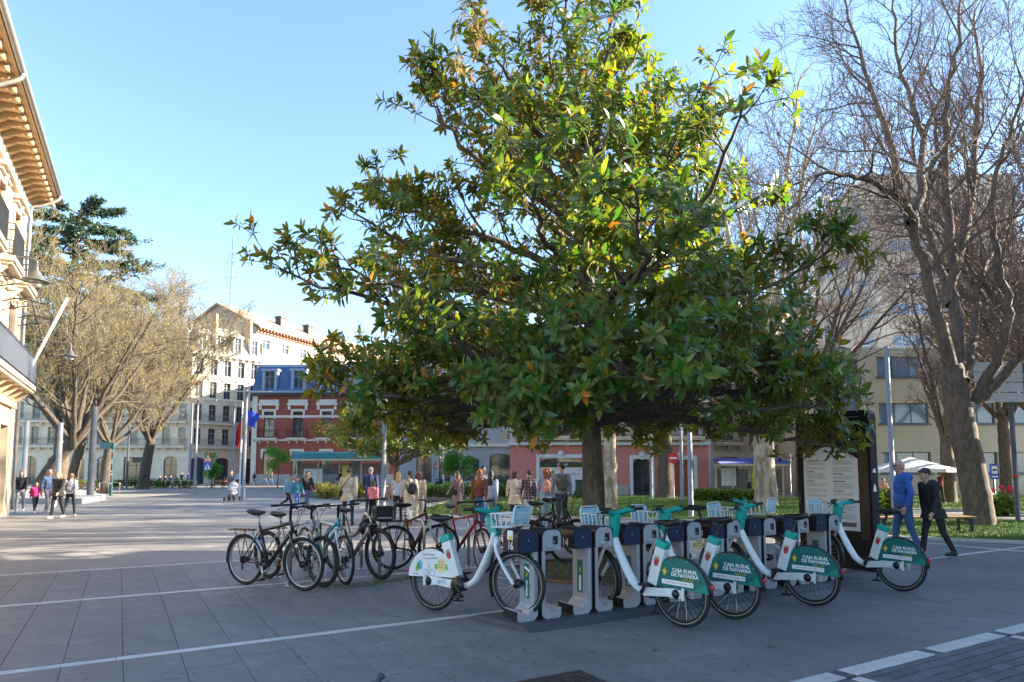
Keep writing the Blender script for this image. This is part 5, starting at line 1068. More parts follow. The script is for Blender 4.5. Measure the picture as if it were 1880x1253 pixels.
def dock(side, k, num):
    w_ = 0.24; b0 = P0B+PIT*k+(0 if side == 'L' else 0.285); s = 1 if side == 'L' else -1
    place = ['nearest end of the row', 'second in the row, before the tree pit', 'third in the row', 'fourth in the row', 'fifth in the row', 'sixth in the row', 'seventh, holding the mostly hidden bike', 'farthest, beside the information panel'][k]
    lab = ('black capped bike dock %s, %s' % (num, place)) if side == 'L' else ('bike dock with grey card reader, %s' % place)
    t = thing('bike_dock', lab, 'bike dock', AB(FA, b0, 0.062), ANG, 'bike docks in the row')     # local x = along the row, local y = away along AX
    if side not in dock_p:
        pr = cprof(s, w_); ou = MB(); ou.prism(pr, 1, 0.006, DEP-0.006); shell = ou.mesh('column', DOCKG)
        H = 0.90; cp_ = [(0, H-0.215), (0, H-0.075)]+[(0.075-0.075*math.cos(q), H-0.075+0.075*math.sin(q)) for q in (0.3, 0.6, 0.9, 1.2, PI/2)]+[(w_-0.075+0.075*math.sin(q), H-0.075+0.075*math.cos(q)) for q in (0, 0.3, 0.6, 0.9, 1.2, PI/2)]+[(w_, H-0.215)]
        g3 = 0.004; cpo = [(x+(g3 if x > w_/2 else -g3), z+(g3 if z > H-0.1 else 0)) for x, z in cp_]
        m = MB(); m.prism(cpo, 1, -0.002, DEP+0.002); cap = m.mesh('cap', DOCKS)
        m = MB(); m.prism([(x*0.94+w_*0.03, z*0.985+0.008) for x, z in cp_], 1, -0.008, -0.002); face = m.mesh('cap_face', NAVY if side == 'L' else DOCKG)
        m = MB(); x0 = w_+0.001 if s > 0 else -0.013; m.b2((x0, 0.0, 0.02), (x0+0.012, DEP, 0.66)); m.b2((x0, 0, 0.66), (x0+0.008, DEP, 0.84)); back = m.mesh('back_shell', DOCKS)
        m = MB(); x0, x1 = ((-0.004, 0.0) if s > 0 else (w_, w_+0.004)); m.b2((x0, 0.012, 0.012), (x1, DEP-0.012, 0.10)); shoe = m.mesh('shoe_cover', DOCKS)
        dock_p[side] = (shell, cap, face, back, shoe)
    shell, cap, face, back, shoe = dock_p[side]
    for nm, me in (('column', shell), ('cap', cap), ('cap_face', face), ('back_shell', back), ('shoe_cover', shoe)): link(nm, me, t)
    if side == 'L':
        link('lettering', text_mesh(num, 0.115, PRW, bold=0.001), t, (-0.0055, 0.14, 0.705), (PI/2, 0, -PI/2))
        MB().b2((w_-0.0465, 0.10, 0.20), (w_-0.0451, 0.20, 0.545)).build('sticker', DGREEN, t); MB().b2((w_-0.0475, 0.13, 0.22), (w_-0.0466, 0.165, 0.38)).build('sticker_text', PRW, t); MB().b2((w_-0.0475, 0.135, 0.42), (w_-0.0466, 0.16, 0.46)).build('sticker_logo', YEL, t)
        for y in (0.05, 0.25):
            for z in (0.18, 0.58): MB().b2((w_-0.048, y-0.006, z-0.006), (w_-0.0451, y+0.006, z+0.006)).build('screw', SPOKE, t)
        m = MB(); m.smooth = True; m.ell((w_/2, -0.009, 0.80), (0.008, 0.004, 0.008)); m.build('lock_pin', SPOKE, t)
        if k == 0:
            MB().b2((-0.0062, 0.09, 0.80), (-0.0042, 0.20, 0.895)).build('sticker_paper', PRW, t); MB().b2((-0.0072, 0.10, 0.80), (-0.0063, 0.17, 0.84)).build('sticker_print', YEL, t)
    else:
        m = MB(); m.b2((0.13, -0.0125, 0.745), (0.19, -0.0085, 0.83)); m.build('card_slot', DOCKS, t); m = MB(); m.box((0.085, -0.02, 0.725), (0.09, 0.03, 0.045), Matrix.Rotation(R(20), 3, 'X')); rd_ = bevel(m.build('card_reader', DOCKG, t), 0.004, 1)
        m = MB(); m.box((0.085, -0.037, 0.73), (0.055, 0.003, 0.02), Matrix.Rotation(R(20), 3, 'X')); m.build('display', mat('reader_display', (0.5, 0.52, 0.5), 0.3), rd_); m = MB(); m.smooth = True; m.torus((0.145, -0.013, 0.77), 0.011, 0.003, 12, 5, ax=1); m.build('ring_light', SPOKE, t)
    return t
for k, n_ in enumerate(('16', '14', '12', '10', '8', '6', '4', '2')): dock('L', k, n_); dock('R', k, n_)
# ---------------------------------------------------------------- information panel
kc = Vector((5.62, 10.35, 0)); kt = thing('information_panel', 'black information panel with printed notice and number 27', 'information panel', kc, math.atan2(-AX.y, -AX.x))
# local x runs along -AX (far left -> near right); front faces -y
KB = mat('kiosk_black', (0.010, 0.010, 0.012), 0.5, 0.1, 4, spec=0.2); KN = mat('kiosk_side_navy', (0.010, 0.014, 0.028), 0.45, spec=0.3); KW, KH, KD = 1.30, 2.55, 0.20; r = 0.11
def rr(x0, x1, z0, z1, r): return [(x0, z0)]+[(x0+r-r*math.cos(a), z1-r+r*math.sin(a)) for a in (0, .4, .8, 1.2, PI/2)]+[(x1-r+r*math.sin(a), z1-r+r*math.cos(a)) for a in (0, .4, .8, 1.2, PI/2)]+[(x1, z0)]
m = MB(); m.prism(rr(-KW, 0, 0, KH, r), 1, 0.012, KD); m.build('cabinet', KN, kt)
m = MB(); m.prism(rr(-KW+0.012, -0.012, 0.01, KH-0.012, r), 1, 0, 0.011); m.build('front_frame', KB, kt)
pw0, pw1, pz0, pz1 = -KW+0.13, -0.20, 0.62, 1.97
m = MB(); m.b2((pw0, -0.006, pz0), (pw1, -0.001, pz1)); pst = m.build('poster', mat('poster_paper', (0.60, 0.58, 0.57), 0.25, 0.06, 2, spec=0.6), kt)
m = MB(); m.b2((pw1+0.02, -0.012, 0.5), (-0.03, -0.001, 2.2)); m.build('metal_strip', mat('dark_bronze', (0.06, 0.05, 0.038), 0.35, 0.2, 2, metal=0.7), kt)
dk = mat('poster_ink', (0.09, 0.09, 0.1), 0.5); mid_ = mat('poster_grey_ink', (0.27, 0.27, 0.28), 0.5); rn = Rnd(8); m = MB(); m2 = MB()
for col, x0 in ((0, pw0+0.05), (1, pw0+0.54)):
    z = 1.74
    while z > 0.86:
        if rn.u(0, 1) < 0.5: m2.b2((x0, -0.0075, z), (x0+rn.u(0.12, 0.26), -0.0061, z+0.016)); z -= 0.03
        for i in range(int(rn.u(3, 7))): m.b2((x0, -0.0072, z), (x0+rn.u(0.3, 0.40), -0.0061, z+0.007)); z -= 0.016
        z -= 0.03
m.build('text_lines', mid_, pst); m2.build('text_headings', dk, pst)
m = MB(); m.prism([(pw0+0.04, 1.90), (pw0+0.16, 1.90), (pw0+0.16, 1.80), (pw0+0.04, 1.80)], 1, -0.0075, -0.0061); m.prism([(pw0+0.61, 1.86), (pw0+0.645, 1.94), (pw0+0.66, 1.86), (pw0+0.68, 1.80), (pw0+0.60, 1.82)], 1, -0.0075, -0.0061); m.build('emblem', dk, pst)
m = MB(); m.prism([(pw0, pz1), (pw0+0.36, pz1), (pw0+0.18, pz1-0.09)], 1, -0.0085, -0.0062); m.prism([(pw0+0.62, pz1), (pw1, pz1), (pw1, pz1-0.2), (pw0+0.84, pz1-0.13)], 1, -0.0085, -0.0062); m.build('dark_print', KB, pst)
m = MB(); m.tube([(pw0+0.36, -0.009, pz1), (pw0+0.18, -0.009, pz1-0.09), (pw0, -0.009, pz1)], 0.006, 4); m.tube([(pw0+0.62, -0.009, pz1), (pw1-0.05, -0.009, pz1-0.16)], 0.008, 4); m.build('red_line', mat('poster_red', (0.5, 0.03, 0.06), 0.5), pst)
MB().b2((pw1-0.30, -0.0075, 0.68), (pw1-0.06, -0.0061, 0.75)).build('footer_logo', dk, pst); MB().b2((-KW+0.1, -0.004, 2.44), (-0.16, -0.0011, 2.447)).build('trim_line', SPOKE, kt)
link('lettering', text_mesh('A27', 0.17, PRW), kt, (-0.62, -0.003, 2.24), (PI/2, 0, 0)); link('lettering', text_mesh('27', 0.11, PRW), kt, (0.0015, KD*0.5, 2.27), (PI/2, 0, PI/2))
for z, w_, h_ in ((1.55, 0.09, 0.07), (1.25, 0.08, 0.13)): m = MB(); m.prism([(KD*0.5-w_/2, z), (KD*0.5+w_/2, z), (KD*0.5+w_*0.4, z+h_*0.6), (KD*0.5, z+h_), (KD*0.5-w_*0.4, z+h_*0.5)], 0, 0.0005, 0.002); m.build('sticker', PRW, kt)
MB().b2((-KW+0.05, 0.03, -0.0), (-0.05, KD-0.02, 0.03)).build('base_plate', KB, kt); MB().b2((-KW+0.03, -0.02, 1.0), (-KW+0.07, -0.0005, 1.18)).build('lock', DOCKS, kt)
# ---------------------------------------------------------------- private bicycles and racks
def pbike(label, rear, front, fc, R0=0.345, tw=0.022, rim=RIMB, kind='diamond', forkc=None, rack=False, fenders=False, saddle_h=0.98, bar=1.05, flat=True, lean=0.03, tilt2=None, bag=False, helmet=False, tube=0.019, barrise=0.0):
    t = thing('parked_bicycle', label, 'bicycle', group='private bicycles at the racks'); WB = (front-rear).length; forkc = forkc or fc
    wheel(t, 0, R0, tw, rim, False, 24); wheel(t, WB, R0, tw, rim, False, 24)
    bb = npv(0.43*WB/1.06, 0, 0.29); st = npv(0.27*WB/1.06, 0, 0.80); ht = npv(WB-0.24, 0, 0.90); hb_ = npv(WB-0.19, 0, 0.76); ax0 = npv(0, 0, R0); ax1 = npv(WB, 0, R0); fr = MB(); fr.smooth = True
    fr.tube([ht, hb_], 0.024, 10); fr.tube([hb_+npv(-0.01, 0, 0.02), bb], tube*1.35, 10); fr.tube([bb, st], tube, 10)
    if kind == 'diamond': fr.tube([st-npv(0, 0, 0.06), ht-npv(-0.01, 0, 0.03)], tube, 10)
    elif kind == 'step': fr.tube([bb+(st-bb)*0.35, ht-npv(-0.02, 0, 0.05)], tube, 10)
    elif kind == 'arch': fr.tube(smoothpath([bb+(st-bb)*0.55, bb+(st-bb)*0.4+npv(0.2, 0, 0.16), ht-npv(0.12, 0, -0.02), ht-npv(0, 0, 0.03)], 5), tube*1.25, 10)
    for s in (-1, 1): fr.tube([bb+npv(0, s*0.03, 0), ax0+npv(0, s*0.06, 0)], 0.011, 7); fr.tube([st-npv(0.01, -s*0.02, 0.08), ax0+npv(0, s*0.06, 0)], 0.009, 7)
    fr.build('frame', fc, t); fk = MB(); fk.smooth = True
    for s in (-1, 1): fk.tube([hb_+npv(0.0, s*0.05, -0.02), hb_+npv(0.05, s*0.055, -0.16), ax1+npv(0, s*0.055, 0)], [0.019, 0.018, 0.013], 8)
    fk.tube([hb_+npv(0, -0.06, 0), hb_+npv(0, 0.06, 0)], 0.022, 8); fk.build('fork', forkc, t)
    m = MB(); m.smooth = True; m.tube([st, st+npv(-0.02-(saddle_h-0.8)*0.1, 0, saddle_h-0.80)], 0.0135, 8); m.build('seat_post', STEEL, t); saddle(t, (st[0]-0.04-(saddle_h-0.8)*0.1, 0, saddle_h))
    m = MB(); m.smooth = True; bz = bar; bx = ht[0]+0.02; m.tube([ht, npv(bx-0.01, 0, bz-0.02), npv(bx+0.06, 0, bz)], 0.017, 8); m.tube(smoothpath([(bx-0.02, -0.31, bz+barrise), (bx+0.03, -0.15, bz+barrise*0.8), (bx+0.06, 0, bz), (bx+0.03, 0.15, bz+barrise*0.8), (bx-0.02, 0.31, bz+barrise)], 4), 0.012, 8); hbo = m.build('handlebar', BLACKP, t)
    for s in (-1, 1):
        m = MB(); m.smooth = True; m.tube([(bx-0.022, s*0.20, bz+barrise), (bx-0.03, s*0.32, bz+barrise)], 0.017, 8); m.build('grip', BLACKP, hbo); m = MB(); m.tube([(bx+0.03, s*0.17, bz+barrise-0.01), (bx+0.07, s*0.21, bz-0.03+barrise), (bx+0.05, s*0.29, bz-0.05+barrise)], 0.006, 5); m.build('brake_lever', STEEL, hbo)
    m = MB(); m.smooth = True
    for s in (-1, 1): m.tube(smoothpath([(bx+0.05, s*0.18, bz-0.01), (bx+0.17, s*0.10, bz-0.02), (bx+0.14, s*0.02, bz-0.16), (hb_[0], s*0.04, 0.70)], 5), 0.004, 4)
    m.build('cables', BLACKP, t); m = MB(); m.smooth = True; m.torus((bb[0], -0.06, bb[2]), 0.085, 0.006, 24, 5, ax=1); m.tube([(bb[0], -0.075, bb[2]), (bb[0], -0.05, bb[2])], 0.05, 12); m.build('chainring', BLACKP, t); cranks(t, bb, R(-70), 0.165, STEEL)
    m = MB(); m.smooth = True; m.torus((0, -0.045, R0), 0.045, 0.01, 18, 6, ax=1); m.tube([(0.0, -0.06, R0-0.03), (0.02, -0.065, R0-0.13)], 0.012, 6); m.build('derailleur', BLACKP, t); m = MB()
    for zz in (-0.083, 0.083): m.tube([(bb[0], -0.06, bb[2]+zz), (0, -0.045, R0+zz*0.52)], 0.004, 4)
    m.build('chain', mat('chain_steel', (0.12, 0.11, 0.1), 0.5, metal=0.6), t)
    if fenders: fender(t, 0, R0, R(20), R(190), 0.05, rim if fenders == 2 else BLACKP); fender(t, WB, R0, R(75), R(200), 0.05, rim if fenders == 2 else BLACKP)
    if rack:
        m = MB()
        for y in (-0.06, 0.0, 0.06): m.tube([(-0.26, y, R0*2+0.06), (0.14, y, R0*2+0.07)], 0.006, 5)
        for x in (-0.26, -0.1, 0.05, 0.14): m.tube([(x, -0.065, R0*2+0.062), (x, 0.065, R0*2+0.062)], 0.006, 5)
        for s in (-1, 1): m.tube([(0, s*0.07, R0), (-0.12, s*0.07, R0*2+0.06)], 0.006, 5); m.tube([(0, s*0.07, R0), (0.08, s*0.07, R0*2+0.06)], 0.006, 5)
        m.build('luggage_rack', BLACKP, t)
    place_bike(t, rear, front, lean); return t
def gp(px, py): return G(px, py, ZP)
RK = mat('bike_red', (0.25, 0.015, 0.025), 0.35); TQ = mat('bike_turquoise', (0.02, 0.29, 0.36), 0.35, coat=0.3); SV = mat('bike_silver', (0.42, 0.40, 0.37), 0.35, metal=0.6); BKB = mat('bike_black', (0.015, 0.015, 0.017), 0.3, coat=0.3); ORG = mat('bike_orange_black', (0.10, 0.03, 0.02), 0.35)
pbike('black trekking bicycle with rear rack, leftmost in the row', gp(450, 1074), gp(545, 1083)+Vector((0.12, -0.1, 0)), BKB, fenders=2, rim=RIMS, rack=True, saddle_h=0.98, bar=1.12, tube=0.022)
pbike('silver bicycle behind the leftmost black one', gp(492, 1062), gp(592, 1078), SV, rim=RIMB, saddle_h=0.92, bar=1.08, kind='diamond')
pbike('turquoise step-through bicycle with white fork', gp(560, 1047), gp(633, 1074), TQ, kind='step', forkc=BWHITE, rim=RIMS, saddle_h=0.98, bar=1.08, tube=0.022, R0=0.34)
sbk = pbike('silver grey bicycle with black helmet and handlebar bag', gp(618, 1050), gp(698, 1065), SV, kind='arch', forkc=BKB, R0=0.37, tw=0.026, bar=1.14, saddle_h=0.95, tube=0.024)
pbike('black and orange bicycle with rear rack in the middle of the row', gp(722, 1046), gp(805, 1042), ORG, rack=True, rim=RIMS, R0=0.35, saddle_h=1.0, bar=1.08, forkc=BWHITE)
pbike('red bicycle parked behind the numbered share bike', gp(815, 1030), gp(888, 1052), RK, rim=RIMS, saddle_h=0.95, bar=1.08)
pbike('black bicycle behind dock 16 with orange reflectors', gp(975, 1030), gp(1040, 1035), BKB, fenders=1, saddle_h=0.98, bar=1.1)
pbike('dark city bicycle close behind dock 14', gp(1000, 1018), gp(1062, 1022), BKB, kind='step', rack=True, saddle_h=1.0, bar=1.12)
hl = thing('helmet', 'black bicycle helmet hanging from the silver bicycle', 'helmet', D(676, 970, 9.9)); m = MB(); m.smooth = True; m.ell((0, 0, 0), (0.14, 0.10, 0.13), 14, 9); hs = m.build('helmet_shell', BLACKP, hl); m = MB()
for y in (-0.05, 0, 0.05): m.tube(smoothpath([(-0.13, y, 0.04), (-0.04, y, 0.135), (0.06, y, 0.125), (0.135, y, 0.02)], 4), 0.012, 5)
m.build('vent_ribs', mat('helmet_grey', (0.1, 0.09, 0.08), 0.5), hl); m = MB(); m.tube([(0, 0.08, -0.05), (0, 0.03, -0.2), (0, -0.08, -0.05)], 0.006, 4); m.build('strap', BLACKP, hl)
bg = thing('handlebar_bag', 'black bag with grey strip hanging on the silver bicycle handlebar', 'bag', D(703, 944, 9.55), 0.5); m = MB(); m.b2((-0.13, -0.09, -0.10), (0.13, 0.09, 0.10)); bevel(m.build('bag_body', mat('bag_cloth', (0.02, 0.02, 0.022), 0.8, bump=0.4, bscale=20), bg), 0.03, 3); MB().b2((-0.1, -0.094, -0.06), (0.1, -0.091, -0.04)).build('reflective_strip', GREYP, bg); m = MB(); m.b2((-0.135, -0.095, 0.06), (0.135, 0.095, 0.115)); bevel(m.build('bag_lid', BLACKP, bg), 0.02, 2)
def rack(label, p, q, h=0.78):
    d = q-p; L = d.length; t = thing('bike_rack', label, 'bike rack', (p.x, p.y, ZP), math.atan2(d.y, d.x), 'steel hoop bike racks'); m = MB(); m.smooth = True; r = 0.09
    m.tube([(0, 0, 0), (0, 0, h-r)]+[(r-r*math.cos(a), 0, h-r+r*math.sin(a)) for a in (0.5, 1.0, PI/2)]+[(L-r+r*math.sin(a), 0, h-r+r*math.cos(a)) for a in (0, 0.5, 1.0, PI/2)]+[(L, 0, h-r), (L, 0, 0)], 0.024, 10); m.build('hoop', STEEL, t); m = MB()
    for x in (0, L): m.lathe([(0.06, 0), (0.06, 0.008), (0.03, 0.012)], (x, 0, 0), 12)
    m.build('foot_plate', STEEL, t)
rk = gp(456, 1064); 
for i, lab in enumerate(('steel bike rack hoop under the leftmost bicycles', 'steel bike rack hoop beside the turquoise bicycle', 'steel bike rack hoop beside the silver grey bicycle', 'steel bike rack hoop behind the orange bicycle', 'steel bike rack hoop behind the numbered share bike', 'steel bike rack hoop behind docks 16 and 14')):
    a = gp(532+i*82, 1076-i*9); rack(lab, a, a+AX*0.85)
# ================================================================== people
def cloth(name, col, var=0.15): return mat('cloth_'+name, col, 0.85, var, 7, bump=1.0, bscale=8)
SKIN = mat('skin', (0.50, 0.30, 0.215), 0.55, 0.08, 12); SKIN2 = mat('skin_flushed', (0.53, 0.27, 0.20), 0.5, 0.1, 10)
def capsule(mb, p, q, r0, r1, n=10):
    p, q = Vector(p), Vector(q); d = (q-p); L = max(d.length, 1e-4); t = d/L; k = 3; path = []; rad = []
    for i in range(k): a = PI/2*(i+0.3)/k; path.append(p-t*r0*math.cos(a)); rad.append(r0*math.sin(a))
    path += [p, q]; rad += [r0, r1]
    for i in range(k-1, -1, -1): a = PI/2*(i+0.3)/k; path.append(q+t*r1*math.cos(a)); rad.append(r1*math.sin(a))
    mb.tube(path, rad, n)
FUSE = []
def fuse(mb, voxel, m, name, par, it=4):
    """overlapping closed volumes that are melted into one continuous surface at the end of the script"""
    o = link(name, mb.mesh(name, m), par)
    md = o.modifiers.new('r', 'REMESH'); md.mode = 'VOXEL'; md.voxel_size = voxel; md.use_smooth_shade = True
    if it: sm = o.modifiers.new('s', 'SMOOTH'); sm.factor = 0.5; sm.iterations = it
    FUSE.append((o, m)); return o
def fuse_all():
    bpy.context.view_layer.update(); dg = bpy.context.evaluated_depsgraph_get(); new = []
    for o, m in FUSE:
        me = bpy.data.meshes.new_from_object(o.evaluated_get(dg)); me.materials.clear(); me.materials.append(m); me.polygons.foreach_set('use_smooth', np.ones(len(me.polygons), bool)); new.append(me)
    for (o, m), me in zip(FUSE, new): o.modifiers.clear(); old = o.data; o.data = me; bpy.data.meshes.remove(old); me.name = o.name
def person(label, px, depth, H, yaw, top, bottom, shoes=(0.03, 0.03, 0.03), hair=('short', (0.03, 0.02, 0.015)), coat=0.0, stride=0.28, arm=0.35, head=1.0, bend=0.0, skin=None, vox=0.017, arms=None, wide=1.0, bag=None, sit=False, z0=0.006, trousers_flare=1.0, glasses=False, hood=False, bare_legs=False, turn=0.0, x=None, sleeve=1.0):
    p = D(px, 900, depth); t = thing('person', label, 'person', (p.x, p.y, z0), yaw); S = H/1.75; skin = skin or SKIN
    def V(x, y, z): return Vector((x, y, z))*S
    pel = V(0, 0, 0.94) if not sit else V(0, 0, 0.55); lean = bend
    def tor(h, x=0.0, y=0.0): return pel+Vector((math.sin(lean)*h+math.cos(lean)*x, y, math.cos(lean)*h-math.sin(lean)*x))*S     # torso frame
    sh = [tor(0.48, 0, s*0.175*wide) for s in (-1, 1)]; neck = tor(0.54, 0.01); hd = tor(0.69, 0.035+0.05*(bend > 0.2)); legs = []; HS = S*head
    for s, st in ((-1, stride), (1, -stride)):
        hip = pel+V(0, s*0.09*wide, 0)
        if sit: kn = hip+V(0.42, s*0.02, 0.0); an = kn+V(0.02, 0, -0.43)
        else:
            kn = hip+V(math.sin(st)*0.44+(0.03 if st > 0 else 0.0), 0, -math.cos(st)*0.44); b = st-(0.10 if st > 0 else 0.42)*abs(stride)/0.28*0.8; an = kn+V(math.sin(b)*0.42, 0, -math.cos(b)*0.42)
        legs.append((hip, kn, an))
    low = min(l[2].z for l in legs); dz = Vector((0, 0, 0.075*S-low))
    if not sit: pel = pel+dz; sh = [q+dz for q in sh]; neck = neck+dz; hd = hd+dz; legs = [tuple(q+dz for q in l) for l in legs]
    A = []
    for i, s in enumerate((-1, 1)):
        sw = (-arm if s < 0 else arm) if stride >= 0 else (arm if s < 0 else -arm)
        if arms and arms[i]: el = sh[i]+V(*arms[i][0]); wr = el+V(*arms[i][1])
        else: el = sh[i]+V(math.sin(sw)*0.28, s*0.035*wide, -math.cos(sw)*0.28); wr = el+V(math.sin(sw+0.35)*0.25, s*0.0, -math.cos(sw+0.35)*0.25)
        A.append((sh[i], el, wr))
    # body: one continuous skin surface
    b = MB(); rotH = Matrix.Rotation(turn, 3, 'Z') @ Matrix.Rotation(lean*0.6, 3, 'Y')
    def hp(x, y, z): return hd+rotH @ (Vector((x, y, z))*HS)
    b.ell(hd, (0.094*HS, 0.074*HS, 0.112*HS), 14, 10, rotH); b.ell(hp(0.03, 0, -0.065), (0.06*HS, 0.052*HS, 0.058*HS), 12, 8, rotH); b.ell(hp(0.1, 0, -0.02), (0.02*HS, 0.013*HS, 0.026*HS), 8, 6, rotH)
    for s in (-1, 1): b.ell(hp(-0.005, s*0.078, -0.01), (0.02*HS, 0.010*HS, 0.03*HS), 8, 6, rotH)
    capsule(b, neck-V(0, 0, 0.05), hd-V(0, 0, 0.06), 0.052*S, 0.05*S)
    capsule(b, pel+V(0, 0, 0.02), tor(0.25)+dz*(not sit), 0.085*S, 0.085*S); capsule(b, tor(0.25)+dz*(not sit), tor(0.42)+dz*(not sit), 0.085*S, 0.08*S)
    for i in (0, 1):
        a = A[i]; capsule(b, tor(0.44)+dz*(not sit), a[0], 0.06*S, 0.04*S); capsule(b, a[0], a[1], 0.044*S, 0.036*S); capsule(b, a[1], a[2], 0.036*S, 0.026*S)
        d = (a[2]-a[1]).normalized(); sd = Vector((0, 0, 1)).cross(d); sd = sd.normalized() if sd.length > 0.1 else Vector((1, 0, 0)); fx = Vector((1, 0, 0)); fx = (fx-d*fx.dot(d)).normalized(); s = -1 if i == 0 else 1
        capsule(b, a[2]+d*0.02*S, a[2]+d*0.075*S+fx*0.012*S, 0.030*S, 0.034*S)
        for k, (o, L) in enumerate(((-0.028, 0.062), (-0.0095, 0.078), (0.0095, 0.074), (0.028, 0.058))):
            f0 = a[2]+d*0.095*S-fx*o*S; f1 = f0+d*L*0.55*S; capsule(b, f0, f1, 0.0095*S, 0.009*S, 7); capsule(b, f1, f1+(d*0.75+sd*0.5*(-s)).normalized()*L*0.5*S, 0.009*S, 0.0075*S, 7)
        capsule(b, a[2]+d*0.04*S+fx*0.025*S, a[2]+d*0.095*S+fx*0.058*S, 0.0125*S, 0.0095*S, 7)
        l = legs[i]; capsule(b, l[0], l[1], 0.075*S, 0.05*S); capsule(b, l[1], l[2], 0.05*S, 0.034*S); capsule(b, l[2], l[2]+V(0.10, 0, -0.04), 0.032*S, 0.025*S)
    fuse(b, vox if vox > 0.012 else 0.0095, skin, 'body', t, 2 if vox < 0.012 else 2)
    for s in (-1, 1): m = MB(); m.smooth = True; m.ell(hp(0.083, s*0.033, 0.008), (0.012*HS, 0.014*HS, 0.008*HS), 8, 6); m.build('eye', mat('eye_dark', (0.03, 0.025, 0.02), 0.3), t)
    m = MB(); m.smooth = True; m.tube([hp(0.086, -0.022, -0.066), hp(0.093, 0, -0.064), hp(0.086, 0.022, -0.066)], 0.005*HS, 6); m.build('mouth', mat('lip', (0.36, 0.13, 0.11), 0.5), t)
    if glasses:
        m = MB(); m.smooth = True
        for s in (-1, 1): m.ell(hp(0.096, s*0.036, 0.008), (0.008*HS, 0.03*HS, 0.02*HS), 10, 6, rotH); m.tube([hp(0.09, s*0.066, 0.012), hp(0.0, s*0.083, 0.012)], 0.004*HS, 5)
        m.build('sunglasses', BLACKP, t)
    # clothes
    up = MB(); dzv = dz if not sit else Vector((0, 0, 0)); e = 0.018*S
    zb = -0.04 if not coat else 0.0
    up.ell(tor(0.32)+dzv, (0.115*S*wide, 0.165*S*wide, 0.24*S), 14, 8, Matrix.Rotation(lean, 3, 'Y')); up.ell(tor(0.10)+dzv, (0.125*S*wide, 0.17*S*wide, 0.17*S), 14, 8); capsule(up, tor(0.44, 0, -0.10*wide)+dzv, tor(0.44, 0, 0.10*wide)+dzv, 0.088*S, 0.088*S); capsule(up, tor(0.46)+dzv, tor(0.545)+dzv, 0.085*S, 0.066*S)
    for i in (0, 1): a = A[i]; capsule(up, a[0], a[1], 0.044*S+e*1.2, 0.036*S+e); sl = a[1]+(a[2]-a[1])*sleeve; capsule(up, a[1], sl, 0.036*S+e, 0.028*S+e*0.8)
    if coat:
        n = 16; prof = [(0.02, 0.165), (-coat*0.5, 0.19), (-coat, 0.215)]
        for k in range(2):
            (h0, r0), (h1, r1) = prof[k], prof[k+1]; c0, c1 = pel+V(0, 0, h0), pel+V(0, 0, h1); up.tube([c0, c1], [r0*S*wide, r1*S*wide], 18, 1.0, up=(0, 1, 0))
    if hood: up.ell(tor(0.50, -0.10)+dzv, (0.075*S, 0.12*S, 0.085*S), 12, 8)
    fuse(up, vox, top, 'coat' if coat else 'jacket', t, 3)
    tr = MB()
    tr.ell(pel+V(0, 0, 0.0), (0.115*S*wide, 0.16*S*wide, 0.14*S), 14, 8)
    for l in legs: capsule(tr, l[0], l[1], (0.083*wide)*S, 0.062*S*trousers_flare); capsule(tr, l[1], l[2]+V(0, 0, 0.02), 0.06*S*trousers_flare, 0.048*S*trousers_flare)
    if not bare_legs: fuse(tr, vox, bottom, 'trousers', t, 3)
    else: fuse(tr, vox, bottom, 'tights', t, 3)
    shm = mat('shoe_%.2f_%.2f' % (shoes[0], shoes[2]), shoes, 0.5)
    for l in legs:
        f = MB(); an = l[2]; back = (an.z > 0.13*S); di = Vector((1, 0, -0.75 if back else 0)).normalized(); capsule(f, an+V(-0.03, 0, -0.03), an+di*0.15*S+V(0, 0, -0.045), 0.046*S, 0.036*S); capsule(f, an+V(0, 0, 0.02), an+V(0.02, 0, -0.03), 0.045*S, 0.05*S); fuse(f, 0.014, shm, 'shoe', t, 2)
    # hair
    st, hc = hair
    if st != 'bald':
        hm = mat('hair_%.3f_%.3f' % (hc[0], hc[1]), hc, 0.5, 0.35, 18, bump=0.7, bscale=30); h = MB()
        h.ell(hp(-0.02, 0, 0.035), (0.098*HS, 0.086*HS, 0.098*HS), 14, 8, rotH)
        if st == 'long': h.ell(hp(-0.055, 0, -0.06), (0.065*HS, 0.095*HS, 0.13*HS), 12, 8, rotH); h.ell(hp(-0.085, 0, -0.20), (0.045*HS, 0.10*HS, 0.17*HS), 12, 8, rotH)
        if st == 'xlong': h.ell(hp(-0.055, 0, -0.06), (0.065*HS, 0.095*HS, 0.13*HS), 12, 8, rotH); h.ell(hp(-0.10, 0, -0.28), (0.045*HS, 0.10*HS, 0.26*HS), 12, 8, rotH)
        if st == 'curly':
            rn = Rnd(int(px))
            for k in range(38): a = rn.u(0, 2*PI); zz = rn.u(-0.17, 0.10); rr_ = 0.115*math.sqrt(max(0.1, 1-(zz/0.2)**2)); q = (rr_*math.cos(a)-0.035, rr_*math.sin(a), zz); h.ell(hp(*q), (0.035*HS,)*3, 8, 5) if q[0] < 0.055 else None
        if st == 'bob': h.ell(hp(-0.04, 0, -0.05), (0.08*HS, 0.10*HS, 0.11*HS), 12, 8, rotH)
        if st == 'pony': h.ell(hp(-0.13, 0, -0.04), (0.04*HS, 0.035*HS, 0.11*HS), 10, 8, rotH)
        if st == 'hood': h.ell(hp(-0.02, 0, 0.0), (0.11*HS, 0.10*HS, 0.13*HS), 12, 8, rotH)
        if st == 'cap': h.ell(hp(-0.03, 0, 0.05), (0.10*HS, 0.09*HS, 0.08*HS), 12, 8, rotH); h.ell(hp(0.05, 0, 0.065), (0.07*HS, 0.08*HS, 0.02*HS), 12, 6, rotH)
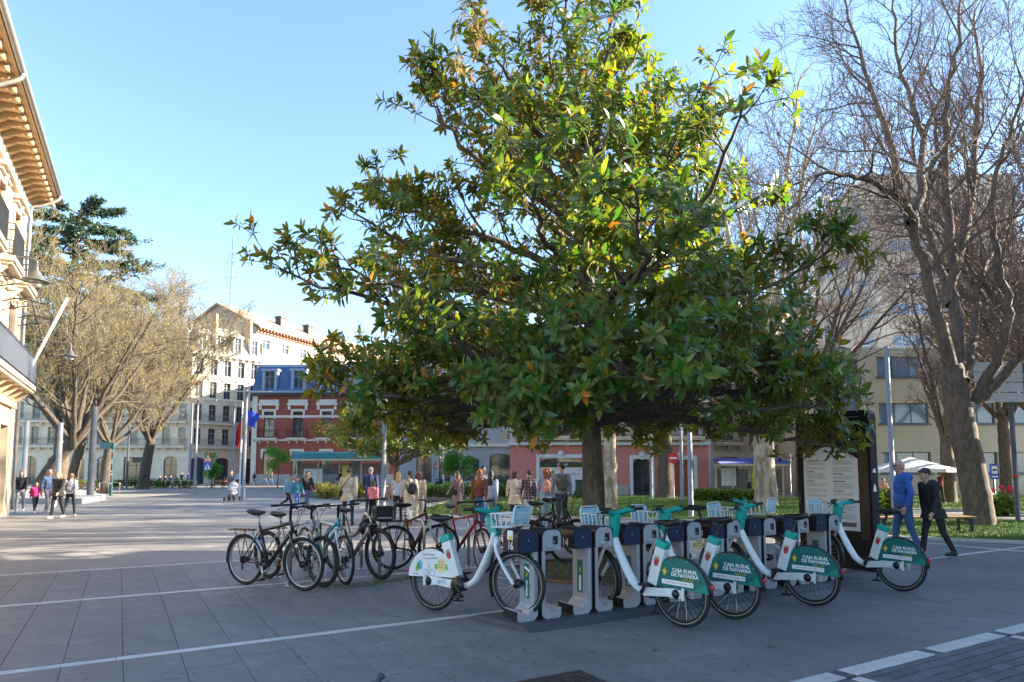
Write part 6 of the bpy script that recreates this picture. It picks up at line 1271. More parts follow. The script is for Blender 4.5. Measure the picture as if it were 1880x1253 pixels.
        fuse(h, 0.012, hm, 'hood' if st == 'hood' else 'cap' if st == 'cap' else 'hair', t, 2)
    # what is carried: things of their own
    def carry(name, lab, cat, loc, mbs, mm): o = thing(name, lab, cat, t.matrix_world @ Vector((0, 0, 0)), 0); return o
    if bag:
        kind, col, lab = bag; bm = cloth('bag_%.2f_%.2f_%.2f' % col, col); rz_ = Matrix.Rotation(yaw, 3, 'Z'); base = Vector((p.x, p.y, z0))
        if kind == 'backpack':
            c = tor(0.30, -0.20)+dzv; o = thing('backpack', lab, 'backpack', base+rz_ @ c, yaw); k = MB(); k.ell((0, 0, -0.02*S), (0.085*S, 0.14*S, 0.19*S), 14, 10); k.ell((-0.045*S, 0, -0.08*S), (0.07*S, 0.11*S, 0.10*S), 12, 8); fuse(k, 0.016, bm, 'pack_body', o, 2); k = MB(); k.smooth = True
            for s in (-1, 1): k.tube(smoothpath([(0.04*S, s*0.09*S, -0.17*S), (0.10*S, s*0.15*S, 0.0), (0.20*S, s*0.14*S, 0.20*S), (0.10*S, s*0.10*S, 0.22*S), (0.03*S, s*0.08*S, 0.14*S)], 4), 0.018*S, 6)
            k.build('strap', bm, o); k = MB(); k.smooth = True; k.torus((0, 0, 0.17*S), 0.03*S, 0.008*S, 12, 5, ax=0); k.build('grab_loop', bm, o)
        elif kind == 'shoulder':
            c = pel+V(-0.05, 0.20, 0.02); o = thing('shoulder_bag', lab, 'bag', base+rz_ @ c, yaw); k = MB(); k.ell((0, 0.02, 0), (0.13*S, 0.06*S, 0.11*S), 12, 8); fuse(k, 0.015, bm, 'bag_body', o, 1); k = MB(); k.smooth = True; k.tube(smoothpath([(-0.08*S, 0.02, 0.08*S), (-0.07*S, -0.10*S, 0.30*S), (-0.06*S, -0.30*S, 0.53*S), (0.08*S, -0.34*S, 0.53*S), (0.13*S, -0.15*S, 0.30*S), (0.1*S, 0.02, 0.08*S)], 4), 0.012*S, 5); k.build('strap', bm, o)
        elif kind == 'hand':
            c = A[0][2]+V(0, 0, -0.28); o = thing('carrier_bag', lab, 'bag', base+rz_ @ c, yaw); k = MB(); k.ell((0, 0, -0.06*S), (0.14*S, 0.07*S, 0.17*S), 12, 8); k.ell((0, 0, 0.08*S), (0.08*S, 0.04*S, 0.12*S), 12, 8); fuse(k, 0.015, bm, 'bag_body', o, 1); k = MB(); k.torus((0, 0, 0.19*S), 0.05*S, 0.008, 12, 5, ax=1); k.build('handles', bm, o)
    return t
C = cloth; BLK = C('black', (0.018, 0.018, 0.02)); JEAN = C('jeans', (0.05, 0.10, 0.22)); DJEAN = C('dark_jeans', (0.025, 0.035, 0.065)); GREYC = C('grey', (0.26, 0.25, 0.26)); LBLUE = C('light_blue', (0.36, 0.46, 0.62)); WHT = C('white', (0.62, 0.61, 0.6)); BEIGE = C('beige', (0.50, 0.42, 0.31)); STONE = C('stone_grey', (0.40, 0.37, 0.30)); NAV = C('navy', (0.02, 0.03, 0.09)); PNK = C('pink', (0.62, 0.22, 0.25)); MAG = C('magenta', (0.60, 0.03, 0.18)); BRN = C('brown', (0.14, 0.055, 0.035)); MAUVE = C('mauve', (0.25, 0.16, 0.145)); TEALC = C('teal', (0.03, 0.20, 0.27)); RED = C('red', (0.5, 0.03, 0.03)); ROYAL = C('royal_blue', (0.035, 0.115, 0.42)); DENIM = C('denim', (0.20, 0.30, 0.46)); CREAMC = C('cream', (0.62, 0.52, 0.40))
U, DN, RT, LF = PI/2, -PI/2, 0.0, PI
def plaid():
    m = cloth('plaid', (0.05, 0.05, 0.07)); t = m.node_tree; mul = [n for n in t.nodes if n.type == 'MIX'][0]; tc = [n for n in t.nodes if n.type == 'TEX_COORD'][0]; last = None
    mx = t.nodes.new('ShaderNodeMix'); mx.data_type = 'RGBA'; mx.inputs[6].default_value = (0.02, 0.022, 0.04, 1); mx.inputs[7].default_value = (0.42, 0.25, 0.25, 1); s = None
    for ax in ('Y', 'Z'):
        w_ = t.nodes.new('ShaderNodeTexWave'); w_.bands_direction = ax; w_.inputs['Scale'].default_value = 3.6; t.links.new(tc.outputs['Object'], w_.inputs['Vector']); r = t.nodes.new('ShaderNodeMapRange'); r.inputs['From Min'].default_value = 0.75; r.inputs['To Max'].default_value = 0.55; t.links.new(w_.outputs['Fac'], r.inputs['Value'])
        if s is None: s = r.outputs['Result']
        else: a = t.nodes.new('ShaderNodeMath'); t.links.new(s, a.inputs[0]); t.links.new(r.outputs['Result'], a.inputs[1]); s = a.outputs[0]
    t.links.new(s, mx.inputs[0]); t.links.new(mx.outputs[2], mul.inputs[6]); return m
HB, HD, HR, HBL, HG = (0.06, 0.03, 0.018), (0.015, 0.011, 0.01), (0.26, 0.075, 0.02), (0.50, 0.28, 0.10), (0.25, 0.23, 0.21)
# the two men at the right
person('bald man in blue hoodie and jeans walking past the information panel', 1657, 12.4, 1.80, LF-0.25, ROYAL, JEAN, (0.05, 0.05, 0.06), ('bald', HD), wide=1.28, stride=0.16, skin=SKIN2, vox=0.0115, glasses=True, hood=True, turn=0.15, arms=(((-0.03, -0.06, -0.28), (0.08, 0.03, -0.22)), ((-0.05, 0.06, -0.28), (0.08, -0.03, -0.22))))
person('stooped man in black coat and cap behind the blue hoodie', 1712, 12.1, 1.66, LF+0.1, BLK, BLK, (0.015, 0.015, 0.015), ('cap', HD), bend=0.17, stride=0.22, vox=0.0115, hood=True, wide=1.1, coat=0.16, arms=(((-0.05, -0.06, -0.27), (-0.02, 0, -0.25)), ((0.03, 0.06, -0.27), (0.10, 0, -0.23))))
cn = D(1745, 900, 12.15); ck = thing('walking_cane', 'thin dark walking cane trailing beside the stooped man', 'cane', (cn.x-0.12, cn.y, 0.006)); m = MB(); m.smooth = True; m.tube([(0.12, 0, 0.02), (-0.08, 0, 0.62)], 0.011, 7); m.build('shaft', BLACKP, ck); m = MB(); m.smooth = True; m.tube(smoothpath([(-0.08, 0, 0.62), (-0.1, 0, 0.68), (-0.16, 0, 0.68), (-0.18, 0, 0.64)], 4), 0.012, 7); m.build('handle', BLACKP, ck)
# family at the left
person('woman with red hair in black jacket by the ornate building', 38, 26.0, 1.66, DN+0.5, BLK, GREYC, (0.5, 0.5, 0.5), ('long', HR), stride=0.2, bag=('backpack', (0.4, 0.42, 0.5), 'pale backpack of the woman with red hair'))
person('girl in magenta jacket and black leggings', 66, 25.6, 1.22, DN+0.9, MAG, BLK, (0.5, 0.5, 0.52), ('pony', HD), head=1.18, stride=0.3)
person('man in blue jacket half hidden behind the woman in black', 89, 25.8, 1.70, RT-0.4, C('slate_blue', (0.06, 0.1, 0.2)), C('mauve_grey', (0.2, 0.17, 0.22)), (0.5, 0.55, 0.6), ('short', HG), stride=0.2)
person('woman in open black coat and sunglasses facing the camera', 107, 22.6, 1.62, DN-0.1, BLK, BLK, (0.6, 0.6, 0.6), ('pony', (0.3, 0.2, 0.1)), stride=0.16, wide=1.12, glasses=True, bag=('hand', (0.5, 0.55, 0.58), 'pale plastic bag held by the woman in black'), coat=0.12)
person('person in white jacket with small backpack walking away', 130, 23.4, 1.55, U+0.2, WHT, BLK, (0.45, 0.2, 0.12), ('short', (0.2, 0.13, 0.07)), stride=0.26, bag=('backpack', (0.16, 0.16, 0.2), 'grey backpack on the white jacket'))
# woman with pram
person('woman in grey top pushing a pram', 424, 37.5, 1.68, DN+0.1, C('dark_grey', (0.12, 0.12, 0.13)), BLK, hair=('long', (0.25, 0.15, 0.08)), stride=0.15, arms=(((0.1, -0.04, -0.25), (0.22, 0, -0.05)), ((0.1, 0.04, -0.25), (0.22, 0, -0.05))))
pr_ = D(427, 900, 36.6); pm = thing('pram', 'pale grey pram with hood pushed towards the camera', 'pram', (pr_.x, pr_.y, 0.006), DN); GRC = C('pram_grey', (0.30, 0.29, 0.33))
m = MB(); m.ell((0.05, 0, 0.58), (0.38, 0.24, 0.17), 14, 8); m.ell((0.12, 0, 0.42), (0.25, 0.2, 0.14), 12, 8); fuse(m, 0.025, GRC, 'seat', pm, 2); m = MB(); m.ell((-0.12, 0, 0.82), (0.28, 0.26, 0.24), 14, 8); m.ell((0.0, 0, 0.72), (0.3, 0.25, 0.10), 12, 8); fuse(m, 0.025, C('pram_hood', (0.42, 0.42, 0.46)), 'hood', pm, 2); m = MB(); m.smooth = True
for s in (-1, 1): m.tube([(0.38, s*0.2, 0.12), (0.05, s*0.25, 0.5), (-0.5, s*0.24, 1.0)], 0.015, 6); m.tube([(-0.32, s*0.27, 0.15), (0.05, s*0.25, 0.5)], 0.015, 6)
m.tube([(-0.5, -0.24, 1.0), (-0.5, 0.24, 1.0)], 0.017, 6); m.build('chassis', STEEL, pm)
for x in (0.38, -0.32):
    for s in (-1, 1): m = MB(); m.smooth = True; m.torus((x, s*0.27, 0.13), 0.10, 0.028, 18, 6, ax=1); m.tube([(x, s*0.25, 0.13), (x, s*0.29, 0.13)], 0.05, 10); m.build('wheel', BLACKP, pm)
# walking group in the middle
person('child in blue jacket and black trousers striding, white bag on hip', 530, 27.0, 1.56, RT-0.5, C('sky_blue', (0.18, 0.36, 0.5)), BLK, (0.55, 0.55, 0.55), ('short', HB), stride=0.5, bend=0.15, bag=('shoulder', (0.6, 0.6, 0.62), 'white bag on the striding child'))
person('child in teal shirt with teal backpack', 546, 26.5, 1.42, RT-0.9, TEALC, C('blue_trousers', (0.05, 0.09, 0.3)), (0.5, 0.5, 0.5), ('long', HB), head=1.12, stride=0.3, bag=('backpack', (0.03, 0.22, 0.3), 'teal backpack of the child in teal'))
person('woman in black top and striped trousers carrying a tan bag', 564, 27.0, 1.66, DN+0.8, BLK, C('navy_stripe', (0.09, 0.11, 0.24)), (0.5, 0.5, 0.5), ('long', HB), stride=0.36, trousers_flare=1.25, bag=('shoulder', (0.42, 0.24, 0.1), 'tan bag held by the woman in black'))
person('man in loose stone grey jacket seen from behind', 640, 19.6, 1.70, U, STONE, DJEAN, hair=('short', HB), stride=0.06, wide=1.2, coat=0.2, bag=('shoulder', (0.04, 0.025, 0.04), 'small dark bag at the side of the stone grey jacket'))
person('man in navy jacket walking away beside the lamp post', 680, 23.2, 1.76, U+0.15, NAV, DJEAN, hair=('short', HG), stride=0.2, wide=1.1, bag=('hand', (0.6, 0.62, 0.7), 'white carrier bag held by the man in navy'))
person('girl in pink hooded top seen from behind', 685, 21.0, 1.30, U, PNK, BLK, hair=('long', HB), head=1.12, stride=0.12, hood=True)
person('girl with long curly ginger hair and pale jeans', 717, 21.5, 1.22, U+0.4, GREYC, C('pale_jeans', (0.52, 0.52, 0.54)), (0.5, 0.5, 0.5), ('xlong', (0.33, 0.14, 0.04)), head=1.15, stride=0.3)
person('woman with blonde hair in pale blue top and black trousers', 731, 20.8, 1.58, U+0.1, C('pale_blue', (0.42, 0.48, 0.6)), BLK, hair=('long', HBL), stride=0.24)
person('woman in long beige coat with black backpack', 753, 19.8, 1.64, U+0.5, BEIGE, WHT, (0.3, 0.1, 0.08), ('pony', HD), coat=0.42, stride=0.32, bag=('backpack', (0.02, 0.02, 0.035), 'black backpack on the beige coat'))
person('woman with brown curls in beige outfit beside the backpack', 769, 20.6, 1.60, U+0.2, BEIGE, C('beige_trousers', (0.48, 0.40, 0.3)), hair=('curly', (0.12, 0.045, 0.025)), stride=0.22, trousers_flare=1.2)
person('woman in mauve coat walking alone', 840, 23.0, 1.62, LF-0.6, MAUVE, C('tan_tights', (0.2, 0.12, 0.08)), (0.02, 0.02, 0.02), ('long', (0.14, 0.06, 0.03)), coat=0.42, stride=0.16, bare_legs=True, bag=('shoulder', (0.015, 0.015, 0.015), 'black bag across the mauve coat'))
person('woman with auburn hair in brown jacket and jeans', 880, 17.8, 1.66, U-0.1, BRN, JEAN, (0.6, 0.58, 0.55), ('xlong', (0.26, 0.09, 0.03)), stride=0.22, bag=('shoulder', (0.3, 0.12, 0.03), 'orange brown bag at the side of the brown jacket'))
person('woman with long dark hair in pale blue shirt', 901, 18.6, 1.66, U-0.3, LBLUE, C('mid_jeans', (0.14, 0.23, 0.4)), (0.5, 0.5, 0.5), ('xlong', HD), stride=0.34)
person('man with dark hair facing the woman with auburn hair', 886, 20.5, 1.76, DN+0.6, C('pale_grey', (0.45, 0.47, 0.5)), DJEAN, hair=('short', HD), stride=0.1)
person('woman in wide cream cape beside the plaid shirt', 945, 20.2, 1.60, U+0.1, CREAMC, DJEAN, hair=('bob', HB), coat=0.28, wide=1.12, stride=0.12, turn=-0.6)
person('man in dark plaid shirt and sunglasses', 971, 19.8, 1.63, U+0.2, plaid(), C('pale_jeans', (0.5, 0.5, 0.5)), hair=('short', HD), stride=0.14, turn=0.9, glasses=True, coat=0.10)
person('woman with ginger curls in denim jacket', 1004, 18.4, 1.68, U, DENIM, C('light_jeans', (0.25, 0.33, 0.46)), hair=('curly', (0.28, 0.11, 0.03)), stride=0.1, wide=1.08, coat=0.10, bag=('backpack', (0.55, 0.27, 0.2), 'pink backpack on the denim jacket'))
person('tall man in grey sweater looking left', 1031, 17.6, 1.82, U+0.1, C('blue_grey', (0.2, 0.21, 0.27)), DJEAN, hair=('short', HD), stride=0.12, turn=0.9, bag=('backpack', (0.07, 0.07, 0.04), 'olive camouflage backpack on the grey sweater'))
# far figures
far = dict(vox=0.026)
for lab, px, dp_, hh, yw, tp, bt, st in (('man in black walking beside the red building, leftmost', 466, 80, 1.75, RT, BLK, C('khaki', (0.12, 0.1, 0.08)), 0.3), ('man in dark top and blue jeans before the red building', 487, 80, 1.75, RT, BLK, JEAN, 0.35), ('person in black hurrying towards the young green tree', 498, 79, 1.7, RT, BLK, JEAN, 0.35), ('person in red sitting before the corner building', 412, 66, 1.5, DN, RED, BLK, 0.0), ('man in pale blue shirt behind the pram', 437, 64, 1.72, DN, LBLUE, BLK, 0.1), ('person in black hood waiting at the bus shelter', 624, 50, 1.8, LF, BLK, JEAN, 0.05), ('seated dark figure at the blue shelter', 1376, 44, 1.5, LF, BLK, BLK, 0.0), ('person in dark red behind the stooped man', 1727, 33, 1.6, LF, C('dark_red', (0.2, 0.03, 0.04)), BLK, 0.1), ('person in pale blue shirt sitting on bench under the left trees', 137, 46, 1.6, LF, LBLUE, DJEAN, 0.0), ('person beneath the white parasol', 1622, 36, 1.6, DN, C('coral', (0.6, 0.25, 0.2)), BLK, 0.0)):
    person(lab, px, dp_, hh, yw, tp, bt, hair=('short', HB), stride=st, sit=(st == 0.0), **far)
for i, (px, lab) in enumerate(((293, 'leftmost seated person in front of the shop window'), (303, 'seated person next to the leftmost one at the shop window'), (313, 'third seated person at the shop window'), (333, 'person in dark coat beside the bike stands'), (345, 'person in blue at the end of the bike stands'))):
    person(lab, px, 72+i, 1.65, DN, [BLK, DJEAN, NAV, BLK, ROYAL][i], BLK, hair=('short', HD), stride=0.05, sit=i < 3, **far)
# ================================================================== street furniture
POST = mat('galvanised_post', (0.27, 0.27, 0.275), 0.42, 0.1, 3, metal=0.5); DPOST = mat('dark_post', (0.06, 0.065, 0.07), 0.45, 0.1, 3); GPOST = mat('green_post', (0.015, 0.05, 0.045), 0.5)
def post(mb, r0, r1, h, n=12): mb.smooth = True; mb.lathe([(r0*1.7, 0), (r0*1.7, 0.03), (r0, 0.06), (r1, h), (r1*0.5, h+0.01)], n=n)
def lamp_post(label, px, depth, r, h, arms=((0.9, 0.0),), m=POST, armz=-0.08, aw=0.16):
    p = D(px, 900, depth); t = thing('lamp_post', label, 'lamp post', (p.x, p.y, 0.0), group='street lamp posts'); k = MB(); post(k, r, r*0.8, h); k.build('post', m, t)
    for L, a in arms:
        k = MB(); k.box((L/2*math.cos(a), L/2*math.sin(a), h+armz), (abs(L), aw, 0.055), Matrix.Rotation(a, 3, 'Z')); bevel(k.build('lamp_head', mat('lamp_head_metal', (0.42, 0.42, 0.41), 0.4, metal=0.4), t), 0.01, 1)
        k = MB(); k.box((L*0.62*math.cos(a), L*0.62*math.sin(a), h+armz-0.03), (abs(L)*0.5, aw*0.7, 0.006), Matrix.Rotation(a, 3, 'Z')); k.build('lamp_lens', LGLASS, t)
    return t
lamp_post('slim grey lamp post with short arm beside the information panel', 1640, 17, 0.065, 4.85, ((0.45, 0),), aw=0.14); lamp_post('grey lamp post among the walking group', 704, 29.6, 0.11, 6.3, ((1.2, 0),)); lamp_post('tall lamp post with twin arms beside the flags', 447, 38.4, 0.10, 6.4, ((1.4, 0), (1.4, PI)))
lamp_post('lamp post left of the flags with twin arms', 425, 62, 0.11, 8.0, ((1.6, 0), (1.6, PI))); lamp_post('lamp post left of the crossing signs', 357, 52, 0.10, 7.4, ((1.5, 0), (1.5, PI))); lamp_post('thin lamp post in front of the corner building', 347, 70, 0.10, 9.0, ((1.2, PI),))
lamp_post('stout grey lamp post under the left trees', 166, 38, 0.19, 5.4, ((0.02, 0),), DPOST); lamp_post('pale post behind the family at the left', 105, 40, 0.16, 4.6, ((0.02, 0),)); lamp_post('pale post nearest the ornate building', 42, 36, 0.15, 4.4, ((0.02, 0),)); lamp_post('dark thin post before the arched shop doors', 232, 66, 0.1, 8.0, ((0.8, 0),), DPOST)
lamp_post('grey lamp post right of the magnolia trunk', 1268, 23, 0.095, 5.6, ((0.8, 0),)); lamp_post('thin post behind the no entry sign', 1252, 36, 0.10, 6.5, ((0.8, PI),)); lamp_post('post in front of the pink building', 1196, 38, 0.10, 6.0, ((0.8, 0),)); lamp_post('white thin post before the grey arcade', 814, 50, 0.08, 6.5, ((0.7, 0),), mat('white_pole', (0.6, 0.6, 0.6)))
# flags
fl = D(440, 900, 43); ft = thing('flag_post', 'white flag post carrying red and blue flags', 'flag', (fl.x, fl.y, 0)); k = MB(); post(k, 0.06, 0.04, 6.2); k.build('post', MATS['white_pole'], ft)
def flag(x, z, w_, h, mm, nm): 
    k = MB(); k.smooth = True; n = 8; vs = []
    for i in range(n+1):
        for j in range(7): u = i/n; vs.append((x+w_*u*(0.55+0.1*math.sin(j)), 0.10*math.sin(u*9+j*0.5), z-h*j/6-0.25*u*h))
    k.add(vs, [(i*7+j, (i+1)*7+j, (i+1)*7+j+1, i*7+j+1) for i in range(n) for j in range(6)]); k.build(nm, mm, ft)
flag(-0.05, 5.0, -0.4, 1.5, C('flag_red', (0.55, 0.02, 0.03)), 'red_flag'); flag(0.02, 5.3, 0.35, 1.3, C('flag_yellow', (0.6, 0.4, 0.03)), 'yellow_flag'); flag(0.3, 5.7, 1.3, 1.0, C('flag_blue', (0.03, 0.07, 0.45)), 'blue_flag'); k = MB(); k.tube([(0, 0, 5.75), (0.6, 0, 5.85)], 0.03, 5); k.build('flag_arm', POST, ft)
# signs
def sign_post(name, label, px, depth, h, m=POST, r=0.035): p = D(px, 900, depth); t = thing(name, label, 'sign', (p.x, p.y, 0)); k = MB(); post(k, r, r, h, 8); k.build('post', m, t); return t
SW_ = mat('sign_white', (0.75, 0.75, 0.75), 0.4); SR = mat('sign_red', (0.6, 0.03, 0.03), 0.4); SB = mat('sign_blue', (0.02, 0.09, 0.42), 0.4)
def disc(mb, c, r, y0, y1, n=24): mb.prism([(c[0]+r*math.cos(2*PI*i/n), c[1]+r*math.sin(2*PI*i/n)) for i in range(n)], 1, y0, y1)
t = sign_post('no_entry_sign', 'round red no entry sign in front of the pink building', 1237, 37, 2.3); k = MB(); disc(k, (0, 2.38), 0.31, -0.06, -0.045); k.build('sign_disc', SR, t); MB().b2((-0.21, -0.064, 2.33), (0.21, -0.0605, 2.43)).build('white_bar', SW_, t)
t = sign_post('crossing_sign', 'red triangle above blue crossing sign at the corner building', 380, 56, 3.0); k = MB(); k.prism([(-0.42, 2.5), (0.42, 2.5), (0, 3.2)], 1, -0.06, -0.045); k.build('triangle', SR, t); k = MB(); k.prism([(-0.27, 2.58), (0.27, 2.58), (0, 3.05)], 1, -0.064, -0.0605); k.build('triangle_face', SW_, t); MB().b2((-0.36, -0.06, 1.78), (0.36, -0.045, 2.46)).build('blue_panel', SB, t); k = MB(); k.prism([(-0.25, 1.86), (0.25, 1.86), (0, 2.36)], 1, -0.064, -0.0605); k.build('white_triangle', SW_, t); k = MB(); k.prism([(-0.06, 1.9), (0.06, 1.9), (0.02, 2.2), (-0.03, 2.2)], 1, -0.068, -0.0645); k.build('walking_figure', IRONB, t); k = MB(); k.prism([(-0.05, 2.62), (0.05, 2.62), (0.02, 2.9), (-0.03, 2.9)], 1, -0.068, -0.0645); k.build('walking_figure', IRONB, t)
t = sign_post('bus_stop_sign', 'blue bus stop sign right of the large trunk', 1826, 26, 1.75, DPOST); MB().b2((-0.17, -0.06, 1.3), (0.17, -0.04, 1.9)).build('blue_panel', SB, t); MB().b2((-0.11, -0.064, 1.52), (0.11, -0.0605, 1.82)).build('white_panel', SW_, t); MB().b2((-0.08, -0.068, 1.62), (0.08, -0.0645, 1.70)).build('bus_symbol', IRONB, t); MB().b2((-0.12, -0.064, 1.38), (0.12, -0.0605, 1.43)).build('text_line', SW_, t)
t = sign_post('road_sign', 'back of large grey road sign on dark pole at the right edge', 1866, 20.5, 5.1, DPOST, 0.07)
for i in range(4): MB().b2((-1.15, -0.10, 3.75+i*0.32), (0.35, -0.075, 3.75+i*0.32+0.29)).build('sign_plank', mat('sign_back', (0.42, 0.44, 0.48), 0.4, metal=0.4), t)
MB().b2((-1.1, -0.0745, 3.9), (0.3, -0.05, 3.95)).build('sign_rail', POST, t); k = MB(); k.torus((0, 0, 1.45), 0.085, 0.03, 14, 6, ax=2); k.build('red_band', SR, t)
t = sign_post('direction_sign', 'dark green finger post with stickers at the left', 204, 45, 3.6, GPOST, 0.09); MB().b2((-0.9, -0.06, 3.2), (-0.1, 0.0, 3.45)).build('finger_board', mat('teal_board', (0.05, 0.18, 0.2), 0.4), t); MB().b2((-0.95, -0.06, 3.46), (-0.1, 0.0, 3.62)).build('finger_board', MATS['teal_board'], t)
rn = Rnd(3)
for i in range(12): z = 0.8+i*0.2; MB().b2((-0.05, -0.098, z), (0.05, -0.091, z+rn.u(0.07, 0.14))).build('sticker', [SW_, SB, SR, SW_][i % 4], t)
t = sign_post('round_sign_back', 'thin post with grey sign seen edge on before the stone building', 1452, 38, 2.4); k = MB(); disc(k, (0, 2.35), 0.3, -0.06, -0.045); k.build('sign_disc', mat('sign_back', (0.4, 0.42, 0.45)), t); t.rotation_euler = (0, 0, 1.1)
t = sign_post('round_sign_back', 'small grey sign on thin post beside the plane trunk', 1129, 36, 2.0); k = MB(); disc(k, (0, 1.9), 0.28, -0.06, -0.045); k.build('sign_disc', MATS['sign_back'], t); t.rotation_euler = (0, 0, 1.0)
# bus shelters
def shelter(label, px0, px1, depth, roofm, h=2.55, curve_=True):
    a, b = D(px0, 900, depth), D(px1, 900, depth); L = b.x-a.x; t = thing('bus_shelter', label, 'bus shelter', (a.x, a.y, 0)); FR = mat('cream_frame', (0.45, 0.40, 0.28), 0.45); GL = MATS.get('shelter_glass') or mat('shelter_glass', (0.35, 0.42, 0.42), 0.05)
    bsdf(GL).inputs['Transmission Weight'].default_value = 0.85; bsdf(GL).inputs['IOR'].default_value = 1.05; n = 4
    for i in range(n+1): x = L*i/n; MB().b2((x-0.05, -0.05, 0), (x+0.05, 0.05, h)).build('upright', FR, t)
    for i in range(n): MB().b2((L*i/n+0.06, 0.0, 0.3), (L*(i+1)/n-0.06, 0.015, h-0.2)).build('glass_panel', GL, t)
    MB().b2((-0.1, -1.3, h), (L+0.1, 0.1, h+0.14)).build('roof_beam', FR, t); k = MB(); k.smooth = True; prof = [(0.1, h+0.14), (0.05, h+0.4), (-0.2, h+0.65), (-0.6, h+0.75), (-1.0, h+0.65), (-1.25, h+0.4), (-1.3, h+0.14)] if curve_ else [(0.1, h+0.55), (-1.3, h+0.14), (0.1, h+0.14)]
    k.add([(x, y, z) for x in (-0.1, L+0.1) for y, z in prof], [(i, i+1, len(prof)+i+1, len(prof)+i) for i in range(len(prof)-1)]+[tuple(range(len(prof))), tuple(range(2*len(prof)-1, len(prof)-1, -1))]); k.build('roof', roofm, t)
    MB().b2((L*0.08, -0.03, 0.7), (L*0.3, -0.004, 1.9)).build('poster', mat('pale_poster', (0.45, 0.52, 0.55), 0.4, 0.2, 3), t); MB().b2((L*0.53, -0.04, 0.5), (L*0.60, -0.004, 2.2)).build('timetable', mat('yellow_poster', (0.5, 0.4, 0.05), 0.5, 0.5, 4), t); MB().b2((0.4, -0.45, 0.42), (L-0.4, -0.1, 0.47)).build('seat', FR, t)
    for x in (0.5, L-0.5): MB().b2((x-0.03, -0.3, 0), (x+0.03, -0.24, 0.419)).build('seat_leg', FR, t)
shelter('bus shelter with green glass barrel roof behind the crowd', 544, 702, 55, mat('green_roof_glass', (0.03, 0.16, 0.14), 0.15)); shelter('bus shelter with blue roof before the stone building', 1315, 1438, 44, mat('blue_roof', (0.03, 0.06, 0.30), 0.35), 2.0, False)
# benches, bin, stands, parasol
def bench(label, px, depth, L=1.7, rz=0.0, back=True):
    p = D(px, 900, depth); t = thing('bench', label, 'bench', (p.x, p.y, 0), rz, 'wooden benches'); W_ = mat('bench_wood', (0.30, 0.17, 0.07), 0.6, 0.2, 5)
    for i in range(3): MB().b2((-L/2, -0.22+i*0.15, 0.43), (L/2, -0.09+i*0.15, 0.47)).build('seat_slat', W_, t)
    for i in range(2 if back else 0): MB().b2((-L/2, 0.25, 0.6+i*0.15), (L/2, 0.285, 0.73+i*0.15)).build('back_slat', W_, t)
    for x in (-L/2+0.15, L/2-0.15): k = MB(); k.b2((x-0.03, -0.22, 0), (x+0.03, -0.17, 0.429)); k.b2((x-0.03, 0.21, 0), (x+0.03, 0.249, 0.9 if back else 0.429)); k.b2((x-0.03, -0.169, 0.38), (x+0.03, 0.209, 0.428)); k.build('leg', IRONB, t)
bench('wooden bench beside the green bus shelter', 578, 42, 2.0); bench('wooden bench under the left trees', 145, 45, 2.4); bench('bench near the red seated person', 412, 67, 2.6); bench('low bench behind the walking men', 1690, 16.5, 2.6, 0.1, False)
p = D(806, 900, 46); t = thing('litter_bin', 'dark green litter bin before the grey arcade', 'bin', (p.x, p.y, 0)); k = MB(); k.smooth = True; k.lathe([(0.24, 0.05), (0.28, 0.9), (0.30, 0.92), (0.28, 0.98)], n=14); k.build('bin_body', GPOST, t); k = MB(); k.lathe([(0.31, 1.05), (0.31, 1.1), (0.1, 1.18)], n=14); k.tube([(0.25, 0, 0.9), (0.25, 0, 1.1)], 0.02, 5); k.tube([(-0.25, 0, 0.9), (-0.25, 0, 1.1)], 0.02, 5); k.build('bin_lid', GPOST, t)
p = D(1066, 900, 40); t = thing('litter_bin', 'green bin beside the white shop front', 'bin', (p.x, p.y, 0)); k = MB(); k.b2((-0.3, -0.3, 0.05), (0.3, 0.3, 1.05)); bevel(k.build('bin_body', GPOST, t), 0.04, 2); k = MB(); k.b2((-0.33, -0.33, 1.05), (0.33, 0.33, 1.15)); bevel(k.build('bin_lid', GPOST, t), 0.03, 2)
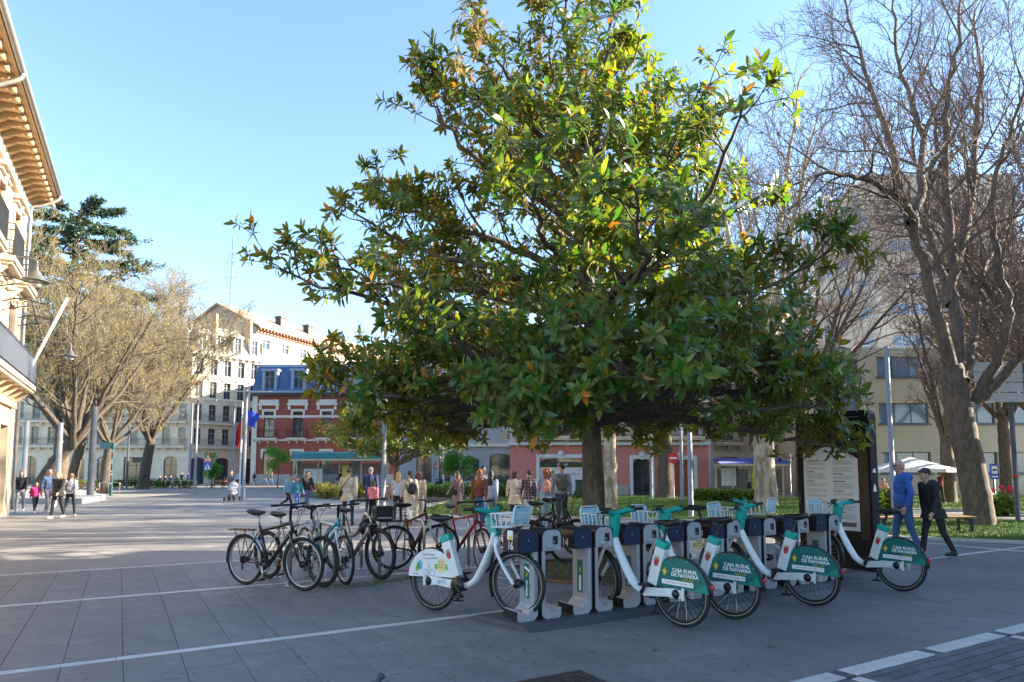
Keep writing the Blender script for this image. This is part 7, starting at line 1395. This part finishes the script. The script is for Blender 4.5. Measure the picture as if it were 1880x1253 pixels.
for i, px in enumerate((303, 316, 330, 345, 183, 199)):
    p = D(px, 900, 62 if i < 4 else 48); rack(['bike stand left of the seated people', 'second bike stand near the seated people', 'third bike stand near the seated people', 'rightmost bike stand near the seated people', 'bike stand left of the finger post', 'bike stand right behind the finger post'][i], Vector((p.x, p.y, 0)), Vector((p.x+0.75, p.y+0.1, 0)), 0.85)
p = D(1672, 900, 33); t = thing('parasol', 'white cafe parasol behind the two men', 'parasol', (p.x, p.y, 0)); k = MB(); k.smooth = False; n = 8; k.add([(0, 0, 2.35)]+[(2.0*math.cos(2*PI*i/n+0.3), 2.0*math.sin(2*PI*i/n+0.3), 1.75) for i in range(n)]+[(2.0*math.cos(2*PI*i/n+0.3), 2.0*math.sin(2*PI*i/n+0.3), 1.58) for i in range(n)], [(0, i+1, (i+1) % n+1) for i in range(n)]+[(i+1, i+1+n, (i+1) % n+1+n, (i+1) % n+1) for i in range(n)]); k.build('canopy', C('parasol_white', (0.62, 0.62, 0.62), 0.05), t); k = MB(); post(k, 0.03, 0.03, 2.3); k.build('pole', POST, t); k = MB(); k.lathe([(0.35, 0), (0.35, 0.08), (0.05, 0.12)]); k.build('foot', DPOST, t)
# pigeon at the very bottom
p = G(666, 1243, 0.21); p.z = ZP; t = thing('pigeon', 'dark pigeon cut off by the bottom edge', 'pigeon', p, 0.2); k = MB(); capsule(k, (-0.05, 0, 0.10), (0.06, 0, 0.12), 0.045, 0.05); capsule(k, (-0.06, 0, 0.10), (-0.17, 0, 0.07), 0.035, 0.012); capsule(k, (0.08, 0, 0.13), (0.105, 0, 0.18), 0.032, 0.022); k.ell((0.115, 0, 0.195), (0.028, 0.022, 0.024)); capsule(k, (0.13, 0, 0.193), (0.155, 0, 0.186), 0.008, 0.003); fuse(k, 0.006, mat('pigeon_grey', (0.05, 0.055, 0.07), 0.6, 0.4, 20), 'body', t, 2); k = MB()
for s in (-1, 1): k.tube([(0.02, s*0.02, 0.08), (0.025, s*0.022, 0.0)], 0.005, 5); k.tube([(0.0, s*0.022, 0.003), (0.055, s*0.022, 0.003)], 0.004, 5)
k.build('legs', mat('pigeon_leg', (0.4, 0.12, 0.12), 0.5), t)
fuse_all()
